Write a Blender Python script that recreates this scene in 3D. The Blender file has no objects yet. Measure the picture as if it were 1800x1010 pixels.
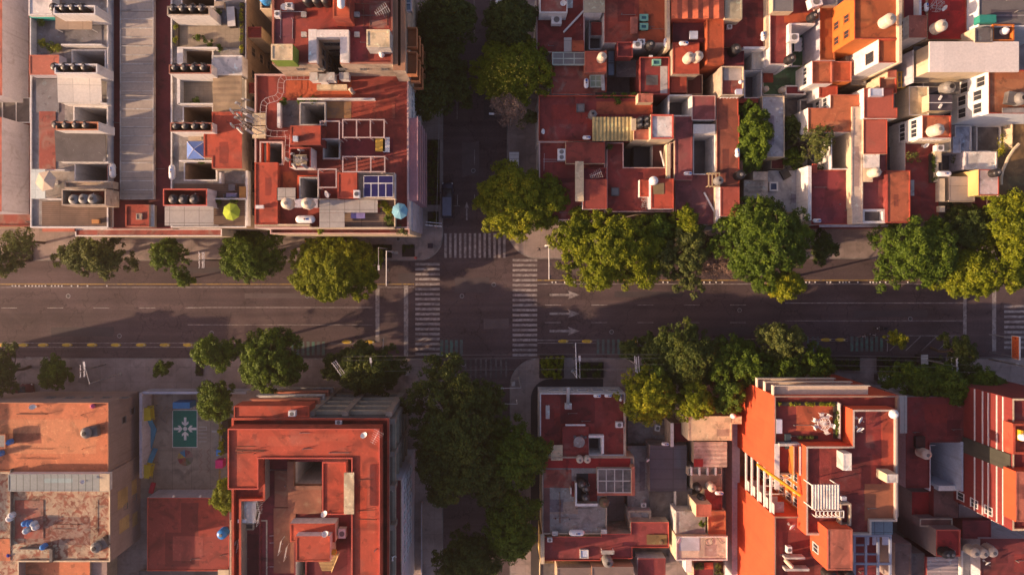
import bpy, math, random
import numpy as np
from mathutils import Vector, Matrix, Euler
rnd = random.Random(7)
SC = bpy.context.scene
# ---------------------------------------------------------------- camera, sky, sun, exposure
NX, NY, FPX, HC, KZ = 870.0, 458.0, 1221.0, 110.0, 1.1
cam_d = bpy.data.cameras.new('camera')
cam = bpy.data.objects.new('camera', cam_d)
SC.collection.objects.link(cam)
SC.camera = cam
cam.location = (0, 0, HC)
cam_d.lens = 36.0 * FPX / 1800.0
cam_d.shift_x = 30 / 1800.0
cam_d.shift_y = -47 / 1800.0
cam_d.clip_start = 1
cam_d.clip_end = 3000
SUN_EL, SUN_AZ = math.radians(16), math.radians(13)      # shadows run right and a little up
to_sun = Vector((-math.cos(SUN_EL) * math.cos(SUN_AZ), -math.cos(SUN_EL) * math.sin(SUN_AZ), math.sin(SUN_EL)))
world = bpy.data.worlds.new("World")
SC.world = world
world.use_nodes = True
wn = world.node_tree.nodes
wl = world.node_tree.links
bg = wn['Background']
sky = wn.new('ShaderNodeTexSky')
sky.sky_type = 'NISHITA'
sky.sun_disc = False
sky.sun_elevation = SUN_EL
sky.sun_rotation = math.atan2(to_sun.x, to_sun.y)
sky.dust_density = 2.5
sky.air_density = 1.0
tint = wn.new('ShaderNodeMix')           # violet dusk sky
tint.data_type = 'RGBA'
tint.blend_type = 'MULTIPLY'
tint.inputs[0].default_value = 1
tint.inputs[7].default_value = (1.05, .915, 1.0, 1)
wl.new(sky.outputs[0], tint.inputs[6])
wl.new(tint.outputs[2], bg.inputs[0])
bg.inputs[1].default_value = 0.09
sd = bpy.data.lights.new('sun', 'SUN')
sd.energy = 5.0
sd.angle = math.radians(0.6)
sd.color = (1.0, 0.675, 0.42)
so = bpy.data.objects.new('sun', sd)
SC.collection.objects.link(so)
so.rotation_euler = (-to_sun).to_track_quat('-Z', 'Y').to_euler()
so.location = to_sun * 200
SC.view_settings.view_transform = 'Standard'
SC.view_settings.look = 'None'
SC.view_settings.exposure = 1.12
SC.view_settings.gamma = 1.0
SC.render.engine = 'CYCLES'
SC.cycles.max_bounces = 5
SC.cycles.diffuse_bounces = 3
SC.cycles.glossy_bounces = 2
SC.cycles.transparent_max_bounces = 4
SC.cycles.volume_bounces = 0
SC.cycles.use_denoising = True
# ---------------------------------------------------------------- measures
def s_(z): return (100.0 - z) / 1110.0
def wx(px, z): return (px - NX) * s_(z)
def wy(py, z): return -(py - NY) * s_(z)
def W(px, py, z): return Vector((wx(px, z), wy(py, z), KZ * z))
def crop(bx, by, k):
    def f(*a):
        return tuple(round((bx if i % 2 == 0 else by) + v / k, 2) for i, v in enumerate(a))
    return f
# ---------------------------------------------------------------- materials
MATS = {}
def M(name, col, rough=.85, var=.14, scale=.35, stain=None, amt=.35, sscale=.5, metal=0, fine=.12, seam=None, seamcol=None, bump=.0, streak=0, cov=.62, along=None, grime=0):
    if name in MATS: return MATS[name]
    if any(k in name for k in ('roof', 'floor', 'slats', 'terrace', 'panel', 'concrete', 'deck', 'sheet', 'plum', 'maroon')) and not grime and not seam: grime = .68
    m = bpy.data.materials.new(name)
    m.use_nodes = True
    n, l = m.node_tree.nodes, m.node_tree.links
    b = n['Principled BSDF']
    b.inputs['Roughness'].default_value = rough
    b.inputs['Metallic'].default_value = metal
    g = n.new('ShaderNodeNewGeometry')
    pos = g.outputs['Position']
    def noise(sc, det=4, dist=0, vec=None):
        t = n.new('ShaderNodeTexNoise')
        t.inputs['Scale'].default_value = sc
        t.inputs['Detail'].default_value = det
        t.inputs['Distortion'].default_value = dist
        l.new(vec or pos, t.inputs['Vector'])
        return t.outputs[0]
    def ramp(src, a, bb):
        r = n.new('ShaderNodeMapRange')
        r.inputs[1].default_value = a
        r.inputs[2].default_value = bb
        l.new(src, r.inputs[0])
        return r.outputs[0]
    def mix(fac, c1, c2, mode='MIX'):
        x = n.new('ShaderNodeMix')
        x.data_type = 'RGBA'
        x.blend_type = mode
        if isinstance(fac, float): x.inputs[0].default_value = fac
        else: l.new(fac, x.inputs[0])
        for s, c in ((x.inputs[6], c1), (x.inputs[7], c2)):
            if isinstance(c, tuple): s.default_value = (*c, 1)
            else: l.new(c, s)
        return x.outputs[2]
    dk = tuple(c * (1 - var * 1.3) for c in col)
    lt = tuple(min(.95, c * (1 + var)) for c in col)
    c = mix(ramp(noise(scale, 5, .6), .3, .7), dk, lt)
    fn = ramp(noise(3.2, 6), .25, .75)
    c = mix(fn, c, mix(fine, c, (1, 1, 1)) if False else c)
    f2 = mix(fn, (1 - fine,) * 3, (1 + fine * .6,) * 3)
    c = mix(1.0, c, f2, 'MULTIPLY')
    if stain:
        sn = ramp(noise(sscale, 8, 1.2), cov - .07, cov + .07)
        mm = n.new('ShaderNodeMath')
        mm.operation = 'MULTIPLY'
        mm.inputs[1].default_value = amt
        l.new(sn, mm.inputs[0])
        c = mix(mm.outputs[0], c, stain)
    if along:
        mp = n.new('ShaderNodeMapping')
        mp.inputs['Scale'].default_value = along
        l.new(pos, mp.inputs['Vector'])
        c = mix(ramp(noise(1.0, 6, .3, mp.outputs[0]), .3, .7), mix(1.0, c, (.60, .60, .62), 'MULTIPLY'), c)
        cr_ = n.new('ShaderNodeTexVoronoi')
        cr_.feature = 'DISTANCE_TO_EDGE'
        cr_.inputs['Scale'].default_value = .16
        nv = n.new('ShaderNodeVectorMath')
        nv.operation = 'ADD'
        l.new(pos, nv.inputs[0])
        tn = n.new('ShaderNodeTexNoise')
        tn.inputs['Scale'].default_value = .9
        tn.inputs['Detail'].default_value = 6
        l.new(pos, tn.inputs['Vector'])
        sc_ = n.new('ShaderNodeVectorMath')
        sc_.operation = 'SCALE'
        sc_.inputs['Scale'].default_value = 3.0
        l.new(tn.outputs['Color'], sc_.inputs[0])
        l.new(sc_.outputs[0], nv.inputs[1])
        l.new(nv.outputs[0], cr_.inputs['Vector'])
        c = mix(ramp(cr_.outputs[0], 0, .018), mix(1.0, c, (.45, .45, .45), 'MULTIPLY'), c)
    if grime:
        g1_ = ramp(noise(.22, 10, 2.0), .50, .62)
        g2_ = ramp(noise(1.7, 8, .8), .60, .68)
        c = mix(g1_, c, mix(grime, c, (.48, .50, .52), 'MULTIPLY'))
        c = mix(g2_, c, mix(grime * .8, c, (1.35, 1.8, 1.9), 'MULTIPLY'))
        g3_ = ramp(noise(.9, 12, .2), .64, .66)
        c = mix(g3_, c, mix(grime, c, (.5, .5, .5), 'MULTIPLY'))
    if streak:
        mp = n.new('ShaderNodeMapping')
        mp.inputs['Scale'].default_value = (2.2, 2.2, .12)
        l.new(pos, mp.inputs['Vector'])
        st = ramp(noise(1.0, 5, 0, mp.outputs[0]), .52, .75)
        mm = n.new('ShaderNodeMath')
        mm.operation = 'MULTIPLY'
        mm.inputs[1].default_value = streak
        l.new(st, mm.inputs[0])
        c = mix(mm.outputs[0], c, tuple(v * .35 for v in col))
    if seam:
        br = n.new('ShaderNodeTexBrick')
        br.offset = 0
        br.inputs['Scale'].default_value = 1
        br.inputs['Mortar Size'].default_value = seam[2]
        br.inputs['Brick Width'].default_value = seam[0]
        br.inputs['Row Height'].default_value = seam[1]
        br.inputs['Color1'].default_value = (1, 1, 1, 1)
        br.inputs['Color2'].default_value = (.86, .86, .86, 1)
        sc = seamcol or .35
        br.inputs['Mortar'].default_value = (sc, sc, sc, 1)
        l.new(pos, br.inputs['Vector'])
        c = mix(1.0, c, br.outputs[0], 'MULTIPLY')
    l.new(c, b.inputs['Base Color'])
    if bump:
        bp = n.new('ShaderNodeBump')
        bp.inputs['Strength'].default_value = bump
        bp.inputs['Distance'].default_value = .05
        l.new(noise(6, 6), bp.inputs['Height'])
        l.new(bp.outputs[0], b.inputs['Normal'])
    MATS[name] = m
    return m
DIRT = (.16, .12, .10)
maroon = M('maroon_roof_paint', (.235, .034, .029), var=.16, stain=(.22, .11, .09), amt=.45, sscale=.35, bump=.3)
red = M('red_roof_paint', (.33, .052, .028), var=.14, stain=(.30, .15, .10), amt=.4, sscale=.3, bump=.3)
orange = M('orange_roof_paint', (.44, .085, .035), var=.12, stain=(.30, .13, .08), amt=.45, sscale=.3, bump=.3)
oldred = M('faded_red_roof', (.31, .07, .05), var=.2, stain=(.30, .20, .15), amt=.6, sscale=.45, cov=.55, bump=.4)
salmon = M('salmon_roof', (.45, .135, .085), var=.1, stain=(.34, .14, .10), amt=.4, sscale=.3, bump=.2)
peel = M('peeling_red_roof', (.28, .085, .05), var=.2, stain=(.46, .35, .24), amt=.9, sscale=1.1, cov=.48, bump=.5)
orwall = M('bright_orange_wall', (.58, .078, .024), var=.09, fine=.1, streak=.3)
mustard = M('ochre_orange_wall', (.56, .15, .02), var=.07, streak=.2)
redwall = M('dark_red_wall', (.19, .022, .020), var=.12, streak=.35)
white = M('white_wall', (.72, .69, .66), var=.06, streak=.3, stain=DIRT, amt=.25)
cream = M('cream_wall', (.62, .50, .34), var=.08, streak=.3, stain=DIRT, amt=.25)
beige = M('beige_concrete', (.46, .36, .27), var=.12, streak=.3, stain=DIRT, amt=.35)
tanw = M('tan_plaster', (.40, .29, .20), var=.1, streak=.35, stain=DIRT, amt=.3)
grey = M('grey_concrete', (.30, .27, .25), var=.18, stain=(.14, .12, .11), amt=.5, streak=.3, bump=.4)
dgrey = M('dark_concrete', (.13, .115, .11), var=.2, stain=(.25, .22, .2), amt=.4, bump=.4)
lgrey = M('light_grey_roof', (.50, .47, .44), var=.1, stain=(.3, .27, .24), amt=.4)
wroof = M('white_roof', (.76, .70, .64), var=.05, stain=(.42, .36, .3), amt=.3)
croof = M('cream_roof', (.66, .52, .33), var=.07, stain=(.4, .32, .22), amt=.35)
panel = M('grey_panel_roof', (.42, .39, .36), var=.08, seam=(2.0, 1.7, .035), stain=(.25, .22, .2), amt=.3)
wpanel = M('white_panel_roof', (.74, .69, .62), var=.04, seam=(2.2, 3.4, .03), seamcol=.6)
skyl = M('translucent_panel', (.42, .35, .29), rough=.7, var=.16, scale=.12, seam=(30, 2.3, .03), stain=(.22, .2, .2), amt=.4)
slat = M('wooden_slat_roof', (.36, .25, .15), var=.25, seam=(6.0, .35, .05), stain=DIRT)
deck = M('wooden_deck', (.19, .12, .085), var=.25, seam=(4.0, .28, .04), seamcol=.5)
tile = M('pale_terrace_tile', (.33, .27, .20), var=.15, stain=(.2, .16, .13), amt=.4, seam=(.6, .6, .02), seamcol=.7)
bluetile = M('grey_terrace_tile', (.20, .19, .20), var=.15, stain=(.12, .11, .11), amt=.4)
greenf = M('green_painted_floor', (.085, .17, .07), var=.15, stain=DIRT)
lav = M('lavender_wall', (.50, .47, .52), var=.06, streak=.35, stain=DIRT, amt=.3)
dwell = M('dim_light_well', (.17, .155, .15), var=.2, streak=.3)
glass = M('window_glass', (.035, .04, .05), rough=.12, var=.1)
bglass = M('bluish_glass', (.16, .22, .27), rough=.12, var=.15, seam=(1.2, 3, .04))
frame_w = M('white_frame', (.72, .70, .68), rough=.5, var=.04)
frame_d = M('dark_frame', (.06, .05, .05), rough=.5)
metal = M('galvanised_metal', (.48, .47, .47), rough=.45, metal=.5, var=.12)
rust = M('rusty_metal', (.22, .10, .06), rough=.8, var=.2)
ymet = M('yellow_metal', (.70, .38, .02), rough=.5, var=.1)
black = M('black_plastic', (.018, .016, .017), rough=.42, var=.2)
bplas = M('beige_plastic', (.66, .55, .42), rough=.5, var=.05)
gplas = M('grey_plastic', (.20, .19, .18), rough=.5, var=.1)
blue = M('blue_plastic', (.02, .22, .62), rough=.4, var=.1)
gasw = M('white_enamel', (.82, .80, .78), rough=.35, var=.03)
mark = M('blue_marking', (.03, .12, .40), rough=.5)
asph = M('asphalt', (.112, .076, .078), rough=.9, var=.2, scale=.16, fine=.22, stain=(.125, .090, .086), amt=.6, sscale=.14, bump=.3, along=(.035, .9, 1))
pave = M('pavement_concrete', (.33, .26, .235), rough=.9, var=.18, seam=(2.4, 2.4, .03), seamcol=.72, stain=(.11, .095, .09), amt=.5, bump=.2)
kerbm = M('kerb_concrete', (.26, .23, .21), rough=.9, var=.15)
gray_ground = M('city_ground', (.14, .12, .11), var=.2, scale=.05)
paintw = M('worn_white_paint', (.34, .30, .285), rough=.8, var=.18, scale=.7, stain=(.12, .095, .095), amt=.6, sscale=1.3, cov=.52)
painty = M('worn_yellow_paint', (.42, .27, .06), rough=.8, var=.15, stain=(.13, .12, .12), amt=.7, sscale=1.2, cov=.56)
paintg = M('worn_green_paint', (.08, .19, .15), rough=.8, var=.18, stain=(.10, .10, .10), amt=.85, sscale=1.0, cov=.47)
soil = M('planter_soil', (.035, .025, .018), var=.3)
bark = M('bark', (.12, .085, .06), var=.3, scale=2)
paleb = M('pale_bark', (.30, .20, .15), var=.2, scale=2)
lawn = M('lawn', (.05, .09, .02), var=.3, scale=1)
# ---------------------------------------------------------------- mesh helpers
ORG = {}
class MB:
    def __init__(s): s.v, s.f, s.m = [], [], []
    def add(s, vs, fs, mi=0, T=None):
        o = len(s.v)
        s.v += [tuple(T @ Vector(p)) if T else tuple(p) for p in vs]
        s.f += [tuple(i + o for i in f) for f in fs]
        s.m += [mi] * len(fs)
    def quad(s, a, b, c, d, mi=0): s.add([a, b, c, d], [(0, 1, 2, 3)], mi)
    def box(s, x0, y0, z0, x1, y1, z1, mi=0, T=None):
        if x0 > x1: x0, x1 = x1, x0
        if y0 > y1: y0, y1 = y1, y0
        s.add([(x0, y0, z0), (x1, y0, z0), (x1, y1, z0), (x0, y1, z0), (x0, y0, z1), (x1, y0, z1), (x1, y1, z1), (x0, y1, z1)],
              [(3, 2, 1, 0), (4, 5, 6, 7), (0, 1, 5, 4), (1, 2, 6, 5), (2, 3, 7, 6), (3, 0, 4, 7)], mi, T)
    def lathe(s, prof, n=14, mi=0, T=None):
        vs, fs = [], []
        k = len(prof)
        for i in range(n):
            a = 2 * math.pi * i / n
            for r, z in prof: vs.append((r * math.cos(a), r * math.sin(a), z))
        for i in range(n):
            j = (i + 1) % n
            for q in range(k - 1): fs.append((i * k + q, j * k + q, j * k + q + 1, i * k + q + 1))
        s.add(vs, fs, mi, T)
    def tube(s, p, q, r, r2=None, n=6, mi=0):
        p, q = Vector(p), Vector(q)
        d = q - p
        L = d.length
        if L < 1e-5: return
        T = Matrix.Translation(p) @ d.to_track_quat('Z', 'Y').to_matrix().to_4x4()
        r2 = r if r2 is None else r2
        s.lathe([(0, 0), (r, 0), (r2, L), (0, L)], n, mi, T)
    def path(s, pts, r, n=6, mi=0):
        for a, b in zip(pts, pts[1:]): s.tube(a, b, r, None, n, mi)
def part(name, mb, mats, parent=None, org=None, smooth=False):
    me = bpy.data.meshes.new(name)
    if org is None: org = ORG.get(parent.name, Vector()) if parent else Vector()
    vs = [(x - org[0], y - org[1], z - org[2]) for x, y, z in mb.v]
    me.from_pydata(vs, [], mb.f)
    if not isinstance(mats, (list, tuple)): mats = [mats]
    for m in mats: me.materials.append(m)
    if len(mats) > 1: me.polygons.foreach_set('material_index', mb.m)
    if smooth: me.polygons.foreach_set('use_smooth', [True] * len(me.polygons))
    me.update()
    o = bpy.data.objects.new(name, me)
    SC.collection.objects.link(o)
    if parent:
        o.parent = parent
        ORG[o.name] = org
    return o
def tag(o, label, cat, group=None, kind=None):
    if label: o['label'] = label
    if cat: o['category'] = cat
    if group: o['group'] = group
    if kind: o['kind'] = kind
    return o
def struct(name, mb, mats):
    o = part(name, mb, mats)
    o['kind'] = 'structure'
    return o
def empty(name, loc=(0, 0, 0)):
    o = bpy.data.objects.new(name, None)
    SC.collection.objects.link(o)
    o.location = loc
    o.empty_display_size = .3
    ORG[o.name] = Vector(loc)
    return o
KIDS = {}
def kids(o):
    return [c for c in o.children]
def copy_tree(o, parent=None):
    c = o.copy()
    SC.collection.objects.link(c)
    c.parent = parent
    for ch in list(o.children): copy_tree(ch, c)
    return c
PROTO = {}
USED = set()
def put(key, build, label, cat, px, py, z, rot=0, sc=1, group=None, off=0):
    """one thing: built the first time, copied with its parts afterwards"""
    loc = W(px, py, z)
    loc.z += off
    if key not in PROTO:
        if build is None: raise ValueError(key)
        root = empty(key[0])
        ORG[root.name] = Vector()
        build(root)
        PROTO[key] = root
    else:
        root = copy_tree(PROTO[key])
    root.location = loc
    root.rotation_euler = (0, 0, math.radians(rot))
    root.scale = (sc, sc, sc) if not isinstance(sc, tuple) else sc
    tag(root, label, cat, group)
    return root
def wr(r, z):
    x0, x1 = sorted((wx(r[0], z), wx(r[2], z)))
    y0, y1 = sorted((wy(r[1], z), wy(r[3], z)))
    return (x0, y0, x1, y1)
def house(label, px, py, cat='house', name=None):
    o = empty(name or cat.replace(' ', '_'), (wx(px, 5), wy(py, 5), 0))
    tag(o, label, cat)
    return o
PZ = [0]
prnd = random.Random(21)
BASECOL = {}
def patchmat(m):
    k = prnd.randrange(3)
    nm = m.name + ('_faded', '_dark', '_fresh')[k]
    if nm in MATS: return MATS[nm]
    q = m.copy()
    q.name = nm
    for nd in q.node_tree.nodes:
        if nd.type == 'BSDF_PRINCIPLED':
            lk = nd.inputs['Base Color'].links[0]
            src = lk.from_socket
            x = q.node_tree.nodes.new('ShaderNodeMix')
            x.data_type = 'RGBA'
            x.blend_type = 'MULTIPLY'
            x.inputs[0].default_value = 1
            x.inputs[7].default_value = ((1.05, 1.25, 1.3, 1), (.62, .56, .64, 1), (1.2, 1.0, .85, 1))[k]
            q.node_tree.links.new(src, x.inputs[6])
            q.node_tree.links.new(x.outputs[2], nd.inputs['Base Color'])
    MATS[nm] = q
    return q
def blk(par, rects, z, z0, roof, wall, ph=.5, t=.2, holes=(), hz=None, hmat=None, cap=None, sub=None, inner=None, rn='roof', wn='wall'):
    if not isinstance(rects, list): rects = [rects]
    R = [wr(r, z) for r in rects]
    Hs = [wr(r, z) for r in holes]
    zt, zb = KZ * z, KZ * z0
    E = R + Hs
    def inH(x, y): return any(a < x < c and b < y < d for a, b, c, d in Hs)
    def inS(x, y): return any(a < x < c and b < y < d for a, b, c, d in R) and not inH(x, y)
    xs, ys = set(), set()
    for a, b, c, d in E:
        for q in (a, c):
            xs.update((q, q - t, q + t) if ph else (q,))
        for q in (b, d):
            ys.update((q, q - t, q + t) if ph else (q,))
    def clean(s):
        o = []
        for q in sorted(s):
            if not o or q - o[-1] > 1e-4: o.append(q)
        return o
    xs, ys = clean(xs), clean(ys)
    nx, ny = len(xs) - 1, len(ys) - 1
    cl = {}
    for i in range(nx):
        for j in range(ny):
            x, y = (xs[i] + xs[i + 1]) / 2, (ys[j] + ys[j + 1]) / 2
            if not inS(x, y):
                cl[i, j] = ('H', hz * KZ) if (hz is not None and inH(x, y)) else ('O', None)
            elif ph and not all(inS(x + dx, y + dy) for dx in (-t, 0, t) for dy in (-t, 0, t)):
                cl[i, j] = ('P', zt)
            else: cl[i, j] = ('R', zt - ph)
    wm, rm, pm, fm = MB(), MB(), MB(), MB()
    for (i, j), (k, h) in cl.items():
        a, c, b, d = xs[i], xs[i + 1], ys[j], ys[j + 1]
        if h is not None:
            {'H': fm, 'P': pm, 'R': rm}[k].quad((a, b, h), (c, b, h), (c, d, h), (a, d, h))
        for di, dj, e in ((1, 0, ((c, b), (c, d))), (-1, 0, ((a, d), (a, b))), (0, 1, ((c, d), (a, d))), (0, -1, ((a, b), (c, b)))):
            k2, h2 = cl.get((i + di, j + dj), ('O', None))
            if k in 'HO': continue
            lo = zb if h2 is None else h2
            if h > lo + 1e-6:
                (p, q) = e
                tgt = pm if (k == 'P' and k2 == 'R') else wm
                tgt.quad((p[0], p[1], lo), (q[0], q[1], lo), (q[0], q[1], h), (p[0], p[1], h))
    def wear(owner):
        if roof.name.split('_')[0] in ('black', 'dim') or not rm.f: return
        hot = roof.diffuse_color[0]
        for a, b, c, d in R:
            ar = (c - a) * (d - b)
            if ar < 22: continue
            for _ in range(min(4, 1 + int(ar / 45))):
                w_, h_ = prnd.uniform(.18, .5) * (c - a), prnd.uniform(.18, .5) * (d - b)
                x_, y_ = prnd.uniform(a + t + .1, c - t - .1 - w_), prnd.uniform(b + t + .1, d - t - .1 - h_)
                ok = all(inS(x_ + u * w_, y_ + v * h_) for u in (0, .5, 1) for v in (0, .5, 1)) and not any(x_ < q[2] and x_ + w_ > q[0] and y_ < q[3] and y_ + h_ > q[1] for q in Hs)
                if not ok: continue
                PZ[0] += 1
                z_ = zt - ph + .004 + .0013 * (PZ[0] % 7)
                mb_ = MB()
                n_ = 4
                mb_.add([(x_, y_, z_), (x_ + w_ * .5, y_ + prnd.uniform(-.1, .1), z_), (x_ + w_, y_, z_), (x_ + w_ + prnd.uniform(-.15, .15), y_ + h_ * .6, z_), (x_ + w_, y_ + h_, z_), (x_ + w_ * .4, y_ + h_ + prnd.uniform(-.15, .1), z_), (x_, y_ + h_, z_)], [(0, 1, 2, 3, 4, 5, 6)])
                part('repaint_patch', mb_, patchmat(roof), owner)
            if ar > 45 and prnd.random() < .7:
                pr_ = random.Random(PZ[0])
                q_ = MB()
                for _ in range(3):
                    x_, y_ = pr_.uniform(a + .5, c - .5), pr_.uniform(b + .5, d - .5)
                    if not inS(x_, y_): continue
                    q_.tube((x_, y_, zt - ph), (x_, y_, zt - ph + pr_.uniform(.25, .7)), .06)
                    L_ = pr_.uniform(.5, 3)
                    if inS(x_ + L_, y_): q_.tube((x_, y_, zt - ph + .08), (x_ + L_, y_, zt - ph + .08), .035)
                if q_.f: part('vent_pipe', q_, gplas, owner)
    if sub:
        w = part(sub, wm, wall, par)
        wear(w) if False else None
        if rm.f:
            ro = part(rn, rm, roof, w)
        wear(w)
        if pm.f: part('parapet', pm, cap or roof, w)
        if fm.f: part('courtyard', fm, hmat or grey, w)
        return w
    w = part(wn, wm, wall, par)
    if rm.f: part(rn, rm, roof, par)
    wear(par)
    if pm.f: part('parapet', pm, cap or roof, par)
    if fm.f: part('courtyard', fm, hmat or grey, par)
    return w
def corr(par, r, z, axis='x', mat=None, name='corrugated_roof', pitch=.55, amp=.10, tilt=(0, 0), t=.06, body=None, bz=None):
    """ridged sheet: ridges repeat along axis; tilt lifts the far edges"""
    x0, y0, x1, y1 = wr(r, z)
    zt = KZ * z
    L = (x1 - x0) if axis == 'x' else (y1 - y0)
    n = max(4, int(L / pitch) * 2)
    mb = MB()
    def zz(u, v): return zt + tilt[0] * u + tilt[1] * v
    for i in range(n):
        a, b = i / n, (i + 1) / n
        ha, hb = (amp if i % 2 else 0), (0 if i % 2 else amp)
        if axis == 'x':
            P = [(x0 + (x1 - x0) * a, y0, zz(a, 0) + ha), (x0 + (x1 - x0) * b, y0, zz(b, 0) + hb), (x0 + (x1 - x0) * b, y1, zz(b, 1) + hb), (x0 + (x1 - x0) * a, y1, zz(a, 1) + ha)]
        else:
            P = [(x0, y0 + (y1 - y0) * a, zz(0, a) + ha), (x1, y0 + (y1 - y0) * a, zz(1, a) + ha), (x1, y0 + (y1 - y0) * b, zz(1, b) + hb), (x0, y0 + (y1 - y0) * b, zz(0, b) + hb)]
        mb.quad(*P)
    A = [(x0, y0, zz(0, 0) - t), (x1, y0, zz(1, 0) - t), (x1, y1, zz(1, 1) - t), (x0, y1, zz(0, 1) - t)]
    B = [(x0, y0, zz(0, 0) - .002), (x1, y0, zz(1, 0) - .002), (x1, y1, zz(1, 1) - .002), (x0, y1, zz(0, 1) - .002)]
    mb.add(A + B, [(3, 2, 1, 0), (0, 1, 5, 4), (1, 2, 6, 5), (2, 3, 7, 6), (3, 0, 4, 7)])
    o = part(name, mb, mat, par)
    if body is not None:
        m2 = MB()
        m2.box(x0 + .25, y0 + .25, KZ * bz, x1 - .25, y1 - .25, zt - t - .02)
        part('wall', m2, body, par)
    return o
def slab(par, r, z, t, mat, name='slab', tilt=(0, 0), z0=None):
    x0, y0, x1, y1 = wr(r, z)
    zt = KZ * z
    mb = MB()
    T4 = [(x0, y0, zt), (x1, y0, zt + tilt[0]), (x1, y1, zt + tilt[0] + tilt[1]), (x0, y1, zt + tilt[1])]
    mb.add([(a, b, c - t) for a, b, c in T4] + T4, [(3, 2, 1, 0), (4, 5, 6, 7), (0, 1, 5, 4), (1, 2, 6, 5), (2, 3, 7, 6), (3, 0, 4, 7)])
    return part(name, mb, mat, par)
def posts(par, r, z, z0, mat, w=.12, name='post'):
    x0, y0, x1, y1 = wr(r, z)
    for x, y in ((x0, y0), (x1, y0), (x1, y1), (x0, y1)):
        x, y = x + (w if x == x0 else -w), y + (w if y == y0 else -w)
        mb = MB()
        mb.box(x - w / 2, y - w / 2, KZ * z0, x + w / 2, y + w / 2, KZ * z - .05)
        part(name, mb, mat, par)
def wins(par, side, pos, z, a0, a1, n, zs, w=1.2, h=1.3, fm=None, gm=None, name='window', bars=True):
    """windows on a wall that faces side; pos = pixel of the wall at height z; a0..a1 pixel range along it"""
    fm, gm = fm or frame_w, gm or glass
    c0 = wx(pos, z) if side in 'EW' else wy(pos, z)
    f = (lambda p: wy(p, z)) if side in 'EW' else (lambda p: wx(p, z))
    A, B = f(a0), f(a1)
    o = 1 if side in 'EN' else -1
    for zc in zs:
        for i in range(n):
            u = A + (B - A) * (i + .5) / n
            zc_ = zc * KZ
            m, g = MB(), MB()
            def bx(mbb, ua, ub, za, zb, d0, d1):
                if side in 'EW': mbb.box(c0 + o * d0, ua, za, c0 + o * d1, ub, zb)
                else: mbb.box(ua, c0 + o * d0, za, ub, c0 + o * d1, zb)
            q = .09
            bx(m, u - w / 2 - q, u + w / 2 + q, zc_ + h / 2, zc_ + h / 2 + q, .003, .09)
            bx(m, u - w / 2 - q - .05, u + w / 2 + q + .05, zc_ - h / 2 - q, zc_ - h / 2, .003, .15)
            bx(m, u - w / 2 - q, u - w / 2, zc_ - h / 2, zc_ + h / 2, .003, .085)
            bx(m, u + w / 2, u + w / 2 + q, zc_ - h / 2, zc_ + h / 2, .003, .085)
            if bars:
                bx(m, u - .025, u + .025, zc_ - h / 2, zc_ + h / 2, .003, .07)
            bx(g, u - w / 2, u + w / 2, zc_ - h / 2, zc_ + h / 2, .002, .03)
            fo = part(name, m, fm, par)
            part('pane', g, gm, fo)
def pipes(par, r, z, n=3, mat=None):
    """conduits and vent stubs lying on a roof"""
    x0, y0, x1, y1 = wr(r, z)
    zt = KZ * z + .06
    mb = MB()
    for i in range(n):
        x, y = rnd.uniform(x0, x1), rnd.uniform(y0, y1)
        if rnd.random() < .5:
            a, b = (x0 + .3, y, zt), (min(x1 - .2, x0 + .3 + rnd.uniform(2, 7)), y + rnd.uniform(-.1, .1), zt)
        else:
            a, b = (x, y0 + .3, zt), (x + rnd.uniform(-.1, .1), min(y1 - .2, y0 + .3 + rnd.uniform(2, 6)), zt)
        mb.tube(a, b, .035)
        mb.tube((x, y, zt - .1), (x, y, zt + rnd.uniform(.2, .6)), .05)
    return part('conduit', mb, mat or rnd.choice([gplas, metal, rust]), par)
# ---------------------------------------------------------------- things that repeat
def b_tank(body, lid, r=.62, h=1.35, legs=0):
    def f(root):
        mb = MB()
        pr = [(0, legs), (r, legs), (r, legs + .05)]
        k = 4
        for i in range(k):
            z0 = legs + .05 + (h - .1) * i / k
            z1 = legs + .05 + (h - .1) * (i + 1) / k
            pr += [(r, z0 + .02), (r * .96, z0 + .07), (r * .96, z1 - .07), (r, z1 - .02)]
        zt = legs + h
        pr += [(r, zt), (r * .85, zt + .16), (r * .5, zt + .3), (r * .34, zt + .33), (0, zt + .33)]
        mb.lathe(pr, 18)
        part('barrel', mb, body, root, smooth=False)
        m2 = MB()
        m2.lathe([(r * .33, zt + .33), (r * .33, zt + .42), (r * .28, zt + .45), (0, zt + .45)], 12)
        part('lid', m2, lid, root)
        m3 = MB()
        m3.path([(r * .9, 0, zt + .05), (r * 1.15, 0, zt), (r * 1.15, 0, 0)], .03)
        part('pipe', m3, metal, root)
        if legs:
            m4 = MB()
            for a in range(4):
                x, y = r * .75 * math.cos(a * 1.57 + .78), r * .75 * math.sin(a * 1.57 + .78)
                m4.tube((x, y, 0), (x, y, legs), .04)
            m4.box(-r * .8, -r * .8, legs - .06, r * .8, r * .8, legs)
            part('stand', m4, rust, root)
    return f
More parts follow.
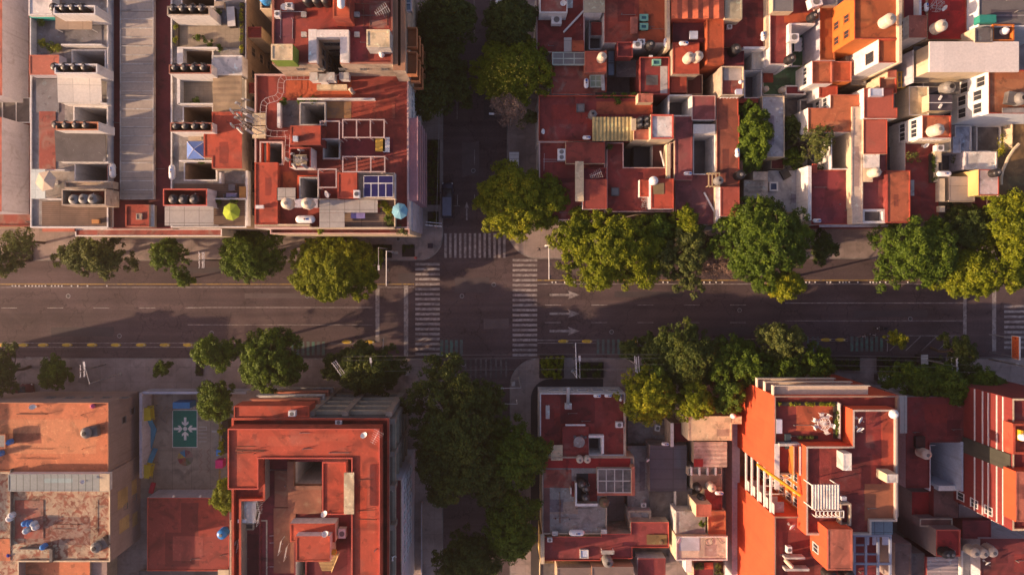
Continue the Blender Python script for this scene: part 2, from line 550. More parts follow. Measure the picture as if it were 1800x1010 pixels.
def b_gas(L=2.1, r=.42):
    def f(root):
        mb = MB()
        T = Matrix.Translation((0, 0, r + .25)) @ Matrix.Rotation(math.pi / 2, 4, 'Y')
        c = L / 2 - r
        pr = [(0, -c - r)]
        for i in range(1, 6):
            a = math.pi / 2 * i / 5
            pr.append((r * math.sin(a), -c - r * math.cos(a)))
        pr += [(q, -z) for q, z in reversed(pr)]
        mb.lathe(pr, 16, 0, T)
        part('vessel', mb, gasw, root, smooth=True)
        m2 = MB()
        for x in (-c * .8, c * .8):
            for y in (-r * .6, r * .6): m2.box(x - .04, y - .04, 0, x + .04, y + .04, .5)
            m2.box(x - .05, -r * .7, .22, x + .05, r * .7, .3)
        part('stand', m2, metal, root)
        m3 = MB()
        m3.lathe([(0, 2 * r + .2), (.09, 2 * r + .22), (.09, 2 * r + .34), (0, 2 * r + .36)], 8)
        part('valve', m3, rust, root)
        m4 = MB()
        m4.box(.15, -.10, 2 * r + .243, .45, .10, 2 * r + .26)
        part('badge', m4, mark, root)
    return f
def b_dish(r=.45, mat=None):
    def f(root):
        mat_ = mat or gasw
        mb = MB()
        T = Matrix.Translation((0, 0, .75)) @ Matrix.Rotation(math.radians(48), 4, 'X')
        pr = [(r * i / 5, .09 * (i / 5) ** 2 * 2) for i in range(6)]
        pr += [(q, z - .02) for q, z in reversed(pr)]
        mb.lathe(pr, 16, 0, T)
        part('reflector', mb, mat_, root)
        m2 = MB()
        m2.tube((0, 0, 0), (0, 0, .75), .03)
        m2.box(-.15, -.15, 0, .15, .15, .03)
        part('mast', m2, metal, root)
        m3 = MB()
        p = T @ Vector((0, 0, .5))
        m3.tube(T @ Vector((0, -r, .15)), p, .015)
        m3.lathe([(0, -.05), (.05, -.05), (.05, .05), (0, .05)], 8, 0, Matrix.Translation(p))
        part('receiver_arm', m3, gplas, root)
    return f
def b_unit(w=.95, d=.75, h=.8, mat=None):
    def f(root):
        mb = MB()
        mb.box(-w / 2, -d / 2, .1, w / 2, d / 2, h)
        mb.box(-w / 2 + .03, -d / 2 + .03, h, w / 2 - .03, d / 2 - .03, h + .03)
        part('housing', mb, mat or frame_w, root)
        m2 = MB()
        rr = min(w, d) * .36
        m2.lathe([(rr, h + .032), (rr, h + .06), (rr * .85, h + .06), (rr * .85, h + .034), (0, h + .034)], 14)
        for i in range(4):
            m2.box(-rr * .8, -.015 + (i - 1.5) * rr * .4, h + .045, rr * .8, .015 + (i - 1.5) * rr * .4, h + .058)
        part('fan_grille', m2, gplas, root)
        m3 = MB()
        for x in (-w / 2 + .05, w / 2 - .15): m3.box(x, -d / 2, 0, x + .1, d / 2, .098)
        part('foot_rail', m3, metal, root)
    return f
def b_parasol(n, r, mat, h=2.3):
    def f(root):
        mb = MB()
        vs = [(0, 0, h + .45)] + [(r * math.cos(2 * math.pi * i / n), r * math.sin(2 * math.pi * i / n), h) for i in range(n)]
        vs += [(x, y, z - .04) for x, y, z in vs]
        fs = []
        for i in range(n):
            a, b = 1 + i, 1 + (i + 1) % n
            fs += [(0, a, b), (n + 1, n + 1 + b, n + 1 + a), (a, n + 1 + a, n + 1 + b, b)]
        mb.add(vs, fs)
        part('canopy', mb, mat, root)
        m3 = MB()
        for i in range(n):
            a = 2 * math.pi * i / n
            m3.tube((0, 0, h + .43), (r * .98 * math.cos(a), r * .98 * math.sin(a), h - .04), .016, n=4)
        part('ribs', m3, frame_w, root)
        m2 = MB()
        m2.tube((0, 0, 0), (0, 0, h + .5), .03)
        m2.lathe([(0, 0), (.3, 0), (.3, .08), (0, .1)], 12)
        part('pole', m2, metal, root)
    return f
def b_antenna(root):
    mb = MB()
    mb.tube((0, 0, 0), (0, 0, 2.4), .03)
    part('mast', mb, metal, root)
    m2 = MB()
    m2.tube((-.9, 0, 2.3), (.9, .1, 2.35), .02)
    for i in range(7):
        x = -.8 + i * .27
        L = .35 + i * .06
        m2.tube((x, -L, 2.32), (x, L, 2.32), .012, n=4)
    part('aerial', m2, frame_w, root)
def b_skyl(w, d, gm, fm, h=.4):
    def f(root):
        mb = MB()
        mb.box(-w / 2, -d / 2, 0, w / 2, -d / 2 + .12, h)
        mb.box(-w / 2, d / 2 - .12, 0, w / 2, d / 2, h)
        mb.box(-w / 2, -d / 2 + .12, 0, -w / 2 + .12, d / 2 - .12, h)
        mb.box(w / 2 - .12, -d / 2 + .12, 0, w / 2, d / 2 - .12, h)
        part('frame', mb, fm, root)
        m2 = MB()
        m2.box(-w / 2 + .12, -d / 2 + .12, 0, w / 2 - .12, d / 2 - .12, h - .08)
        part('pane', m2, gm, root)
    return f
def skylight(par, r, z, gm, fm, h=.4, nx=1, ny=1, name='skylight', b=.12):
    x0, y0, x1, y1 = wr(r, z)
    zb = KZ * z
    mb = MB()
    w = b / 2
    for i in range(nx + 1):
        x = x0 + w + (x1 - x0 - 2 * w) * i / nx
        mb.box(x - w, y0, zb - .3, x + w, y1, zb + h)
    for j in range(ny + 1):
        y = y0 + w + (y1 - y0 - 2 * w) * j / ny
        mb.box(x0 + .001, y - w, zb - .3, x1 - .001, y + w, zb + h - .004)
    f = part(name, mb, fm, par)
    m2 = MB()
    m2.box(x0 + .02, y0 + .02, zb - .3, x1 - .02, y1 - .02, zb + h - .09)
    part('pane', m2, gm, f)
    return f
def pergola(label, r, z, z0, nx, ny=1, mat=None, w=.13, cat='pergola'):
    x0, y0, x1, y1 = wr(r, z)
    o = empty('pergola', ((x0 + x1) / 2, (y0 + y1) / 2, KZ * z0))
    tag(o, label, cat)
    mb, mp = MB(), MB()
    for i in range(nx + 1):
        x = x0 + (x1 - x0) * i / nx
        mb.box(x - w / 2, y0 - w / 2, KZ * z - w, x + w / 2, y1 + w / 2, KZ * z)
        for y in (y0, y1): mp.box(x - w / 2 + .01, y - w / 2 + .01, KZ * z0, x + w / 2 - .01, y + w / 2 - .01, KZ * z - w)
    for j in range(ny + 1):
        y = y0 + (y1 - y0) * j / ny
        mb.box(x0 - w / 2, y - w / 2 + .004, KZ * z - w + .004, x1 + w / 2, y + w / 2 - .004, KZ * z - .004)
    part('roof_frame', mb, mat or frame_w, o)
    for i in range(nx + 1):
        x = x0 + (x1 - x0) * i / nx
        for y in (y0, y1):
            m = MB()
            m.box(x - w / 2 + .01, y - w / 2 + .01, KZ * z0, x + w / 2 - .01, y + w / 2 - .01, KZ * z - w)
            part('post', m, mat or frame_w, o)
    return o
# ---------------------------------------------------------------- foliage
def leafmat(name, c1, c2, c3, tr=.3):
    m = bpy.data.materials.new(name)
    m.use_nodes = True
    n, l = m.node_tree.nodes, m.node_tree.links
    b = n['Principled BSDF']
    b.inputs['Roughness'].default_value = .6
    b.inputs['Specular IOR Level'].default_value = .25
    at = n.new('ShaderNodeAttribute')
    at.attribute_name = 'hue'
    cr = n.new('ShaderNodeValToRGB')
    e = cr.color_ramp.elements
    e[0].color, e[1].color = (*c1, 1), (*c3, 1)
    x = e.new(.55)
    x.color = (*c2, 1)
    l.new(at.outputs['Fac'], cr.inputs[0])
    l.new(cr.outputs[0], b.inputs['Base Color'])
    tb = n.new('ShaderNodeBsdfTranslucent')
    l.new(cr.outputs[0], tb.inputs[0])
    mx = n.new('ShaderNodeMixShader')
    mx.inputs[0].default_value = tr
    l.new(b.outputs[0], mx.inputs[1])
    l.new(tb.outputs[0], mx.inputs[2])
    l.new(mx.outputs[0], n['Material Output'].inputs[0])
    return m
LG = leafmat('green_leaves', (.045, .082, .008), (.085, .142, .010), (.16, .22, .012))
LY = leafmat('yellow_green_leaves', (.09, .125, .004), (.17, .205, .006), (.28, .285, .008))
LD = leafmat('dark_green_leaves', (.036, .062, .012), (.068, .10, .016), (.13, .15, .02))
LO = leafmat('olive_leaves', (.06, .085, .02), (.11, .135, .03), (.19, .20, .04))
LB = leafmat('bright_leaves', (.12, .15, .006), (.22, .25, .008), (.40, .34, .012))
LR = leafmat('dry_twigs', (.20, .13, .10), (.27, .18, .14), (.34, .24, .18))
def leaves(name, centers, radii, hues, per, size, mat, parent, org, seed, squash=.75, up=.35):
    rs = np.random.RandomState(seed)
    n = len(centers)
    cnt = np.maximum(6, (per * (radii / radii.mean()) ** 2).astype(int))
    idx = np.repeat(np.arange(n), cnt)
    N = len(idx)
    d = rs.normal(size=(N, 3))
    d /= np.linalg.norm(d, axis=1)[:, None]
    d[:, 2] = np.abs(d[:, 2]) * .9 + d[:, 2] * .1
    rad = radii[idx] * (.55 + .5 * rs.rand(N))
    p = centers[idx] + d * rad[:, None] * np.array([1, 1, squash])
    nrm = d + rs.normal(size=(N, 3)) * .55 + np.array([0, 0, up])
    nrm /= np.linalg.norm(nrm, axis=1)[:, None]
    a = np.cross(nrm, rs.normal(size=(N, 3)))
    a /= np.linalg.norm(a, axis=1)[:, None] + 1e-9
    b = np.cross(nrm, a)
    sz = size * (.6 + .8 * rs.rand(N))[:, None]
    v = np.empty((N, 4, 3))
    v[:, 0] = p - a * sz
    v[:, 1] = p - b * sz * .55
    v[:, 2] = p + a * sz
    v[:, 3] = p + b * sz * .55
    v = v.reshape(-1, 3) - np.array(org)
    me = bpy.data.meshes.new(name)
    me.vertices.add(N * 4)
    me.vertices.foreach_set('co', v.ravel())
    me.loops.add(N * 4)
    me.loops.foreach_set('vertex_index', np.arange(N * 4, dtype=np.int32))
    me.polygons.add(N)
    me.polygons.foreach_set('loop_start', np.arange(N, dtype=np.int32) * 4)
    me.update()
    h = np.clip(hues[idx] + rs.normal(size=N) * .10, 0, 1)
    at = me.attributes.new('hue', 'FLOAT', 'FACE')
    at.data.foreach_set('value', h.astype(np.float32))
    me.materials.append(mat)
    me.validate()
    o = bpy.data.objects.new(name, me)
    SC.collection.objects.link(o)
    o.parent = parent
    return o
def tree(label, px, py, rx, ry, zt, mat=None, dens=1.0, seed=None, name='tree', cat='tree', trunk=None, bare=0, size=.20, group=None, hue=.45, lobes=None, base=None):
    mat = mat or LG
    seed = seed if seed is not None else int(px * 7 + py * 13) % 9973
    rs = np.random.RandomState(seed)
    zc = zt * .72
    c = W(px, py, zc)
    RX, RY = rx * s_(zc) * 1.10, ry * s_(zc) * 1.10
    zt_ = zt * KZ
    hgt = zt_ * .5
    b = Vector((c.x, c.y, .15)) if base is None else Vector((wx(base[0], 0), wy(base[1], 0), .15))
    o = empty(name, b)
    tag(o, label, cat, group)
    # lobes -> clumps over the outer shell of each lobe
    nl = lobes or max(6, int(RX * RY * .95) + 5)
    L = []
    for i in range(nl):
        a = i * 2.4 + rs.rand() * 1.3
        q = math.sqrt((i + .5) / nl)
        r = (.40 - .12 * q) * min(RX, RY, 4.2) * (.8 + .5 * rs.rand()) + .3
        jx = (.80 + .36 * rs.rand()) if dens < 1.05 else (.93 + .12 * rs.rand())
        lx, ly = c.x + max(.2, RX * jx - r * .8) * q * math.cos(a), c.y + max(.2, RY * jx - r * .8) * q * math.sin(a)
        lz = zt_ - r * .9 - hgt * .62 * q ** 2 - rs.rand() * hgt * .22
        L.append((lx, ly, lz, r))
    C, Rr, Hh = [], [], []
    for lx, ly, lz, r in L:
        m = max(5, int(5.2 * r * r * dens + 4))
        lh = hue + rs.normal() * .10
        for k in range(m):
            d = rs.normal(size=3)
            d /= np.linalg.norm(d)
            d[2] = abs(d[2]) * .9 - .12
            rr = r * (.78 + .3 * rs.rand())
            C.append((lx + d[0] * rr, ly + d[1] * rr, max(1.2, lz + d[2] * rr * .85)))
            Rr.append((.34 + .38 * rs.rand()) * min(1.25, .55 + r * .28))
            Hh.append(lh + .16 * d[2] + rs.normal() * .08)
    C, Rr, Hh = np.array(C), np.array(Rr), np.array(Hh)
    # trunk and limbs
    t = MB()
    tr = max(.10, min(.42, (RX + RY) * .035))
    top = Vector((c.x, c.y, zt_ * .45))
    mid = (b + top) / 2 + Vector((rs.normal() * .15, rs.normal() * .15, 0))
    t.tube((b.x, b.y, 0), mid, tr * 1.15, tr * .9, 8)
    t.tube(mid, top, tr * .9, tr * .75, 8)
    for lx, ly, lz, r in L:
        e = Vector((lx, ly, lz))
        k = top.lerp(e, .5) + Vector((0, 0, -.3))
        t.tube(top, k, tr * .5, tr * .3, 5)
        t.tube(k, e, tr * .3, tr * .12, 5)
        for _ in range(3 if not bare else 9):
            d = Vector(rs.normal(size=3))
            d.z = abs(d.z)
            t.tube(e, e + d.normalized() * r * .9, tr * .12, tr * .04, 4)
    part('trunk', t, trunk or bark, o)
    if bare < 1:
        leaves('crown', C, Rr, Hh, 50 * dens, size * .8, mat, o, b, seed)
    return o
def shrub(label, px, py, z, r, mat=None, h=.9, name='shrub', cat='shrub', pot=None, group=None, sz=.13, off=0):
    c = W(px, py, z)
    c.z += off
    o = empty(name, c)
    tag(o, label, cat, group)
    rs = np.random.RandomState(int(px * 3 + py))
    n = 9
    C = np.column_stack([c.x + rs.normal(size=n) * r * .4, c.y + rs.normal(size=n) * r * .4, c.z + h * (.45 + .5 * rs.rand(n))])
    leaves('foliage', C, np.full(n, r * .5), .5 + rs.normal(size=n) * .15, 22, sz, mat or LG, o, c, int(px))
    t = MB()
    if pot:
        t.lathe([(0, 0), (r * .35, 0), (r * .5, .4), (r * .42, .4), (0, .36)], 10, 0, Matrix.Translation(c))
        part('pot', t, pot, o)
    else:
        for i in range(3): t.tube(c, (c.x + rs.normal() * r * .3, c.y + rs.normal() * r * .3, c.z + h * .7), .03)
        part('stem', t, bark, o)
    return o
def hedge(label, r, z, h, mat=None, name='hedge', cat='hedge', group=None, box=None, sz=.11, dens=1.0):
    x0, y0, x1, y1 = wr(r, z)
    zb = KZ * z
    c = Vector(((x0 + x1) / 2, (y0 + y1) / 2, zb))
    o = empty(name, c)
    tag(o, label, cat, group)
    rs = np.random.RandomState(int(r[0] + r[1]))
    n = max(8, int((x1 - x0) * (y1 - y0) * 4 * dens))
    C = np.column_stack([rs.uniform(x0 + .2, x1 - .2, n), rs.uniform(y0 + .2, y1 - .2, n), zb + h * (.55 + .4 * rs.rand(n))])
    leaves('foliage', C, np.full(n, .3), .45 + rs.normal(size=n) * .18, 26, sz, mat or LG, o, c, int(r[0]))
    mb = MB()
    mb.box(x0, y0, zb, x1, y1, zb + h * .45)
    part('planter', mb, box or soil, o)
    return o
# ---------------------------------------------------------------- ground, roads, pavements
FAR = 900
g = MB()
g.quad((-FAR, -FAR, -.03), (FAR, -FAR, -.03), (FAR, FAR, -.03), (-FAR, FAR, -.03))
struct('ground', g, gray_ground)
GX = lambda p: wx(p, 0)
GY = lambda p: wy(p, 0)
r = MB()
r.quad((-260, GY(650), 0), (260, GY(650), 0), (260, GY(440), 0), (-260, GY(440), 0))
struct('avenue', r, asph)
r = MB()
r.quad((GX(765), GY(440), 0), (GX(915), GY(440), 0), (GX(915), 260, 0), (GX(765), 260, 0))
struct('side_street', r, asph)
r = MB()
r.quad((GX(755), -260, 0), (GX(915), -260, 0), (GX(915), GY(650), 0), (GX(755), GY(650), 0))
struct('south_street', r, asph)
def pav(name, cx, cy, sx, sy, rad, ext=255):
    """city block slab: corner at pixel cx,cy, growing to sx,sy; rounded by rad pixels"""
    for k, (grow, z, m) in enumerate(((0, .15, pave), (.18, .143, kerbm))):
        X0, Y0 = GX(cx) - sx * grow, GY(cy) - sy * grow
        R = rad * .09 + grow
        pts = []
        for i in range(15):
            a = math.pi / 2 * i / 14
            pts.append((X0 + sx * (R - R * math.cos(a)), Y0 + sy * (R - R * math.sin(a))))
        pts = [(X0, sy * ext)] + pts + [(sx * ext, Y0), (sx * ext, sy * ext)]
        if sx * sy < 0: pts = pts[::-1]
        mb = MB()
        n = len(pts)
        mb.add([(x, y, z) for x, y in pts] + [(x, y, -.02) for x, y in pts],
               [tuple(range(n))[::-1] if False else tuple(range(n))] + [(i, n + i, n + (i + 1) % n, (i + 1) % n) for i in range(n)])
        struct('pavement' if not k else 'kerb', mb, m)
pav('nw', 777, 456, -1, 1, 41)
pav('ne', 893, 453, 1, 1, 54)
pav('sw', 777, 631, -1, -1, 42)
pav('se', 898, 631, 1, -1, 48)
# markings: each a sheet 4 mm above the asphalt
def mk_rects(name, rs_, mat, z=.006, mats=None):
    mb = MB()
    for x0, y0, x1, y1 in rs_:
        mb.quad((GX(x0), GY(y1), z), (GX(x1), GY(y1), z), (GX(x1), GY(y0), z), (GX(x0), GY(y0), z))
    return struct(name, mb, mat)
mk_rects('crossing_stripes', [(781 + i * 8.62, 410, 785.2 + i * 8.62, 453) for i in range(13)], paintw)
mk_rects('crossing_stripes', [(730, 462 + i * 8.75, 773, 466.4 + i * 8.75) for i in range(19)], paintw)
mk_rects('crossing_stripes', [(901, 455 + i * 8.75, 944.3, 459.4 + i * 8.75) for i in range(20)], paintw)
mk_rects('crossing_stripes', [(790 + i * 8.9, 630, 793.5 + i * 8.9, 664) for i in range(12)], M('faded_paint', (.12, .11, .11), stain=(.06, .055, .055), amt=.9, sscale=1, cov=.5))
mk_rects('crossing_stripes', [(1765, 536 + i * 9, 1900, 540.6 + i * 9) for i in range(9)], paintw)
mk_rects('stop_lines', [(660, 502, 667, 600), (710, 502, 717.5, 626), (1693, 508, 1699, 602), (1744, 508, 1751, 617)], paintw)
mk_rects('lane_dashes', [(-160 + i * 81, 540.3, -132 + i * 81, 541.6) for i in range(7)] + [(330, 539.5, 655, 540.7), (330, 570, 655, 571)]
         + [(958 + i * 81.3, 535, 986 + i * 81.3, 536.4) for i in range(5)] + [(958 + i * 81.3, 566, 986 + i * 81.3, 567.2) for i in range(5)]
         + [(1380, 531.6, 1693, 533), (1380, 563, 1693, 564)] + [(833.5, 263, 834.8, 290), (833.5, 342, 834.8, 365), (803.5, 342, 804.7, 362), (803, 180, 804, 210), (862, 0, 863, 40), (833, 0, 834, 60)], paintw)
mk_rects('lane_edge_lines', [(-260, 504.2, 728, 505.3), (945, 498.3, 1760, 499.6), (-260, 602, 520, 603), (-260, 609.3, 520, 610.3), (580, 603, 660, 604), (945, 597, 1048, 598), (945, 602, 1048, 603),
                             (1180, 595, 1490, 596), (1440, 598.5, 1490, 599.3), (1552, 589, 1693, 590.2), (1556, 596, 1575, 597.2), (775, 361.5, 808, 362.5), (-40, 633.5, 80, 635), (45, 627, 85, 633)], paintw)
mk_rects('lane_edge_lines', [(-260, 498.5, 728, 500), (945, 491.5, 1760, 493.2)], painty)
mk_rects('cycle_lane_stripes', [(774 + i * 8.6, 597, 779 + i * 8.6, 625) for i in range(5)] + [(512 + i * 9, 600, 517 + i * 9, 624) for i in range(7)]
         + [(1049 + i * 9, 596, 1053.5 + i * 9, 622) for i in range(5)] + [(1124 + i * 9, 595, 1128.5 + i * 9, 621) for i in range(6)]
         + [(1418 + i * 8.8, 591, 1422 + i * 8.8, 617) for i in range(3)] + [(1495 + i * 8.7, 591, 1500 + i * 8.7, 617) for i in range(7)], paintg)
mb = MB()
for i in range(4):
    x = 1563 + i * 28
    mb.add([(GX(x), GY(616), .006), (GX(x + 2), GY(616), .006), (GX(x + 28), GY(591), .006), (GX(x + 26), GY(591), .006)], [(0, 1, 2, 3)])
mb.quad((GX(1559), GY(617), .006), (GX(1560.5), GY(617), .006), (GX(1560.5), GY(590), .006), (GX(1559), GY(590), .006))
struct('hatched_lines', mb, paintw)
def arrow(x, y, dx, dy, L=53, w=4, hw=15):
    mb = MB()
    P = [(0, -w / 2), (L * .66, -w / 2), (L * .61, -hw / 2), (L, 0), (L * .61, hw / 2), (L * .66, w / 2), (0, w / 2)]
    def g_(u, v): return (GX(x + u * dx - v * dy), GY(y + u * dy + v * dx), .007)
    v = [g_(*p) for p in P]
    mb.add([v[0], v[1], v[5], v[6], v[2], v[3], v[4]], [(0, 1, 2, 3), (4, 5, 1), (6, 2, 5), (1, 5, 2)])
    struct('road_arrow', mb, paintw)
for y in (518, 551, 581.5): arrow(966, y, 1, 0)
arrow(820.5, 387, 0, -1, 33, 2.6, 8)
# yellow and white lane separators (countable): low rubber humps
def b_sep(root):
    mb = MB()
    T = Matrix.Diagonal((1, .34, .16, 1))
    mb.lathe([(0, 0), (.85, 0), (.8, .5), (.6, .85), (0, 1)], 14, 0, T)
    part('hump', mb, M('yellow_rubber', (.62, .40, .03), rough=.6, var=.15, stain=(.15, .13, .1), amt=.5, sscale=2), root)
    m2 = MB()
    m2.box(.5, -.08, .08, .62, .08, .16)
    part('reflector', m2, frame_w, root)
for i, x in enumerate([-38, 4, 41, 76, 118, 162, 204, 248, 290, 331, 610, 650]):
    put(('lane_separator', 'y'), b_sep, 'yellow rubber hump between the white lines left of the crossing', 'lane separator', x, 606 if i < 10 else 600.5, 0, 0, group='yellow lane humps west of the junction')
for i, x in enumerate([990, 1032, 1114, 1178, 1452, 1477]):
    put(('lane_separator', 'y'), b_sep, 'yellow rubber hump beside the cycle lane right of the crossing', 'lane separator', x, 599.5 if x < 1400 else 597, 0, 0, group='yellow lane humps east of the junction')
def b_stud(root):
    mb = MB()
    mb.lathe([(0, 0), (.14, 0), (.11, .06), (0, .08)], 8)
    part('stud', mb, frame_w, root)
for x in [22, 27.5, 34, 45, 51, 57, 63, 69, 74, 80, 91, 97, 103, 109, 126, 137, 154, 188]:
    put(('road_stud', 'w'), b_stud, 'tiny white stud between the yellow and white lane lines on the left', 'road stud', x, 502.3, 0, group='studs west')
for x in [971, 977, 993, 998, 1004, 1010, 1022, 1027, 1033, 1041, 1047, 1133, 1139, 1166, 1174, 1238, 1248, 1259, 1270, 1417, 1423, 1433, 1454, 1460, 1476, 1482, 1487, 1493, 1508, 1530, 1535, 1541, 1547, 1557, 1596]:
    put(('road_stud', 'w'), b_stud, 'tiny pale stud between the yellow and white lane lines on the right', 'road stud', x, 495.8, 0, group='studs east')
# ---------------------------------------------------------------- street furniture
def b_lamp(h=8.5, arm=2.6, m=None):
    m = m or metal
    def f(root):
        mb = MB()
        mb.tube((0, 0, 0), (0, 0, h), .10, .06, 8)
        mb.lathe([(0, 0), (.2, 0), (.2, .15), (.1, .3)], 8)
        part('pole', mb, m, root)
        m2 = MB()
        m2.tube((0, 0, h - .1), (arm, 0, h + .35), .045, .04, 6)
        part('arm', m2, m, root)
        m3 = MB()
        m3.box(arm - .05, -.14, h + .27, arm + .7, .14, h + .42)
        m3.box(arm + .05, -.1, h + .22, arm + .6, .1, h + .27)
        part('lamp_head', m3, M('lamp_housing', (.55, .54, .55), rough=.5), root)
    return f
LB_ = b_lamp()
put(('street_lamp', 8.5), LB_, 'grey street lamp arching over the avenue by the round green tree, left of the crossing', 'street lamp', 681, 437, .15, -88)
put(('street_lamp', 8.5), LB_, 'street lamp on the lower pavement between two trees at left', 'street lamp', 212, 657, .15, 100)
put(('street_lamp', 8.5), LB_, 'street lamp whose head reaches over the top pavement near the right tree mass', 'street lamp', 1534, 430, .15, -80)
put(('street_lamp', 8.5), LB_, 'street lamp standing among dark trees in front of the grey striped facade', 'street lamp', 672, 651, .15, 95)
put(('street_lamp', 8.5), LB_, 'street lamp beside the tall white signal mast at the lower right corner', 'street lamp', 1008, 648, .15, 92)
put(('street_lamp', 8.5), LB_, 'street lamp with its head over the dark upper street by the bare tree', 'street lamp', 897, 222, .15, 178)
put(('street_lamp', 8.5), LB_, 'street lamp on the lower street kerb under dark leaves', 'street lamp', 912, 664, .15, 180)
def b_signal(arm=5.2, h=6):
    def f(root):
        mb = MB()
        mb.tube((0, 0, 0), (0, 0, h), .11, .09, 8)
        mb.lathe([(0, 0), (.25, 0), (.22, .3), (.11, .4)], 8)
        part('pole', mb, frame_w, root)
        m2 = MB()
        m2.tube((0, 0, h - .2), (arm, 0, h), .08, .06, 8)
        part('arm', m2, frame_w, root)
        for u in (arm - .5, arm * .55):
            m3 = MB()
            m3.box(u - .2, .10, h - 1.1, u + .2, .40, h - .05)
            s = part('signal_head', m3, frame_d, root)
            for k, c in enumerate(((.5, .02, .02), (.5, .3, .02), (.02, .4, .1))):
                m4 = MB()
                m4.lathe([(0, .401), (.11, .401), (.12, .42), (.12, .40)], 10, 0, Matrix.Translation((u, 0, h - .25 - .32 * k)) @ Matrix.Rotation(-math.pi / 2, 4, 'X'))
                part('lens', m4, M('lens%d' % k, tuple(v * .3 for v in c), rough=.3), s)
    return f
BS = b_signal()
put(('traffic_light', 5), BS, 'white traffic light mast reaching over the avenue beside the round green tree', 'traffic light', 689.5, 442, .15, -90)
put(('traffic_light', 5), BS, 'white traffic light mast at the lower right corner beside the square bush', 'traffic light', 1006, 652, .15, 92)
put(('traffic_light', 5), BS, 'pale traffic light mast among yellow leaves right of the upper corner', 'traffic light', 960, 432, .15, -90)
put(('traffic_light', 5), BS, 'short lit traffic light mast in front of the grey facade near the stop lines', 'traffic light', 678.5, 622, .15, 88, .55)
put(('traffic_light', 5), BS, 'small traffic light over the lower street beside the dark lamp', 'traffic light', 908, 703, .15, 178, .5)
put(('traffic_light', 5), BS, 'traffic light mast behind the orange board at the right edge', 'traffic light', 1787, 640, .15, 92)
def b_upole(h=8.6, n=3):
    def f(root):
        mb = MB()
        mb.tube((0, 0, 0), (0, 0, h), .15, .10, 8)
        part('pole', mb, grey, root)
        for k in range(n):
            m2 = MB()
            z = h - .3 - k * .55
            u = 0 if n < 3 or k != 1 else .45
            m2.box(-.05 + u, -1.15, z, .05 + u, 1.15, z + .1)
            for y in (-1.1, -.35, .55, 1.1): m2.lathe([(0, 0), (.07, 0), (.09, .12), (.04, .2), (0, .2)], 8, 0, Matrix.Translation((u, y, z + .1)))
            part('crossarm', m2, M('pale_steel', (.6, .58, .6), rough=.5), root)
    return f
UP = b_upole()
put(('utility_pole', 1), UP, 'utility pole with pale crossarms over the trees right of the signal mast', 'utility pole', 1100, 627, .15, 4)
put(('utility_pole', 1), UP, 'utility pole with two pale crossarms beside the white panelled roof box, lower right', 'utility pole', 1620, 630, .15, 2)
put(('utility_pole', 1), UP, 'utility pole with a transformer frame near the orange board at right', 'utility pole', 1740, 631, .15, 0)
put(('utility_pole', 1), UP, 'utility pole with crossarms in the gap between hazy trees, upper left pavement', 'utility pole', 390, 457, .15, 0)
put(('utility_pole', 1), UP, 'utility pole tangled in dark leaves left of the grey facade', 'utility pole', 613, 634, .15, 35)
put(('utility_pole', 1), UP, 'utility pole with crossarm on the corner pavement above the crossing', 'utility pole', 770, 401, .15, 85)
put(('utility_pole', 1), UP, 'leaning utility pole between the pavement and the trees at the lower left', 'utility pole', 186, 640, .15, 0, .8)
def wires(label, a, b, ys, z):
    mb = MB()
    for dy in ys:
        p, q = W(a[0], a[1], z), W(b[0], b[1], z)
        p.y += dy
        q.y += dy
        n = 10
        pts = []
        for i in range(n + 1):
            t = i / n
            v = p.lerp(q, t)
            v.z -= 4 * t * (1 - t) * 1.0
            pts.append(v)
        mb.path(pts, .022, 4)
    o = part('overhead_wires', mb, gplas)
    tag(o, label, 'power line')
wires('thin overhead wires strung between the utility poles on the lower right pavement', (1114, 636), (1655, 641), (-1.1, -.35, .55, 1.1), 8)
wires('thin overhead wires crossing dark trees left of the utility pole with pale crossarms', (604, 640), (1114, 636), (-1.1, .55, 1.1), 8)
wires('thin overhead wires running from the twin crossarms to the right edge', (1655, 641), (1900, 645), (-1.1, .0, 1.1), 8)
wires('faint cables hanging above the upper street between dark tree crowns', (776, -60), (767, 398), (-.1, .4), 8)
# signs and boards
o = house('tall orange street board with red lettering on a white edged frame at right edge', 1790, 612, 'sign', 'street_board')
b0 = W(1792, 612, 6)
mb = MB()
mb.box(b0.x, b0.y - 1.75, 5.0, b0.x + .22, b0.y + 1.75, 6.55)
part('frame', mb, frame_w, o)
mb = MB()
mb.box(b0.x - .03, b0.y - 1.68, 5.12, b0.x - .004, b0.y + 1.68, 6.5)
part('orange_face', mb, M('orange_board', (.62, .13, .03), rough=.6), o)
mb = MB()
for i in range(9):
    y = b0.y - 1.35 + i * .28
    mb.box(b0.x - .045, y, 5.4, b0.x - .032, y + .06, 6.25)
    mb.box(b0.x - .045, y + .06, 5.4 + (i % 3) * .38, b0.x - .032, y + .19, 5.5 + (i % 3) * .38)
mb.lathe([(0, -.02), (.16, -.02), (.16, 0), (0, 0)], 10, 0, Matrix.Translation((b0.x - .032, b0.y + 1.42, 5.85)) @ Matrix.Rotation(math.pi / 2, 4, 'Y'))
part('lettering', mb, M('dark_red_ink', (.30, .02, .02)), o)
mb = MB()
mb.tube((b0.x + .11, b0.y - 1.4, .15), (b0.x + .11, b0.y - 1.4, 5.0), .07)
mb.tube((b0.x + .11, b0.y + 1.4, .15), (b0.x + .11, b0.y + 1.4, 5.0), .07)
part('post', mb, metal, o)
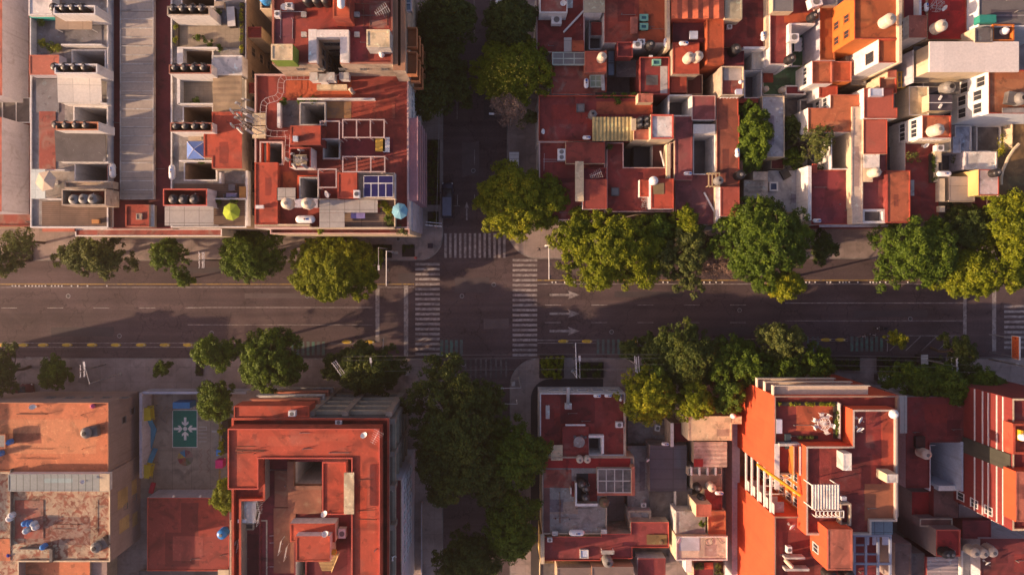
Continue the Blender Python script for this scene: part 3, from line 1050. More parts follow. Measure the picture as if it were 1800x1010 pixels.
def b_kiosk(root):
    mb = MB()
    mb.box(-.65, -.9, 0, .65, .9, 2.2)
    part('cabin', mb, frame_d, root)
    m2 = MB()
    m2.box(-.75, -1.05, 2.2, .75, 1.05, 2.32)
    part('roof', m2, frame_w, root)
    m3 = MB()
    for i in range(3):
        m3.box(-.7, -.6 + i * .6 - .02, 2.32, .7, -.6 + i * .6 + .02, 2.34)
    part('roof_seam', m3, gplas, root)
put(('kiosk', 1), b_kiosk, 'white roofed kiosk on the right pavement of the upper street beside the yellow tree', 'kiosk', 903, 283, .15)
put(('kiosk', 1), b_kiosk, 'white panelled kiosk roof between dark hedges left of the twin crossarms', 'kiosk', 1614, 629, .15, 2, .72)
put(('kiosk', 1), b_kiosk, 'narrow white kiosk at the gate beside the dark tree, lower right pavement', 'kiosk', 1546, 662, .15, 90, (.7, .9, .6))
def b_box(w, d, h, m, mm=None):
    def f(root):
        mb = MB()
        mb.box(-w / 2, -d / 2, 0, w / 2, d / 2, h)
        part('body', mb, m, root)
        m2 = MB()
        m2.box(-w / 2 - .03, -d / 2 - .03, h, w / 2 + .03, d / 2 + .03, h + .06)
        m2.box(-w / 4, d / 2 + .002, h * .3, w / 4, d / 2 + .02, h * .8)
        part('lid', m2, mm or m, root)
    return f
put(('control_cabinet', 1), b_box(.55, .4, 1.2, grey, lgrey), 'grey control cabinet between the lamp and the dark planting bed on the corner', 'cabinet', 697.5, 444, .15)
put(('control_cabinet', 1), b_box(.55, .4, 1.2, grey, lgrey), 'small white cabinet alone on the lower left corner pavement', 'cabinet', 718, 655, .15)
put(('litter_bin', 1), b_box(.7, .7, .9, M('dark_purple', (.03, .02, .035))), 'dark round litter bin alone on the upper left corner pavement', 'bin', 757, 432, .15)
put(('fire_hydrant', 1), lambda root: part('barrel', (lambda m: (m.lathe([(0, 0), (.22, 0), (.16, .1), (.16, .55), (.22, .6), (.12, .78), (0, .8)], 10), m)[1])(MB()), M('pale_red', (.55, .12, .10)), root) and None,
    'small pale red post on the kerb at the corner of the planting bed', 'bollard', 731, 453, .15)
put(('control_cabinet', 1), b_box(.55, .4, 1.2, grey, lgrey), 'pale cabinet on the kerb of the lower street, right corner', 'cabinet', 902, 671, .15, 90, 1.2)
# ---------------------------------------------------------------- vehicles
def b_car(L=4.3, Wd=1.75, paint=None, van=False, hh=1.45):
    def f(root):
        p = paint
        # stations along x (front = +x): body lower shell
        def shell(st, n=12):
            mb = MB()
            vs = []
            for x, hw, zb, zt in st:
                ring = []
                for k in range(n):
                    a = 2 * math.pi * k / n
                    ca, sa = math.cos(a), math.sin(a)
                    y = hw * (abs(ca) ** .35) * (1 if ca >= 0 else -1)
                    z = (zb + zt) / 2 + (zt - zb) / 2 * (abs(sa) ** .45) * (1 if sa >= 0 else -1)
                    ring.append((x, y, z))
                vs += ring
            fs = []
            m = len(st)
            for i in range(m - 1):
                for k in range(n):
                    fs.append((i * n + k, i * n + (k + 1) % n, (i + 1) * n + (k + 1) % n, (i + 1) * n + k))
            fs += [tuple(range(n))[::-1], tuple((m - 1) * n + k for k in range(n))]
            mb.add(vs, fs)
            return mb
        h = L / 2
        w = Wd / 2
        part('body', shell([(-h, w * .8, .35, .75), (-h + .12, w * .95, .25, .92), (-h * .5, w, .22, .95), (h * .3, w, .22, .93), (h - .5, w * .95, .22, .82), (h - .08, w * .82, .26, .7), (h, w * .7, .32, .6)]), p, root, smooth=True)
        if van: cab = [(-h + .12, w * .84, .8, 1.5), (-h + .3, w * .86, .8, hh + .35), (h * .15, w * .86, .8, hh + .37), (h * .42, w * .82, .8, hh), (h * .68, w * .78, .78, .9)]
        else: cab = [(-h * .85, w * .76, .8, .98), (-h * .55, w * .78, .8, hh - .05), (-.05 * h, w * .8, .8, hh), (h * .12, w * .78, .8, hh - .05), (h * .48, w * .74, .78, .9)]
        part('greenhouse', shell(cab), glass, root, smooth=True)
        m2 = MB()
        if van: m2.box(-h + .35, -w * .74, hh + .36, h * .15, w * .74, hh + .40)
        else: m2.box(-h * .52, -w * .64, hh - .03, h * .1, w * .64, hh + .02)
        part('roof', m2, p if not van else M('silver_blue', (.14, .16, .22), rough=.35), root)
        for sx in (-.62, .62):
            for sy in (-1, 1):
                m3 = MB()
                T = Matrix.Translation((sx * h, sy * (w - .1), .32)) @ Matrix.Rotation(math.pi / 2, 4, 'X')
                m3.lathe([(0, -.1), (.32, -.1), (.32, .1), (0, .1)], 14, 0, T)
                wo = part('wheel', m3, black, root)
                m4 = MB()
                m4.lathe([(0, -.105), (.18, -.105), (.18, .105), (0, .105)], 10, 0, T)
                part('rim', m4, metal, wo)
        for sy in (-1, 1):
            m5 = MB()
            m5.box(h - .22, sy * w * .75 - .14, .55, h - .04, sy * w * .75 + .1, .68)
            part('headlight', m5, gasw, root)
            m6 = MB()
            m6.box(h * .38, sy * w - .02 if sy > 0 else sy * w - .18, .95, h * .46, sy * w + .18 if sy > 0 else sy * w + .02, 1.08)
            part('mirror', m6, p, root)
    return f
put(('parked_van', 1), b_car(5.6, 1.9, M('dark_blue_paint', (.02, .025, .05), rough=.3), True), 'dark blue van with silver roof parked at the left kerb of the upper street', 'van', 787, 353, .0, 90)
put(('parked_car', 1), b_car(4.3, 1.8, M('white_car_paint', (.7, .7, .72), rough=.25)), 'white car parked half under the tree on the upper street', 'car', 880, 24, .0, 90)
put(('parked_car', 2), b_car(4.2, 1.75, M('black_car_paint', (.012, .012, .015), rough=.25)), 'black car parked under trees on the lower street', 'car', 893, 872, 0, 90)
put(('parked_car', 3), b_car(4.2, 1.75, M('dark_red_paint', (.12, .01, .015), rough=.3)), 'dark red car parked under leaves at the far lower left pavement', 'car', 40, 685, .15, 10)
def b_bike(m):
    def f(root):
        for x in (-.52, .52):
            mb = MB()
            T = Matrix.Translation((x, 0, .34)) @ Matrix.Rotation(math.pi / 2, 4, 'X')
            mb.lathe([(.30, -.02), (.34, -.02), (.34, .02), (.30, .02), (.30, -.02)], 16, 0, T)
            w = part('wheel', mb, black, root)
            m3 = MB()
            for k in range(6):
                a = k * math.pi / 6
                m3.tube((x - .3 * math.cos(a), 0, .34 - .3 * math.sin(a)), (x + .3 * math.cos(a), 0, .34 + .3 * math.sin(a)), .006, n=3)
            part('spokes', m3, metal, w)
        mb = MB()
        P = {'bb': (-.05, 0, .3), 'seat': (-.2, 0, .82), 'head': (.38, 0, .85), 'r': (-.52, 0, .34), 'f': (.52, 0, .34)}
        for a, b in (('bb', 'seat'), ('seat', 'head'), ('bb', 'head'), ('bb', 'r'), ('seat', 'r'), ('head', 'f')): mb.tube(P[a], P[b], .022)
        part('frame', mb, m, root)
        mb = MB()
        mb.path([(.3, -.3, 1.0), (.4, -.12, 1.0), (.4, .12, 1.0), (.3, .3, 1.0)], .018)
        mb.tube((.38, 0, .85), (.4, 0, 1.0), .02)
        part('handlebar', mb, metal, root)
        mb = MB()
        mb.box(-.36, -.09, .84, -.08, .09, .9)
        part('saddle', mb, black, root)
    return f
put(('bicycle', 1), b_bike(M('pink_frame', (.7, .45, .42))), 'pale pink bicycle left standing on the green cycle stripes', 'bicycle', 1511, 590.5, 0, 8)
put(('bicycle', 2), b_bike(frame_w), 'pale bicycle beside the green cycle stripes, nearer the traffic lane', 'bicycle', 1529, 587, 0, -12)
def b_moto(root):
    for x in (-.65, .65):
        mb = MB()
        T = Matrix.Translation((x, 0, .32)) @ Matrix.Rotation(math.pi / 2, 4, 'X')
        mb.lathe([(.18, -.07), (.32, -.07), (.32, .07), (.18, .07), (.18, -.07)], 16, 0, T)
        part('wheel', mb, black, root)
    mb = MB()
    mb.lathe([(0, -.55), (.16, -.4), (.2, 0), (.15, .35), (0, .6)], 10, 0, Matrix.Translation((.05, 0, .62)) @ Matrix.Rotation(math.pi / 2, 4, 'Y'))
    mb.tube((.45, 0, .75), (.65, 0, .32), .04)
    mb.tube((-.3, 0, .5), (-.65, 0, .32), .04)
    part('body', mb, M('moto_paint', (.03, .03, .035), rough=.3), root)
    mb = MB()
    mb.box(-.75, -.14, .74, -.05, .14, .82)
    mb.box(-.95, -.2, .82, -.6, .2, 1.1)
    part('seat', mb, black, root)
    mb = MB()
    mb.path([(.35, -.36, 1.02), (.45, -.15, 1.0), (.45, .15, 1.0), (.35, .36, 1.02)], .02)
    part('handlebar', mb, metal, root)
    mb = MB()
    mb.lathe([(0, 0), (.1, 0), (.08, .08), (0, .1)], 10, 0, Matrix.Translation((.6, 0, .85)) @ Matrix.Rotation(math.pi / 2, 4, 'Y'))
    part('headlight', mb, gasw, root)
put(('motorcycle', 1), b_moto, 'dark motorcycle riding along the shadowed avenue near the green stripes', 'motorcycle', 1544, 576, 0, 180)
def person(label, px, py, joints, z=0, rot=0, scale=1, cloth=None, hair=None, skin=None, hands=True):
    """one skinned body: joints name -> (x,y,z,r); bones list fixed"""
    B = [('hip', 'waist'), ('waist', 'chest'), ('chest', 'neck'), ('neck', 'head'), ('head', 'crown')]
    for s in 'lr':
        B += [('hip', 'thigh' + s), ('thigh' + s, 'knee' + s), ('knee' + s, 'ankle' + s), ('ankle' + s, 'toe' + s),
              ('chest', 'sho' + s), ('sho' + s, 'elb' + s), ('elb' + s, 'wri' + s), ('wri' + s, 'palm' + s)]
        for k in range(4): B.append(('palm' + s, 'f%d%s' % (k, s)))
        B.append(('wri' + s, 'th' + s))
    names = list(joints)
    me = bpy.data.meshes.new('person')
    me.from_pydata([joints[k][:3] for k in names], [(names.index(a), names.index(b)) for a, b in B], [])
    o = bpy.data.objects.new('person', me)
    SC.collection.objects.link(o)
    o.location = W(px, py, z)
    o.rotation_euler = (0, 0, math.radians(rot))
    md = o.modifiers.new('skin', 'SKIN')
    for i, k in enumerate(names):
        r_ = joints[k][3]
        me.skin_vertices[0].data[i].radius = (r_, r_)
    me.skin_vertices[0].data[names.index('hip')].use_root = True
    sub = o.modifiers.new('sub', 'SUBSURF')
    sub.levels = sub.render_levels = 1
    me.materials.append(cloth)
    tag(o, label, 'person')
    h = joints['head']
    mb = MB()
    mb.lathe([(0, -.02), (.12, .0), (.14, .08), (.12, .17), (0, .2)], 14, 0, Matrix.Translation((h[0] - .01, h[1], h[2] - .02)))
    hh = part('helmet', mb, hair, None)
    hh.parent = o
    return o
J = {'hip': (-.28, 0, .92, .15), 'waist': (-.22, 0, 1.1, .14), 'chest': (-.1, 0, 1.33, .17), 'neck': (-.04, 0, 1.48, .06), 'head': (.0, 0, 1.58, .09), 'crown': (.01, 0, 1.70, .08)}
for s, y in (('l', 1), ('r', -1)):
    J.update({'thigh' + s: (-.22, .12 * y, .88, .09), 'knee' + s: (.16, .24 * y, .8, .065), 'ankle' + s: (-.02, .22 * y, .42, .045), 'toe' + s: (.14, .23 * y, .36, .035),
              'sho' + s: (-.08, .2 * y, 1.38, .07), 'elb' + s: (.1, .34 * y, 1.14, .048), 'wri' + s: (.3, .36 * y, 1.06, .032), 'palm' + s: (.36, .35 * y, 1.05, .03), 'th' + s: (.36, .29 * y, 1.03, .012)})
    for k in range(4): J['f%d%s' % (k, s)] = (.42 - .01 * abs(k - 1), (.31 + .025 * k) * y, 1.02, .011)
person('person in dark clothes and helmet riding the motorcycle on the avenue', 1544, 576, J, 0, 180, cloth=M('dark_jacket', (.03, .03, .045)), hair=M('dark_helmet', (.02, .02, .02), rough=.3))
# standing person on the lit corner
J2 = {'hip': (0, 0, .95, .13), 'waist': (0, 0, 1.12, .12), 'chest': (.02, 0, 1.34, .15), 'neck': (.03, 0, 1.5, .055), 'head': (.05, 0, 1.6, .085), 'crown': (.05, 0, 1.72, .075)}
for s, y in (('l', 1), ('r', -1)):
    J2.update({'thigh' + s: (0, .1 * y, .9, .085), 'knee' + s: (.16 * y, .1 * y, .5, .06), 'ankle' + s: (.2 * y - .05, .1 * y, .09, .042), 'toe' + s: (.2 * y + .1, .1 * y, .04, .034),
               'sho' + s: (0, .19 * y, 1.4, .06), 'elb' + s: (-.1 * y, .26 * y, 1.14, .045), 'wri' + s: (-.14 * y + .08, .27 * y, .9, .03), 'palm' + s: (-.14 * y + .1, .27 * y, .83, .03), 'th' + s: (-.14 * y + .15, .24 * y, .8, .012)})
    for k in range(4): J2['f%d%s' % (k, s)] = (-.14 * y + .08 + .02 * k, .28 * y, .75 - .01 * abs(k - 1), .011)
person('person in dark clothes walking on the lit corner pavement above the right crossing', 947, 438, J2, .15, 200, cloth=M('dark_clothes', (.04, .03, .05)), hair=M('dark_hair', (.02, .012, .01)))
# ================================================================ NW block
K5 = 4.81
a1, a2, a3, a4, a5, a6 = crop(0, 0, K5), crop(0, 200, K5), crop(280, 0, K5), crop(280, 200, K5), crop(460, 0, K5), crop(460, 200, K5)
TANKB = b_tank(black, gplas, .6, 1.15)
TANKC = b_tank(bplas, gplas, .62, 1.3)
TANKC2 = b_tank(bplas, gplas, .74, 1.45, .8)
TANKG = b_tank(gplas, black, .8, 1.5)
TANKL = b_tank(M('blue_tank', (.03, .25, .62), rough=.4), gplas, .8, 1.5)
def tanks(pts, z, where, group, kind='black', sc=1, rot=0, extra=''):
    bl = {'black': TANKB, 'cream': TANKC, 'cream_tall': TANKC2, 'grey': TANKG, 'blue': TANKL}[kind]
    words = ['leftmost', 'second from left', 'third from left', 'rightmost'] if len(pts) == 4 else ['leftmost', 'middle', 'rightmost'] if len(pts) == 3 else ['left', 'right'] if len(pts) == 2 else ['single']
    for i, (x, y) in enumerate(pts):
        col = {'black': 'black', 'cream': 'cream', 'cream_tall': 'tall cream', 'grey': 'grey', 'blue': 'blue'}[kind]
        put(('water_tank', kind), bl, '%s %s water tank %s' % (words[i], col, where), 'water tank', x, y, z, rot + 40 * i, sc, group)
def gas(x, y, z, rot, label, sc=1):
    put(('gas_tank', 1), b_gas(), label, 'gas tank', x, y, z, rot, sc)
def dish(x, y, z, rot, label, sc=1):
    put(('satellite_dish', 1), b_dish(), label, 'satellite dish', x, y, z, rot, sc)
def unit(x, y, z, rot, label, sc=1):
    put(('air_conditioner', 1), b_unit(), label, 'air conditioner', x, y, z, rot, sc)
def gheater(x, y, z, rot, label, sc=1):
    put(('gas_cylinder', 1), b_gas(1.15, .27), label, 'gas cylinder', x, y, z, rot, sc)
# --- long terrace building with the glazed central strip (two wings)
h = house('long building with maroon roof and a grey translucent strip down its middle', 243, 180, 'building')
blk(h, (188, -60, 304, 402), 12, 0, M('plum_wine_roof', (.15, .026, .032), var=.15, stain=(.10, .04, .04), amt=.5, sscale=.3), tanw, ph=.35)
skylight(h, (213, -60, 272, 350.5), 12.2, skyl, lgrey, .35, 1, 26, b=.12)
blk(h, (220, 359.5, 262, 398.5), 14, 12, red, tanw, ph=.15, sub='stair_room')
slab(h, (262.5, 360, 271, 398), 13.6, .2, lgrey, 'ledge')
skylight(h, (240, 375, 250, 386), 14.05, tanw, beige, .15)
wings = {}
h = house('left wing of terraces with white light wells and tank boxes', 130, 200, 'building')
HW = h
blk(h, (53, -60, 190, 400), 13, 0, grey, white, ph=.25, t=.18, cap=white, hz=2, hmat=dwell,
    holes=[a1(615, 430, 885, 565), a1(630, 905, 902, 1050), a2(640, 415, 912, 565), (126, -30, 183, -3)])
blk(h, a1(240, -60, 440, 132), 14.5, 13, wroof, white, ph=.1, sub='roof_room')
blk(h, a1(245, 465, 500, 634), 14.5, 13, salmon, lav, ph=.06, sub='roof_room')
slab(h, a1(255, 150, 860, 375), 12.85, .05, bluetile, 'terrace_floor')
slab(h, a1(300, 670, 500, 950), 12.86, .05, bluetile, 'terrace_floor')
slab(h, a2(330, -20, 470, 470), 12.87, .05, oldred, 'terrace_floor')
slab(h, a2(355, 740, 945, 958), 12.88, .05, deck, 'terrace_floor')
blk(h, a1(250, 140, 460, 152), 13.9, 12.8, M('teal_wall', (.03, .40, .33)), M('teal_wall', (.03, .40, .33)), ph=0, sub='garden_wall')
for r_ in (a1(515, 372, 860, 384), a1(252, 150, 262, 462), a2(380, 470, 545, 480), a2(380, 715, 545, 724), a2(520, 405, 915, 415), a1(540, 870, 905, 882)):
    blk(h, r_, 13.9, 12.8, white, white, ph=0, sub='garden_wall')
wins(h, 'E', 190, 13, 150, 390, 6, (9.5, 6.5, 3.5), 1.0, 1.2)
h = house('right wing of terraces with planted edges and a big orange red roof', 372, 200, 'building')
HE = h
blk(h, (300, -60, 433, 400), 13, 0, grey, tanw, ph=.25, t=.18, cap=white, hz=2, hmat=dwell,
    holes=[a3(200, 432, 445, 545), a3(208, 905, 445, 1050), a4(218, 415, 478, 556), a3(195, -60, 465, 52)])
slab(h, a3(165, 200, 735, 400), 12.85, .05, tile, 'terrace_floor')
slab(h, a3(500, 40, 700, 200), 12.86, .05, bluetile, 'terrace_floor')
slab(h, a3(185, 670, 455, 870), 12.85, .05, tile, 'terrace_floor')
slab(h, a4(125, 590, 740, 710), 12.85, .05, deck, 'terrace_floor')
slab(h, a4(462, 725, 735, 950), 12.86, .05, deck, 'terrace_floor')
blk(h, a3(443, 468, 700, 632), 15, 13, wroof, white, ph=.08, sub='roof_room')
blk(h, [a3(443, 945, 700, 1425), a4(375, 155, 447, 370)], 15.2, 13, salmon if False else M('coral_roof', (.42, .068, .034), var=.12, stain=(.32, .10, .07), amt=.4, sscale=.3), tanw, ph=.08, sub='roof_room')
corr(h, a3(455, 635, 697, 945), 14.6, 'y', M('weathered_boards', (.33, .24, .15), var=.3, stain=(.18, .12, .08), amt=.6), 'board_roof', pitch=.8, amp=.07)
posts(h, a3(455, 635, 697, 945), 14.6, 12.9, bark)
for r_ in (a3(150, 398, 488, 412), a3(160, 872, 495, 884), a4(165, 392, 450, 403), a4(505, 495, 523, 585), a3(150, 660, 175, 880), a3(150, 410, 200, 540), a4(735, 480, 746, 945), a4(455, 712, 740, 722)):
    blk(h, r_, 13.9, 12.8, white, white, ph=0, sub='garden_wall')
wins(h, 'E', 433, 13, 20, 390, 9, (10.5, 7.5, 4.5), 1.1, 1.4, fm=tanw)
blk(h, a3(750, 228, 864, 320), 12.5, 6, maroon, cream, ph=.2, sub='stair_tower')
blk(h, a3(757, 700, 845, 792), 12.5, 6, maroon, cream, ph=.2, sub='stair_tower')
# tank boxes
def tankbox(label, r, z, z0, n, rim=white, wall=white, xs=None, side=None, floor=maroon):
    o = empty('tank_box', (wx((r[0] + r[2]) / 2, z), wy((r[1] + r[3]) / 2, z), KZ * z0))
    tag(o, label, 'tank box', 'open topped tank boxes on the terraces')
    blk(o, r, z, z0, floor, wall, ph=1.75, t=.17, cap=rim, wn='wall')
    return o
tb = [(HW, a1(450, 45, 805, 124), 'dark', 'white open box over the tan awning, left wing'), (HW, a1(460, 540, 822, 624), '', 'white open box over the white panelled canopy, left wing'),
      (HW, a2(470, 68, 832, 140), '', 'orange rimmed open box over the dark tarpaulin, left wing'),
      (HE, a3(65, 52, 425, 132), '', 'beige rimmed open box above the planted terrace, right wing'), (HE, a3(80, 546, 440, 625), '', 'brown rimmed open box beside the board roof, right wing'), (HE, a4(90, 74, 448, 152), '', 'brown rimmed open box beside the blue gazebo, right wing')]
wh = ['in the box over the tan awning', 'in the box over the white canopy', 'in the box over the dark tarpaulin', 'in the box above the planted terrace', 'in the box beside the board roof', 'in the box beside the blue gazebo']
for i, (p_, r_, _, lb) in enumerate(tb):
    tankbox(lb, r_, 16.6, 13, 4, rim=[white, white, M('orange_rim', (.5, .2, .1)), beige, M('brown_rim', (.32, .12, .08)), M('brown_rim', (.32, .12, .08))][i])
    x0, x1 = r_[0] + 9, r_[2] - 14 + (i > 2) * 6
    if i > 2: x0 += 8
    tanks([(x0 + (x1 - x0) * k / 3, (r_[1] + r_[3]) / 2) for k in range(4)], 15.4, wh[i], 'tanks ' + wh[i], sc=.93)
tankbox('large maroon open box with three tanks above the grey panel roof', a4(30, 632, 405, 778), 16, 13, 3, rim=M('red_rim', (.5, .09, .06)), wall=lav)
tanks([(313, 351.5), (330, 351.5), (349, 351.5)], 14.8, 'in the maroon box above the grey panel roof', 'tanks in the maroon box', 'black', 1.15)
tankbox('pale open box with dusty tanks at the foot of the left wing', a2(520, 635, 895, 775), 16, 13, 3, rim=beige, wall=beige, floor=oldred)
tanks([(139, 352), (156, 351), (172, 351)], 14.8, 'in the pale box at the foot of the left wing', 'tanks in the pale box', 'grey', .85)
blk(HW, a2(545, 570, 950, 632), 14.4, 13, beige, beige, ph=.4, sub='roof_room')
# canopies on the wings
def canopy(label, r, z, z0, mat, tilt=(0, 0), cat='canopy', name='canopy', pm=None, t=.08):
    x0, y0, x1, y1 = wr(r, z)
    o = empty(name, ((x0 + x1) / 2, (y0 + y1) / 2, KZ * z0))
    tag(o, label, cat)
    slab(o, r, z, t, mat, 'cover', tilt)
    posts(o, r, z, z0, pm or frame_w, .1)
    return o
canopy('tan sloping awning under the top left tank box', a1(468, 132, 778, 250), 14.2, 12.9, M('tan_awning', (.36, .27, .20), var=.05, seam=(2, 9, .05), seamcol=.7))
canopy('white panelled canopy under the middle tank box, left wing', a1(490, 630, 850, 866), 14.4, 12.9, wpanel, (-.3, .2))
canopy('dark wrinkled tarpaulin stretched over the left wing terrace', a2(472, 142, 882, 402), 14.5, 12.9, M('dark_tarpaulin', (.11, .095, .09), rough=.6, var=.25, scale=.5, bump=.6, stain=(.4, .38, .36), amt=.5, sscale=.9, cov=.68), (-.5, .3))
canopy('white panelled canopy at the far left beside the cream parasol', a2(263, 468, 382, 718), 14.2, 9, M('pale_mint_panel', (.62, .70, .68), var=.04, seam=(1.6, 1.2, .03), seamcol=.75))
canopy('grey panelled canopy below the maroon tank box', a4(46, 785, 458, 945), 14.6, 12.9, panel)
# gazebo
def gazebo():
    x0, y0, x1, y1 = wr((326, 247.5, 358, 278.5), 15)
    o = empty('gazebo', ((x0 + x1) / 2, (y0 + y1) / 2, KZ * 13))
    tag(o, 'blue and lilac pyramid gazebo on the small terrace', 'gazebo')
    z = KZ * 14.6
    cx, cy = (x0 + x1) / 2, (y0 + y1) / 2
    mb = MB()
    mb.add([(x0, y0, z), (x1, y0, z), (x1, y1, z), (x0, y1, z), (cx, cy, z + .8)], [(0, 1, 4), (1, 2, 4), (2, 3, 4), (3, 0, 4), (3, 2, 1, 0)])
    part('canopy', mb, M('blue_canvas', (.12, .22, .55), var=.06), o)
    mb = MB()
    for p in ((x0, y0), (x1, y0), (x1, y1), (x0, y1)): mb.tube((p[0], p[1], z), (cx, cy, z + .82), .03, n=4)
    part('seam', mb, frame_w, o)
    for x, y in ((x0 + .1, y0 + .1), (x1 - .1, y0 + .1), (x1 - .1, y1 - .1), (x0 + .1, y1 - .1)):
        m = MB()
        m.tube((x, y, KZ * 13 - .2), (x, y, z), .03)
        part('post', m, frame_w, o)
gazebo()
put(('parasol', 'cream'), b_parasol(6, 1.45, M('cream_canvas', (.66, .52, .38), var=.04)), 'cream six sided parasol on the red terrace at far left', 'parasol', 98, 321, 13, 12, off=-.2)
put(('parasol', 'lime'), b_parasol(8, 1.2, M('lime_canvas', (.36, .46, .03), var=.04)), 'lime green parasol on the dark deck terrace', 'parasol', 417, 374, 13, 10, off=-.2)
put(('parasol', 'aqua'), b_parasol(8, 1.1, M('aqua_canvas', (.17, .40, .50), var=.04)), 'light blue parasol on the street side corner of the terrace', 'parasol', 707, 373, 13.8, 10)
put(('parasol', 'lime'), b_parasol(8, 1.2, M('lime_canvas', (.36, .46, .03))), 'pale lime parasol half hidden by trees on the maroon roof', 'parasol', 1727, 371, 5, 0, 1.05)
gas(202.5, 301, 12.1, 92, 'white gas tank upright in view on the maroon roof beside the left wing', 1.0)
gas(306.5, 304, 13, 90, 'white gas tank on the edge of the right wing above the maroon box', 1.0)
for i, (x, y, z_, r_) in enumerate(((77, 41, 13, .75), (77, 78, 13, .7), (92.5, 87, 13, .8), (100, 82, 13, .9))):
    shrub(['dark shrub by the teal wall', 'small lime shrub on the grey terrace', 'green shrub in the corner of the grey terrace', 'yellow shrub in the corner of the grey terrace'][i], x, y, z_, r_, [LG, LB, LG, LB][i], .8, off=-.25)
hedge('low bright hedge along the left edge of the planted terrace', a3(140, 165, 172, 395), 12.8, .9, LB)
hedge('bright hedge along the right edge of the planted terrace', a3(692, 30, 722, 470), 12.8, .9, LB)
for x, y, n_ in ((388, 85, 'dark potted plant by the pale wall of the planted terrace'), (370, 79, 'small dark plant below the tank box terrace'), (350, 66, 'weedy patch in the middle of the planted terrace'), (346, 180, 'low plant along the wall of the middle terrace'), (383, 26, 'dark climbing plant beside the stone terrace door'), (381, 352, 'palm like plant at the corner of the deck terrace'), (413, 352, 'bright plant above the lime parasol'), (355, 283, 'yellow plant beneath the blue gazebo')):
    shrub(n_, x, y, 13, .6, LG, .7, name='potted_plant', cat='plant', pot=tanw, off=-.25)
def b_table(w, d, m, n=4):
    def f(root):
        mb = MB()
        mb.box(-w / 2, -d / 2, .70, w / 2, d / 2, .75)
        part('tabletop', mb, m, root)
        for x in (-1, 1):
            for y in (-1, 1):
                m2 = MB()
                m2.box(x * (w / 2 - .1) - .03, y * (d / 2 - .1) - .03, 0, x * (w / 2 - .1) + .03, y * (d / 2 - .1) + .03, .70)
                part('leg', m2, m, root)
    return f
def b_chair(m):
    def f(root):
        mb = MB()
        mb.box(-.24, -.24, .42, .24, .24, .47)
        part('seat', mb, m, root)
        mb = MB()
        mb.box(-.24, -.25, .47, -.2, .25, .92)
        part('backrest', mb, m, root)
        for x in (-.2, .2):
            for y in (-.2, .2):
                m2 = MB()
                m2.tube((x * 1.1, y * 1.1, 0), (x, y, .42), .02)
                part('leg', m2, m, root)
    return f
gm_ = M('grey_wicker', (.16, .15, .16))
put(('table', 'g'), b_table(.9, .9, gm_), 'grey square table on the dark deck terrace', 'table', 410, 330, 13, off=-.2)
put(('bench', 'g'), b_table(1.5, .55, M('lilac_cushion', (.3, .28, .42))), 'lilac cushioned bench below the grey table', 'bench', 410, 343.5, 13, off=-.2)
for x in (398.5, 421): put(('chair', 'g'), b_chair(gm_), '%s grey chair beside the lilac bench' % ('left' if x < 400 else 'right'), 'chair', x, 345, 13, 0, group='chairs beside the lilac bench', off=-.2)
put(('wood_cabinet', 1), b_box(.9, 1.5, .9, M('honey_wood', (.45, .22, .06))), 'honey coloured cabinet against the white wall of the deck', 'cabinet', 430, 339, 13, off=-.2)
put(('covered_grill', 1), b_box(1.0, 2.6, 1.0, black, M('white_cover', (.6, .58, .56))), 'black covered grill with a white sheet on the planted terrace', 'grill', 410, 33, 13, 4, off=-.2)
put(('covered_sofa', 1), b_box(1.3, .8, .7, beige), 'pale covered sofa at the top of the planted terrace', 'sofa', 388, 11, 13, off=-.2)
canopy('pale table like canopy on the small court above the deck', a4(245, 180, 355, 225), 13.4, 12.9, beige)
put(('water_heater', 1), b_box(.9, .5, .5, M('orange_crate', (.55, .25, .08))), 'orange crate on the brown deck at far left', 'crate', 170, 389.5, 13, off=-.2)
# eaves strip of the street front
h = house('street front ledge with a red strip roof below the terraces', 240, 408, 'building')
blk(h, (132, 402, 390, 415), 10.5, 0, oldred, cream, ph=.12, t=.14, cap=white)
slab(h, (74, 400.5, 131, 407), 10.8, .3, salmon, 'ledge')
wins(h, 'S', 415, 10.5, 140, 385, 8, (7, 4), 1.2, 1.2) if False else None
# far left buildings
h = house('low hazy brick red roof along the left edge', 28, 200, 'building')
blk(h, (-90, -60, 52, 172), 6, 0, oldred, tanw, ph=.3)
blk(h, (-90, 208, 58, 398), 6, 0, oldred, tanw, ph=.3)
slab(h, (-90, 172, 55, 208), 3, .2, dgrey, 'yard_floor')
skylight(h, (-20, 172, 54, 216), 7, dgrey, frame_w, .12, 3, 1)
pipes(h, (10, 10, 48, 160), 6, 4)
h = house('tall orange roofed building at the very left edge', -20, 200, 'building')
blk(h, (-160, -60, 4, 168), 11, 0, salmon, lav, ph=.3)
blk(h, (-160, 206, 3, 372), 11, 0, salmon, lav, ph=.3)
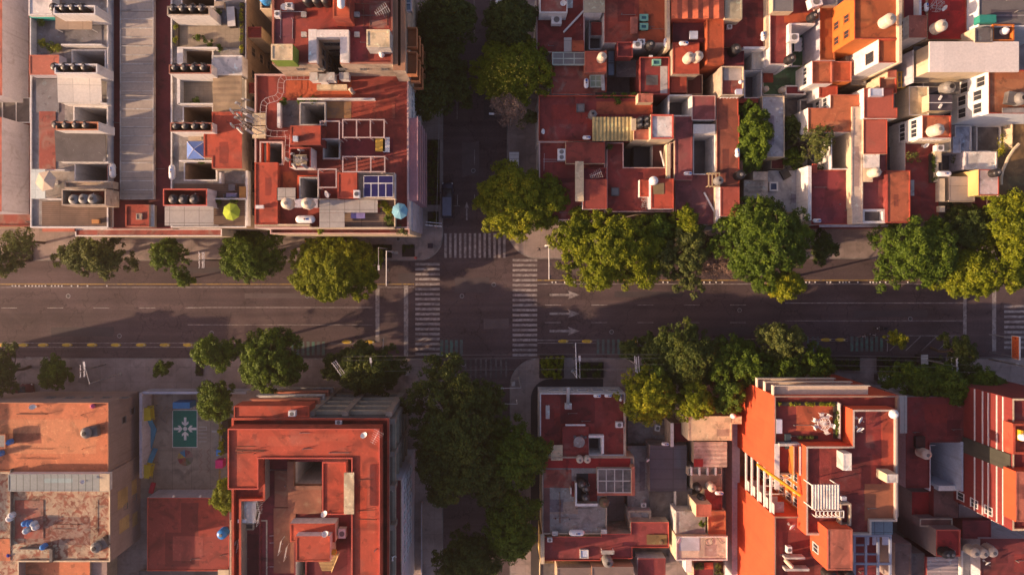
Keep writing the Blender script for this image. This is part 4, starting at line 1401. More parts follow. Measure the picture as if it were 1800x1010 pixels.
# --- building A (tall, top middle)
h = house('tall apartment block with maroon and orange roof around a white light well', 585, 55, 'apartment building')
blk(h, [(478, -60, 690.5, 112.5)], 20, 0, M('brownish_red_roof', (.27, .045, .03), var=.2, stain=(.15, .035, .035), amt=.6, sscale=.25), beige, ph=.35, t=.25, cap=M('brown_rim', (.32, .12, .08)), holes=[a5(465, 316, 662, 545)], hz=2, hmat=dwell)
for r_, w_ in ((a5(395, 248, 464, 524), 1), (a5(465.5, 252, 664, 316), 1), (a5(663, 252, 735, 525), 1)):
    blk(h, r_, 20.5, 19.6, wroof, white, ph=0, sub='well_coping')
wins(h, 'S', 65.5, 20, 560, 597, 3, (17.6, 15, 12.4, 9.8), .8, .8, fm=gplas, bars=False)
wins(h, 'E', 556.8, 20, 70, 108, 2, (17, 14, 11), .8, 1.2, fm=gplas, bars=False)
for r_, z_, rm, wl_ in ((a5(78, 373, 262, 510), 22.2, croof, M('olive_green_wall', (.16, .26, .03))), (a5(885, 250, 1083, 400), 22.2, croof, lgrey), (a5(600, -60, 742, 150), 22.6, orange, red)):
    blk(h, r_, z_, 19.6, rm, wl_, ph=.08, sub='roof_room')
slab(h, a5(720, 222, 900, 530), 19.72, .02, M('wine_roof', (.20, .028, .035), var=.1), 'roof_patch')  # shade right of the light well, put in as wine colour
slab(h, a5(110, 110, 270, 370), 19.725, .02, M('mauve_roof', (.20, .05, .06), var=.15), 'roof_patch')  # shaded left side of the roof, put in as a mauve tone
slab(h, a5(910, 10, 1080, 240), 19.722, .02, oldred, 'roof_patch')
blk(h, (691, -60, 712.5, 124), 19.6, 0, rust, beige, ph=1.0, t=.6, cap=M('tan_coping', (.36, .18, .10)), sub='gutter_terrace')
for x, y in ((535, 27), (535, 62), (628, 27), (628, 62)):
    skylight(h, (x - 4.5, y - 4.5, x + 4.5, y + 4.5), 19.75, gplas, lgrey, .35, 3, 3)
pipes(h, a5(110, 30, 390, 350), 19.7, 4)
pipes(h, a5(760, 30, 1080, 240), 19.7, 4)
wins(h, 'S', 112.5, 20, 500, 690, 5, (18,), .7, .5, fm=gplas)
for k, z_ in enumerate((17.2, 14, 10.8, 7.6)):
    for y0_, y1_ in ((40, 76), (84, 125)):
        X = wx(712.5, 19.6)
        ya, yb = sorted((wy(y0_, 19.6), wy(y1_, 19.6)))
        mb = MB()
        mb.box(X + .01, ya, KZ * z_ - .15, X + 1.3, yb, KZ * z_)
        for q in (ya, yb - .1): mb.box(X + .01, q, KZ * z_ + .002, X + 1.19, q + .1, KZ * z_ + 1)
        mb.box(X + 1.2, ya, KZ * z_ + .002, X + 1.3, yb, KZ * z_ + 1)
        part('balcony', mb, M('terracotta_wall', (.52, .20, .08)), h)
skylight(h, (703, -30, 724, 22), 18, bglass, lav, .6, 1, 4)
tanks([(545, 5), (561, 5), (576.5, 5)], 19.8, 'in the row at the top of the tall block', 'tanks at the top of the tall block', 'black', 1.15)
gas(602, 3, 22.4, 90, 'white gas tank on the raised orange roof of the tall block', 1.1)
dish(503, 15, 19.8, 20, 'round white dish at the left of the tall block roof')
unit(511, 14, 19.8, 0, 'small grey unit right of the white dish on the tall block')
unit(490, 28, 19.8, 90, 'grey box unit below the white dish on the tall block', .9)
put(('tv_antenna', 1), b_antenna, 'thin white aerial near the right parapet of the tall block', 'antenna', 676, 30, 19.8, 30)
put(('roof_vent', 1), b_tank(gasw, gasw, .35, .4), 'white round vent at the lower right of the tall block roof', 'vent', 671.5, 97, 19.8)
put(('laundry', 1), b_box(.4, .3, .3, M('pink_plastic', (.6, .1, .25))), 'small pink bucket hanging by the tan gap wall', 'bucket', 615, 114, 19)
# small blue covered tanks left of A
h = house('narrow white tower with blue covered tanks in the alley', 466, 10, 'building')
blk(h, (457, -60, 478, 17), 15, 0, dgrey, cream, ph=.5, cap=cream)
put(('water_tank', 'blue'), TANKL, 'blue tank in the narrow white tower beside the tall block', 'water tank', 470, 3, 14.6, sc=.85)
# --- building B
h = house('large corner building with maroon roofs, white frames and a solar array', 585, 270, 'apartment building')
HB = h
wh_hole = [a5(330, 873, 530, 1050), a6(328, 545, 472, 712), a6(528, 228, 652, 372), a4(860, 245, 1035, 420)]
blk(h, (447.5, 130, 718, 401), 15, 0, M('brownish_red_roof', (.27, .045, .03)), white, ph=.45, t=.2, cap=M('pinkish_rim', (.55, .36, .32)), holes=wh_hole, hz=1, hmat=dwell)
for q, r_ in enumerate(wh_hole):
    pass
slab(h, a5(205, 680, 760, 830), 14.62, .02, M('lit_orange_roof', (.42, .085, .03), var=.12), 'roof_patch')  # sunlit part of the roof, its light put into the slab colour
slab(h, a5(760, 833, 1128, 1000), 14.622, .02, red, 'roof_patch')
slab(h, a5(158, 850, 330, 1075), 14.62, .02, dgrey, 'roof_patch')
slab(h, a5(535, 860, 757, 1000), 14.624, .02, M('ochre_patch', (.36, .19, .08), var=.2, stain=(.15, .11, .09), amt=.7, sscale=.5), 'roof_patch')
slab(h, a6(670, 205, 1110, 360), 14.62, .02, M('wine_roof', (.20, .028, .035), var=.1), 'roof_patch')
slab(h, a6(180, 490, 300, 625), 14.62, .02, M('lit_orange_roof', (.42, .085, .03)), 'roof_patch')  # another sunlit area held in the orange colour
blk(h, a4(805, 410, 1000, 938), 15.6, 14.5, M('coral_roof', (.52, .13, .07)), red, ph=.12, sub='raised_roof')
blk(h, a6(240, 100, 498, 262), 17.6, 14.5, M('coral_roof', (.52, .13, .07)), maroon, ph=.05, sub='roof_room')
blk(h, a6(232, 285, 416, 452), 17.4, 14.5, maroon, white, ph=.7, t=.15, cap=M('red_rim', (.5, .09, .06)), sub='roof_room')
blk(h, a6(640, 497, 806, 715), 17, 14.5, M('coral_roof', (.52, .13, .07)), maroon, ph=.08, sub='roof_room')
blk(h, a6(806, 497, 1122, 716), 16.2, 14.5, beige, white, ph=.2, sub='roof_room')
blk(h, a5(465, 714, 720, 757), 15.3, 14.5, croof, cream, ph=0, sub='plinth')
for r_ in (a5(300, 829, 955, 843), a5(130, 870, 158, 1075)):
    blk(h, r_, 15.4, 14.5, white, white, ph=0, sub='low_wall')
for q, r_ in enumerate(wh_hole[:3]):
    x0_, y0_, x1_, y1_ = r_
    for rr in ((x0_ - 2, y0_ - 2, x1_ + 2, y0_), (x0_ - 2, y1_, x1_ + 2, y1_ + 2), (x0_ - 2, y0_ + .1, x0_, y1_ - .1), (x1_, y0_ + .1, x1_ + 2, y1_ - .1)):
        blk(h, rr, 15.25, 14.6, lgrey, lgrey, ph=0, sub='well_coping')
for r_ in (a4(853, 240, 872, 410), a4(905, 240, 920, 410), a6(300, 520, 475, 532), a6(298, 534, 318, 715)):
    blk(h, r_, 14.95, 14.2, orwall, orwall, ph=0, sub='orange_beam')
slab(h, a6(128, 625, 285, 730), 15.6, .08, panel, 'canopy_sheet')
slab(h, [*a6(488, 727, 980, 835)], 15.9, .08, panel, 'canopy_sheet')
slab(h, a6(488, 837, 700, 962), 15.88, .08, panel, 'canopy_sheet')
slab(h, a6(700, 837, 1118, 968), 14.7, .05, M('pale_deck', (.30, .20, .14), var=.2, seam=(3, .3, .04)), 'deck')
slab(h, a6(1002, 727, 1120, 837), 14.705, .05, deck, 'deck')
for r_ in (a6(-60, 932, 405, 946), a6(393, 958, 1130, 972), a6(480, 716, 1135, 726), a6(1120, 726, 1130, 975)):
    blk(h, r_, 15.6, 14.5, cream, cream, ph=0, sub='low_wall')
blk(h, (474.5, 401, 720, 411), 13.8, 0, oldred, cream, ph=.7, t=.16, cap=M('pinkish_rim', (.55, .36, .32)), sub='front_terrace')
wins(h, 'E', 718, 15, 140, 200, 3, (11.5, 8.5, 5.5), 1.1, 1.4)
wins(h, 'S', 401, 15, 480, 700, 8, (9.5, 6.5, 3.5), 1.2, 1.4) if False else None
for k, z_ in enumerate((14.2, 11.6, 9, 6.4, 3.8)):
    X = wx(718, 15)
    ya, yb = sorted((wy(205, 15), wy(352, 15)))
    mb = MB()
    mb.box(X + .01, ya, KZ * z_ - .12, X + 1.25, yb, KZ * z_)
    mb.box(X + 1.15, ya, KZ * z_ + .002, X + 1.25, yb, KZ * z_ + .95)
    for q in range(9): mb.box(X + 1.26, ya + (yb - ya) * q / 9, KZ * z_ + .1, X + 1.31, ya + (yb - ya) * q / 9 + .05, KZ * z_ + .9)
    part('balcony', mb, M('pink_rail', (.50, .28, .30), var=.1), h)
blk(h, (718.5, 354, 726, 405), 12, 0, lav, lav, ph=0, sub='corner_fin')
for r_, n_ in ((a6(495, 62, 655, 213), (1, 1)), (a6(685, 50, 1035, 200), (3, 1)), (a6(685, 362, 1040, 490), (3, 1)), (a6(478, 468, 630, 622), (1, 1))):
    i = len([o for o in SC.objects if o.name.startswith('pergola')])
    pergola(['single white pipe frame beside the coral roof room', 'upper white pipe frame in three bays', 'lower white pipe frame in three bays above the solar array', 'white pipe frame over the orange floor beside the small coral room'][['a', 'b', 'c', 'd'].index('abcd'[[a6(495, 62, 655, 213), a6(685, 50, 1035, 200), a6(685, 362, 1040, 490), a6(478, 468, 630, 622)].index(r_)])], r_, 17, 14.6, n_[0], n_[1], M('pinkish_pipe', (.50, .38, .35), rough=.5), .16, 'pergola')
# cable tray: two rails and rungs along a bent path
def tray(label, pts, z, w=.40, hgt=.35):
    P = [W(x, y, z) for x, y in pts]
    # round corners
    o = empty('cable_tray', P[0])
    tag(o, label, 'cable tray')
    mb, m2, m3 = MB(), MB(), MB()
    L, R = [], []
    for i, p in enumerate(P):
        d = (P[min(i + 1, len(P) - 1)] - P[max(i - 1, 0)]).normalized()
        nn = Vector((-d.y, d.x, 0))
        L.append(p + nn * w + Vector((0, 0, hgt)))
        R.append(p - nn * w + Vector((0, 0, hgt)))
    mb.path(L, .035, 5)
    mb.path(R, .035, 5)
    for i in range(len(P) - 1):
        n = max(1, int((P[i + 1] - P[i]).length / .62))
        for k in range(n):
            t = (k + .5) / n
            m2.tube(L[i].lerp(L[i + 1], t), R[i].lerp(R[i + 1], t), .022, n=4)
        if i % 2 == 0:
            for q in (L[i], R[i]): m3.tube((q.x, q.y, q.z - hgt - .05), q, .03)
    part('rail', mb, M('dull_zinc', (.42, .36, .36), rough=.6), o)
    part('rungs', m2, MATS['dull_zinc'], o)
    part('support', m3, metal, o)
tray('curving white cable tray winding across the corner building roof', [(552, 136), (530, 136), (508, 136), (500, 138), (496, 143), (495, 150), (495, 162), (492, 169), (486, 174), (478, 176), (471, 178), (466, 183), (464.5, 190), (464, 205), (464, 222), (467, 230), (473, 234.5), (482, 236), (495, 236), (507, 236)], 15.1)
tray('white cable tray running down beside the coral roof room', [(507, 238), (507, 250), (506, 262), (506, 285)], 15.1, .3)
for i, (x0_, y0_, x1_, y1_) in enumerate(((551.5, 135, 566, 149), (569, 139, 580, 150), (582, 135, 594, 149), (603, 134, 618, 146))):
    put(('white_cabinet', 1), b_box(1.0, 1.0, 1.6, frame_w, lgrey), ['leftmost', 'second', 'third', 'rightmost'][i] + ' tall white cabinet on the cream plinth at the end of the cable tray', 'cabinet', (x0_ + x1_) / 2 - 2, (y0_ + y1_) / 2 - 2, 15.2, 0, (1, 1, 1) if i != 3 else (1.2, .9, .8), group='white cabinets on the plinth')
put(('chimney_pipe', 1), b_tank(bplas, bplas, .28, 1.8), 'thin beige vent pipe casting a long shadow below the white cabinets', 'vent', 621, 163, 14.7)
# antenna mast clusters
def masts(label, px, py, z, seed, h_=4.2, lean=(-1.2, .6)):
    o = empty('antenna_mast', W(px, py, z))
    tag(o, label, 'antenna mast')
    p = W(px, py, z)
    r_ = random.Random(seed)
    mb = MB()
    top = p + Vector((lean[0] * .1, lean[1] * .1, h_))
    for k in range(3):
        a = k * 2.09
        f = Vector((.45 * math.cos(a), .45 * math.sin(a), 0))
        mb.tube(p + f, top + f * .7, .05)
    for i in range(7):
        z_ = h_ * i / 7
        for k in range(3):
            a, b = k * 2.09, (k + 1) * 2.09
            mb.tube(p + Vector((.42 * math.cos(a), .42 * math.sin(a), z_)), p + Vector((.40 * math.cos(b), .40 * math.sin(b), z_ + h_ / 7)), .022, n=4)
    part('lattice', mb, metal, o)
    for k in range(6):
        a = k * 1.05 + r_.random() * .3
        R = .95 + .35 * (k % 2)
        q = top + Vector((R * math.cos(a), R * math.sin(a), -.6 + r_.random() * .3))
        m = MB()
        T = Matrix.Translation(q) @ Matrix.Rotation(a, 4, 'Z') @ Matrix.Rotation(-.15, 4, 'Y')
        m.box(-.09, -.16, -1.1, .09, .16, .9, 0, T)
        m.tube(top + Vector((0, 0, -.6)), q, .035)
        part('panel_antenna', m, lgrey, o)
    b = MB()
    b.box(p.x - .9, p.y - .8, p.z - .1, p.x + .9, p.y + .8, p.z + .25)
    part('base', b, croof, o)
masts('upper lattice mast with pale panel antennas at the building edge', 456, 210, 14.9, 1, 6.5)
masts('lower lattice mast with pale panel antennas at the building edge', 456, 233, 14.9, 2, 6.5)
masts('short mast of pale panel antennas on the white walled roof room', 528, 283, 17, 3, 1.6)
tanks([a4(1118, 768), a4(1285, 768)], 16, 'above the white gas tank on the corner building', 'pair of cream tanks', 'cream_tall', 1.0)
blk(HB, a4(1095, 720, 1340, 790), 15.5, 14.5, lav, lav, ph=0, sub='tank_plinth')
gas(540, 386, 14.7, 0, 'white gas tank lying below the two tall cream tanks', 1.25)
dish(579, 342, 14.8, -60, 'white oval dish beside the small coral roof room', 1.1)
dish(496, 287, 14.8, 30, 'pale dish near the stepped cream walls', .8) if False else None
unit(629, 342, 16.4, 90, 'white cooling unit left of the solar array', 1.1)
unit(489, 225, 17.6, 0, 'small white box on the coral roof room', .6) if False else None
put(('roof_box', 1), b_box(.55, .65, .5, frame_w, M('pale_blue', (.5, .58, .66))), 'pale blue skylight box on the coral roof room', 'skylight', 521, 245, 17.6)
put(('roof_box', 2), b_box(1.0, .4, .4, frame_w), 'white box on the long coral roof at the left', 'box', 458, 364, 15.7)
# solar array
def solar(px0, py0, px1, py1, z):
    x0, y0, x1, y1 = wr((px0, py0, px1, py1), z)
    o = empty('solar_array', ((x0 + x1) / 2, (y0 + y1) / 2, KZ * 16.3))
    tag(o, 'dark blue solar array of six panels in white frames', 'solar panels')
    hy = y0 + (y1 - y0) * .64
    zt = KZ * z
    sm = M('solar_cells', (.035, .03, .14), rough=.2, var=.12, seam=(.16, .16, .03), seamcol=.5)
    cells = [(x0, hy, (x0 + x1) / 2, y1), ((x0 + x1) / 2, hy, x1, y1)] + [(x0 + (x1 - x0) * i / 4, y0, x0 + (x1 - x0) * (i + 1) / 4, hy) for i in range(4)]
    for c in cells:
        m = MB()
        m.box(c[0] + .01, c[1] + .01, zt - .06, c[2] - .01, c[3] - .01, zt)
        f = part('panel', m, frame_w, o)
        m2 = MB()
        m2.box(c[0] + .07, c[1] + .07, zt + .003, c[2] - .07, c[3] - .07, zt + .012)
        part('cells', m2, sm, f)
    m = MB()
    for x in (x0 + .3, (x0 + x1) / 2, x1 - .3):
        for y in (y0 + .3, y1 - .3): m.tube((x, y, KZ * 16.0), (x, y, zt - .06), .04)
    part('stand', m, metal, o)
solar(639, 308.5, 691, 346.5, 16.9)
put(('lounger', 1), b_table(1.9, .75, M('purple_cushion', (.22, .18, .40))), 'purple cushioned lounger under the grey canopy edge', 'lounger', 631, 379.5, 14.8)
put(('laundry_rack', 1), b_table(1.3, 1.8, M('yellow_cloth', (.7, .42, .06))), 'yellow cloth drying on a rack at the right edge of the maroon roof', 'drying rack', 670, 256, 14.7)
put(('laundry_rack', 2), b_table(.9, 2.0, frame_w), 'white sheet drying beside the yellow cloth', 'drying rack', 680.5, 256, 14.7)
for x, y, n_, m_ in ((676, 354, 'bright bush beside the solar array', LB), (682, 366, 'long bright bush along the terrace rail', LB), (688, 383, 'tall plant by the terrace rail near the blue parasol', LG), (565, 406, 'small yellow plant on the front terrace', LB), (706, 405, 'plant in the corner bed of the front terrace', LO), (688, 394, 'olive plant at the end of the terrace rail', LO)):
    shrub(n_, x, y, 14.3, .75, m_, .9)
for x, y, n_ in ((498, 179, 'creeper along the low white wall, left end'), (530, 178, 'creeper along the low white wall, middle'), (553, 177, 'creeper along the low white wall, right end')):
    shrub(n_, x, y, 14.7, .5, LG, .4)
# ================================================================ SW block
k1 = crop(0, 670, 5.772)
k2 = crop(0, 835, 5.772)
k3 = crop(230, 670, 5.772)
k4 = crop(230, 835, 5.772)
k5 = crop(390, 670, 2.97)
h = house('wide building with hazy orange roof and grey tiled ledge, lower left', 90, 850, 'building')
blk(h, [(-220, 707, 190.5, 829)], 8, 0, M('bright_orange_roof', (.58, .19, .085), var=.08, stain=(.45, .14, .06), amt=.4, sscale=.35), M('mauve_plaster', (.33, .24, .21), var=.1, streak=.3), ph=.3, t=.16, cap=M('orange_rim', (.5, .2, .1)), wn='wall')
blk(h, [(-220, 829.2, 193.5, 987), (-220, 986, 33, 1060)], 8.05, 0, peel, M('mauve_plaster', (.33, .24, .21)), ph=.3, t=.2, cap=cream, sub='rear_roof')
blk(h, (14, 832.5, 190, 863), 9, 8, M('grey_green_panel', (.30, .33, .32), var=.05, seam=(1.0, 9, .05)), white, ph=.04, sub='long_skylight')
slab(h, (175, 832, 192.5, 862.5), 9.05, .1, cream, 'coping')
blk(h, (-220, 978, 158, 1100), 6.9, 0, M('bright_orange_roof', (.6, .2, .08)), tanw, ph=.2, sub='lower_roof')
slab(h, (158, 975, 188, 1040), 6.5, .1, M('mauve_plaster', (.33, .24, .21)), 'ledge')
slab(h, k2(150, 250, 440, 640), 7.86, .03, oldred, 'roof_patch')
slab(h, (-220, 946, 18, 985), 7.862, .03, M('bright_orange_roof', (.6, .2, .08)), 'roof_patch')
for r_ in (k2(190, 742, 512, 752), k2(500, 750, 530, 880), k2(100, -60, 108, 720)):
    blk(h, r_, 8.3, 7.7, dgrey, dgrey, ph=0, sub='low_wall')
mg = glass
wins(h, 'N', 707, 8, 45, 215, 5, (5.0,), 1.1, .7, fm=gplas, bars=False)
wins(h, 'E', 190.5, 8, 730, 768, 1, (4.2,), .9, .9, fm=gplas, bars=False)
wins(h, 'E', 190.5, 8, 722, 756, 1, (1.9,), .9, .9, fm=gplas, bars=False)
wins(h, 'E', 193.5, 8, 880, 935, 1, (4.2,), .7, .9, fm=gplas, bars=False)
wins(h, 'E', 193.5, 8, 890, 915, 1, (1.8,), .9, .9, fm=gplas, bars=False)
blk(h, (196, 829.5, 205, 872), 2.5, 0, dgrey, tanw, ph=.1, sub='yard_shed')
mb = MB()
x_ = wx(193.5, 8.05) + .004
for (ya, za, yb, zb_) in ((872, 6.2, 905, 3.6), (925, 5.8, 950, 3.2), (868, 2.6, 895, 1.2), (930, 2.4, 955, 1.0)):
    mb.quad((x_, wy(ya, 8), KZ * za), (x_, wy(yb, 8), KZ * za), (x_, wy(yb, 8), KZ * zb_), (x_, wy(ya, 8), KZ * zb_))
part('plaster_patch', mb, M('yellowish_patch', (.46, .31, .13), var=.25), h)
pipes(h, k1(150, 250, 1000, 850), 7.8, 4, rust)
pipes(h, k2(520, 200, 1000, 600), 7.8, 3)
def b_cistern(root):
    mb = MB()
    mb.lathe([(0, 0), (.8, 0), (.8, .5), (.74, .55), (.8, .6), (.8, 1.2), (.55, 1.5), (.3, 1.6), (0, 1.6)], 16)
    part('barrel', mb, gplas, root)
    m2 = MB()
    m2.box(.3, -.75, 0, 1.5, .75, .9)
    part('concrete_base', m2, dgrey, root)
    m3 = MB()
    m3.lathe([(0, 1.6), (.3, 1.6), (.3, 1.72), (0, 1.74)], 12)
    part('lid', m3, black, root)
put(('cistern', 1), b_cistern, 'dark cistern with a block base on the orange roof', 'water tank', 159, 757, 7.8, 8)
put(('cistern', 1), b_cistern, 'dark cistern at the corner of the peeling roof', 'water tank', 176, 956, 7.8, 30)
dish(63, 714, 7.8, 160, 'blue grey dish at the front edge of the orange roof')
dish(148, 845, 9.05, 150, 'white dish on the grey skylight strip', .7)
skylight(h, (-12, 762, 12, 786), 8.6, gplas, M('orange_rim', (.5, .2, .1)), .3)
for i, (x, y, c_, z_) in enumerate(((20, 775, blue, 7.8), (4, 795, blue, 7.8), (48, 917, blue, 7.8), (55, 917, blue, 7.8), (63, 918, M('pale_blue', (.3, .5, .7)), 7.8), (50, 930, M('pale_blue', (.3, .5, .7)), 7.8), (80, 958, blue, 7.8), (22, 971, M('deep_blue', (.02, .03, .35)), 7))):
    put(('barrel', c_.name), b_tank(c_, c_, .42, .7), ['blue barrel casting a shadow at the left of the orange roof', 'blue barrel at the very left edge by the orange framed skylight', 'first blue barrel of the row on the peeling roof', 'second blue barrel of the row on the peeling roof', 'pale blue barrel ending the row on the peeling roof', 'pale blue barrel below the row on the peeling roof', 'lone blue barrel at the wall of the peeling roof', 'deep blue crate like barrel at the lower left'][i], 'barrel', x, y, z_)
for i, (x, y, s__) in enumerate(((24, 903, .5), (20, 909, .45), (65, 924, .5))):
    put(('roof_vent', 1), b_tank(gasw, gasw, .35, .4), ['upper white vent of the pair at left of the peeling roof', 'lower white vent of the pair at left of the peeling roof', 'white vent beside the pale blue barrel'][i], 'vent', x, y, 7.8, 0, 1.3)
put(('tyre', 1), b_tank(M('pink_plastic', (.6, .1, .25)), M('pink_plastic', (.6, .1, .25)), .35, .2), 'magenta basin near the front corner of the orange roof', 'basin', 164, 713, 7.8)
# --- schoolyard
yd = MB()
x0, y0, x1, y1 = wr((246, 690, 404, 875), .14)
yd.quad((x0, y0, .156), (x1, y0, .156), (x1, y1, .156), (x0, y1, .156))
struct('school_yard', yd, M('yard_concrete', (.34, .29, .235), var=.18, stain=(.10, .09, .08), amt=.6, sscale=.35, seam=(3, 3, .02)))
yz = .14
yy = MB()
x0, y0, x1, y1 = wr((303, 720, 347, 786), yz)
yy.quad((x0, y0, .160), (x1, y0, .160), (x1, y1, .160), (x0, y1, .160))
struct('yard_sign_border', yy, M('yard_white_paint', (.70, .70, .68), stain=(.25, .25, .22), amt=.3))
yy = MB()
x0, y0, x1, y1 = x0 + .1, y0 + .1, x1 - .1, y1 - .1
yy.quad((x0, y0, .164), (x1, y0, .164), (x1, y1, .164), (x0, y1, .164))
struct('yard_sign_panel', yy, M('yard_green_paint', (.0, .17, .13), var=.08))
yy = MB()
cx, cy = wx(325.5, yz), wy(753, yz)
def arr(dx, dy):
    def q(u, v): return (cx + dx * u - dy * v, cy + dy * u + dx * v, .168)
    V = [q(1.78, -.21), q(1.0, -.21), q(1.0, .21), q(1.78, .21), q(1.15, -.50), q(.45, 0), q(1.15, .50), q(.95, .50), q(1.2, -.5)]
    V2 = [q(1.80, -.2), q(1.80, .2), q(.95, .2), q(.95, -.2), q(1.20, .52), q(.80, .52), q(.40, 0), q(.80, -.52), q(1.20, -.52), q(.93, 0)]
    f1 = (0, 1, 2, 3) if True else 0
    yy.add(V2, [(0, 1, 2, 3), (2, 4, 5, 6), (6, 7, 8, 3), (2, 6, 3)])
for d_ in ((1, 0), (-1, 0), (0, 1), (0, -1)): arr(*d_)
n = 20
yy.add([(cx, cy, .168)] + [(cx + .33 * math.cos(2 * math.pi * i / n), cy + .33 * math.sin(2 * math.pi * i / n), .168) for i in range(n)], [(0, 1 + i, 1 + (i + 1) % n) for i in range(n)])
struct('yard_sign_arrows', yy, M('yard_white_paint', (.70, .70, .68)))
for i, c_ in enumerate(((.02, .22, .42), (.50, .38, .04), (.28, .05, .06), (.30, .10, .05), (.10, .14, .06), (.13, .13, .12), (.34, .16, .14), (.20, .06, .08))):
    yy = MB()
    a0, a1_ = math.radians(95 + i * 45), math.radians(95 + (i + 1) * 45)
    cx, cy = wx(326, yz), wy(804, yz)
    v = [(cx, cy, .160)] + [(cx + 1.25 * math.cos(a0 + (a1_ - a0) * k / 5), cy + 1.25 * math.sin(a0 + (a1_ - a0) * k / 5), .160) for k in range(6)]
    yy.add(v, [(0, 1 + k, 2 + k) for k in range(5)])
    struct('colour_wheel_segment', yy, M('yard_colour_%d' % i, c_, var=.15, stain=(.2, .18, .15), amt=.6, sscale=1.5, cov=.5))
yy = MB()
for k, xx in enumerate((353, 366)):
    for i in range(7):
        s = 1 if i % 2 else -1
        p, q = (xx - 2.5 * s, 788 + i * 6), (xx + 2.5 * s, 794 + i * 6)
        a = (wx(p[0], yz), wy(p[1], yz))
        b = (wx(q[0], yz), wy(q[1], yz))
        yy.add([(a[0], a[1] + .05, .160), (a[0], a[1] - .05, .160), (b[0], b[1] - .05, .160), (b[0], b[1] + .05, .160)], [(0, 1, 2, 3)])
struct('zigzag_line', yy, M('red_brown_paint', (.22, .10, .08)))
yy = MB()
for x0_, y0_, x1_, y1_ in ((349, 749, 363.5, 750.5), (349, 755, 363.5, 756), (349, 761, 363.5, 762), (349, 768, 363, 769), (362.3, 749, 363.5, 756), (349, 775, 363, 776), (372, 756, 382, 759.5)) + tuple((305 + i * 5, 710, 307.5 + i * 5, 718) for i in range(8)):
    a = wr((x0_, y0_, x1_, y1_), yz)
    yy.quad((a[0], a[1], .160), (a[2], a[1], .160), (a[2], a[3], .160), (a[0], a[3], .160))
struct('hopscotch_lines', yy, M('yard_white_paint2', (.45, .44, .42)))
yy = MB()
for x0_, y0_, x1_, y1_ in ((384.5, 730, 388, 800), (384.5, 812, 388, 850)):
    a = wr((x0_, y0_, x1_, y1_), yz)
    yy.quad((a[0], a[1], .160), (a[2], a[1], .160), (a[2], a[3], .160), (a[0], a[3], .160))
struct('yellow_yard_line', yy, painty)
h = house('school yard boundary wall painted lavender beside the tall mauve building', 248, 780, 'wall', 'boundary_wall')
blk(h, (245, 690, 250, 840), 2.8, .1, lav, lav, ph=0)
blk(h, (250.5, 688, 432, 692), 2.6, .1, M('pale_blue_wall', (.42, .45, .55)), M('pale_blue_wall', (.42, .45, .55)), ph=0, wn='front_wall')
def b_play(root):
    mb = MB()
    for x in (-.7, .7):
        for y in (-.9, .9): mb.tube((x, y, 0), (x, y, 2.4), .06)
    part('frame', mb, gplas, root)
    mb = MB()
    mb.box(-.85, -1.1, 1.3, .85, 1.1, 1.4)
    mb.box(-.8, -1.0, 2.3, .8, 1.0, 2.4)
    part('deck', mb, M('play_yellow', (.55, .42, .03)), root)
    mb = MB()
    mb.add([(-.4, -1.1, 1.4), (.4, -1.1, 1.4), (.4, -3.0, .1), (-.4, -3.0, .1), (-.4, -1.1, 1.3), (.4, -1.1, 1.3), (.4, -3.0, .0), (-.4, -3.0, .0)], [(0, 1, 2, 3), (7, 6, 5, 4), (0, 3, 7, 4), (1, 5, 6, 2)])
    part('slide', mb, M('play_blue', (.05, .25, .40)), root)
put(('play_tower', 1), b_play, 'yellow decked play tower with blue slide at the left of the school yard', 'play tower', 269, 722, .14, 5)
put(('play_tower', 1), b_play, 'second play tower deeper in the school yard by the lavender wall', 'play tower', 268, 820, .14, 170)
def b_arch(root):
    mb = MB()
    n = 12
    for k in range(2):
        r_ = 1.25 - k * .2
        pts = [(r_ * math.cos(math.pi * i / n), (k - .5) * 1.2, r_ * math.sin(math.pi * i / n)) for i in range(n + 1)]
        mb.path(pts, .06)
    for i in range(n + 1):
        a = math.pi * i / n
        mb.tube((1.25 * math.cos(a), -.6, 1.25 * math.sin(a)), (1.05 * math.cos(a), .6, 1.05 * math.sin(a)), .035, n=4)
    part('arch_bars', mb, gplas, root)
put(('climbing_arch', 1), b_arch, 'dark climbing arch between the play tower and the green yard sign', 'climbing frame', 294, 727, .14, 60)
put(('blue_mat', 1), b_box(1.6, 3.2, .25, M('play_blue', (.05, .25, .40))), 'blue mat lying along the lavender wall', 'mat', 263, 768, .14, -15)
put(('blue_canopy', 1), b_box(2.6, .9, 2.2, M('canopy_blue', (.03, .20, .45))), 'small blue shelter behind the green yard sign', 'shelter', 330, 707, .14)
put(('pink_playhouse', 1), b_box(1.1, 1.2, 1.3, M('hot_pink', (.62, .03, .20))), 'hot pink playhouse at the right side of the school yard', 'playhouse', 391, 811, .14)
put(('blue_playhouse', 1), b_box(.7, .9, 1.0, blue), 'small blue play box above the pink playhouse', 'play box', 389, 792, .14)
put(('red_mat', 1), b_box(.6, 1.6, .4, M('play_red', (.5, .02, .06))), 'red play block beside the maroon flat roof', 'play block', 269, 856, .14, -15)
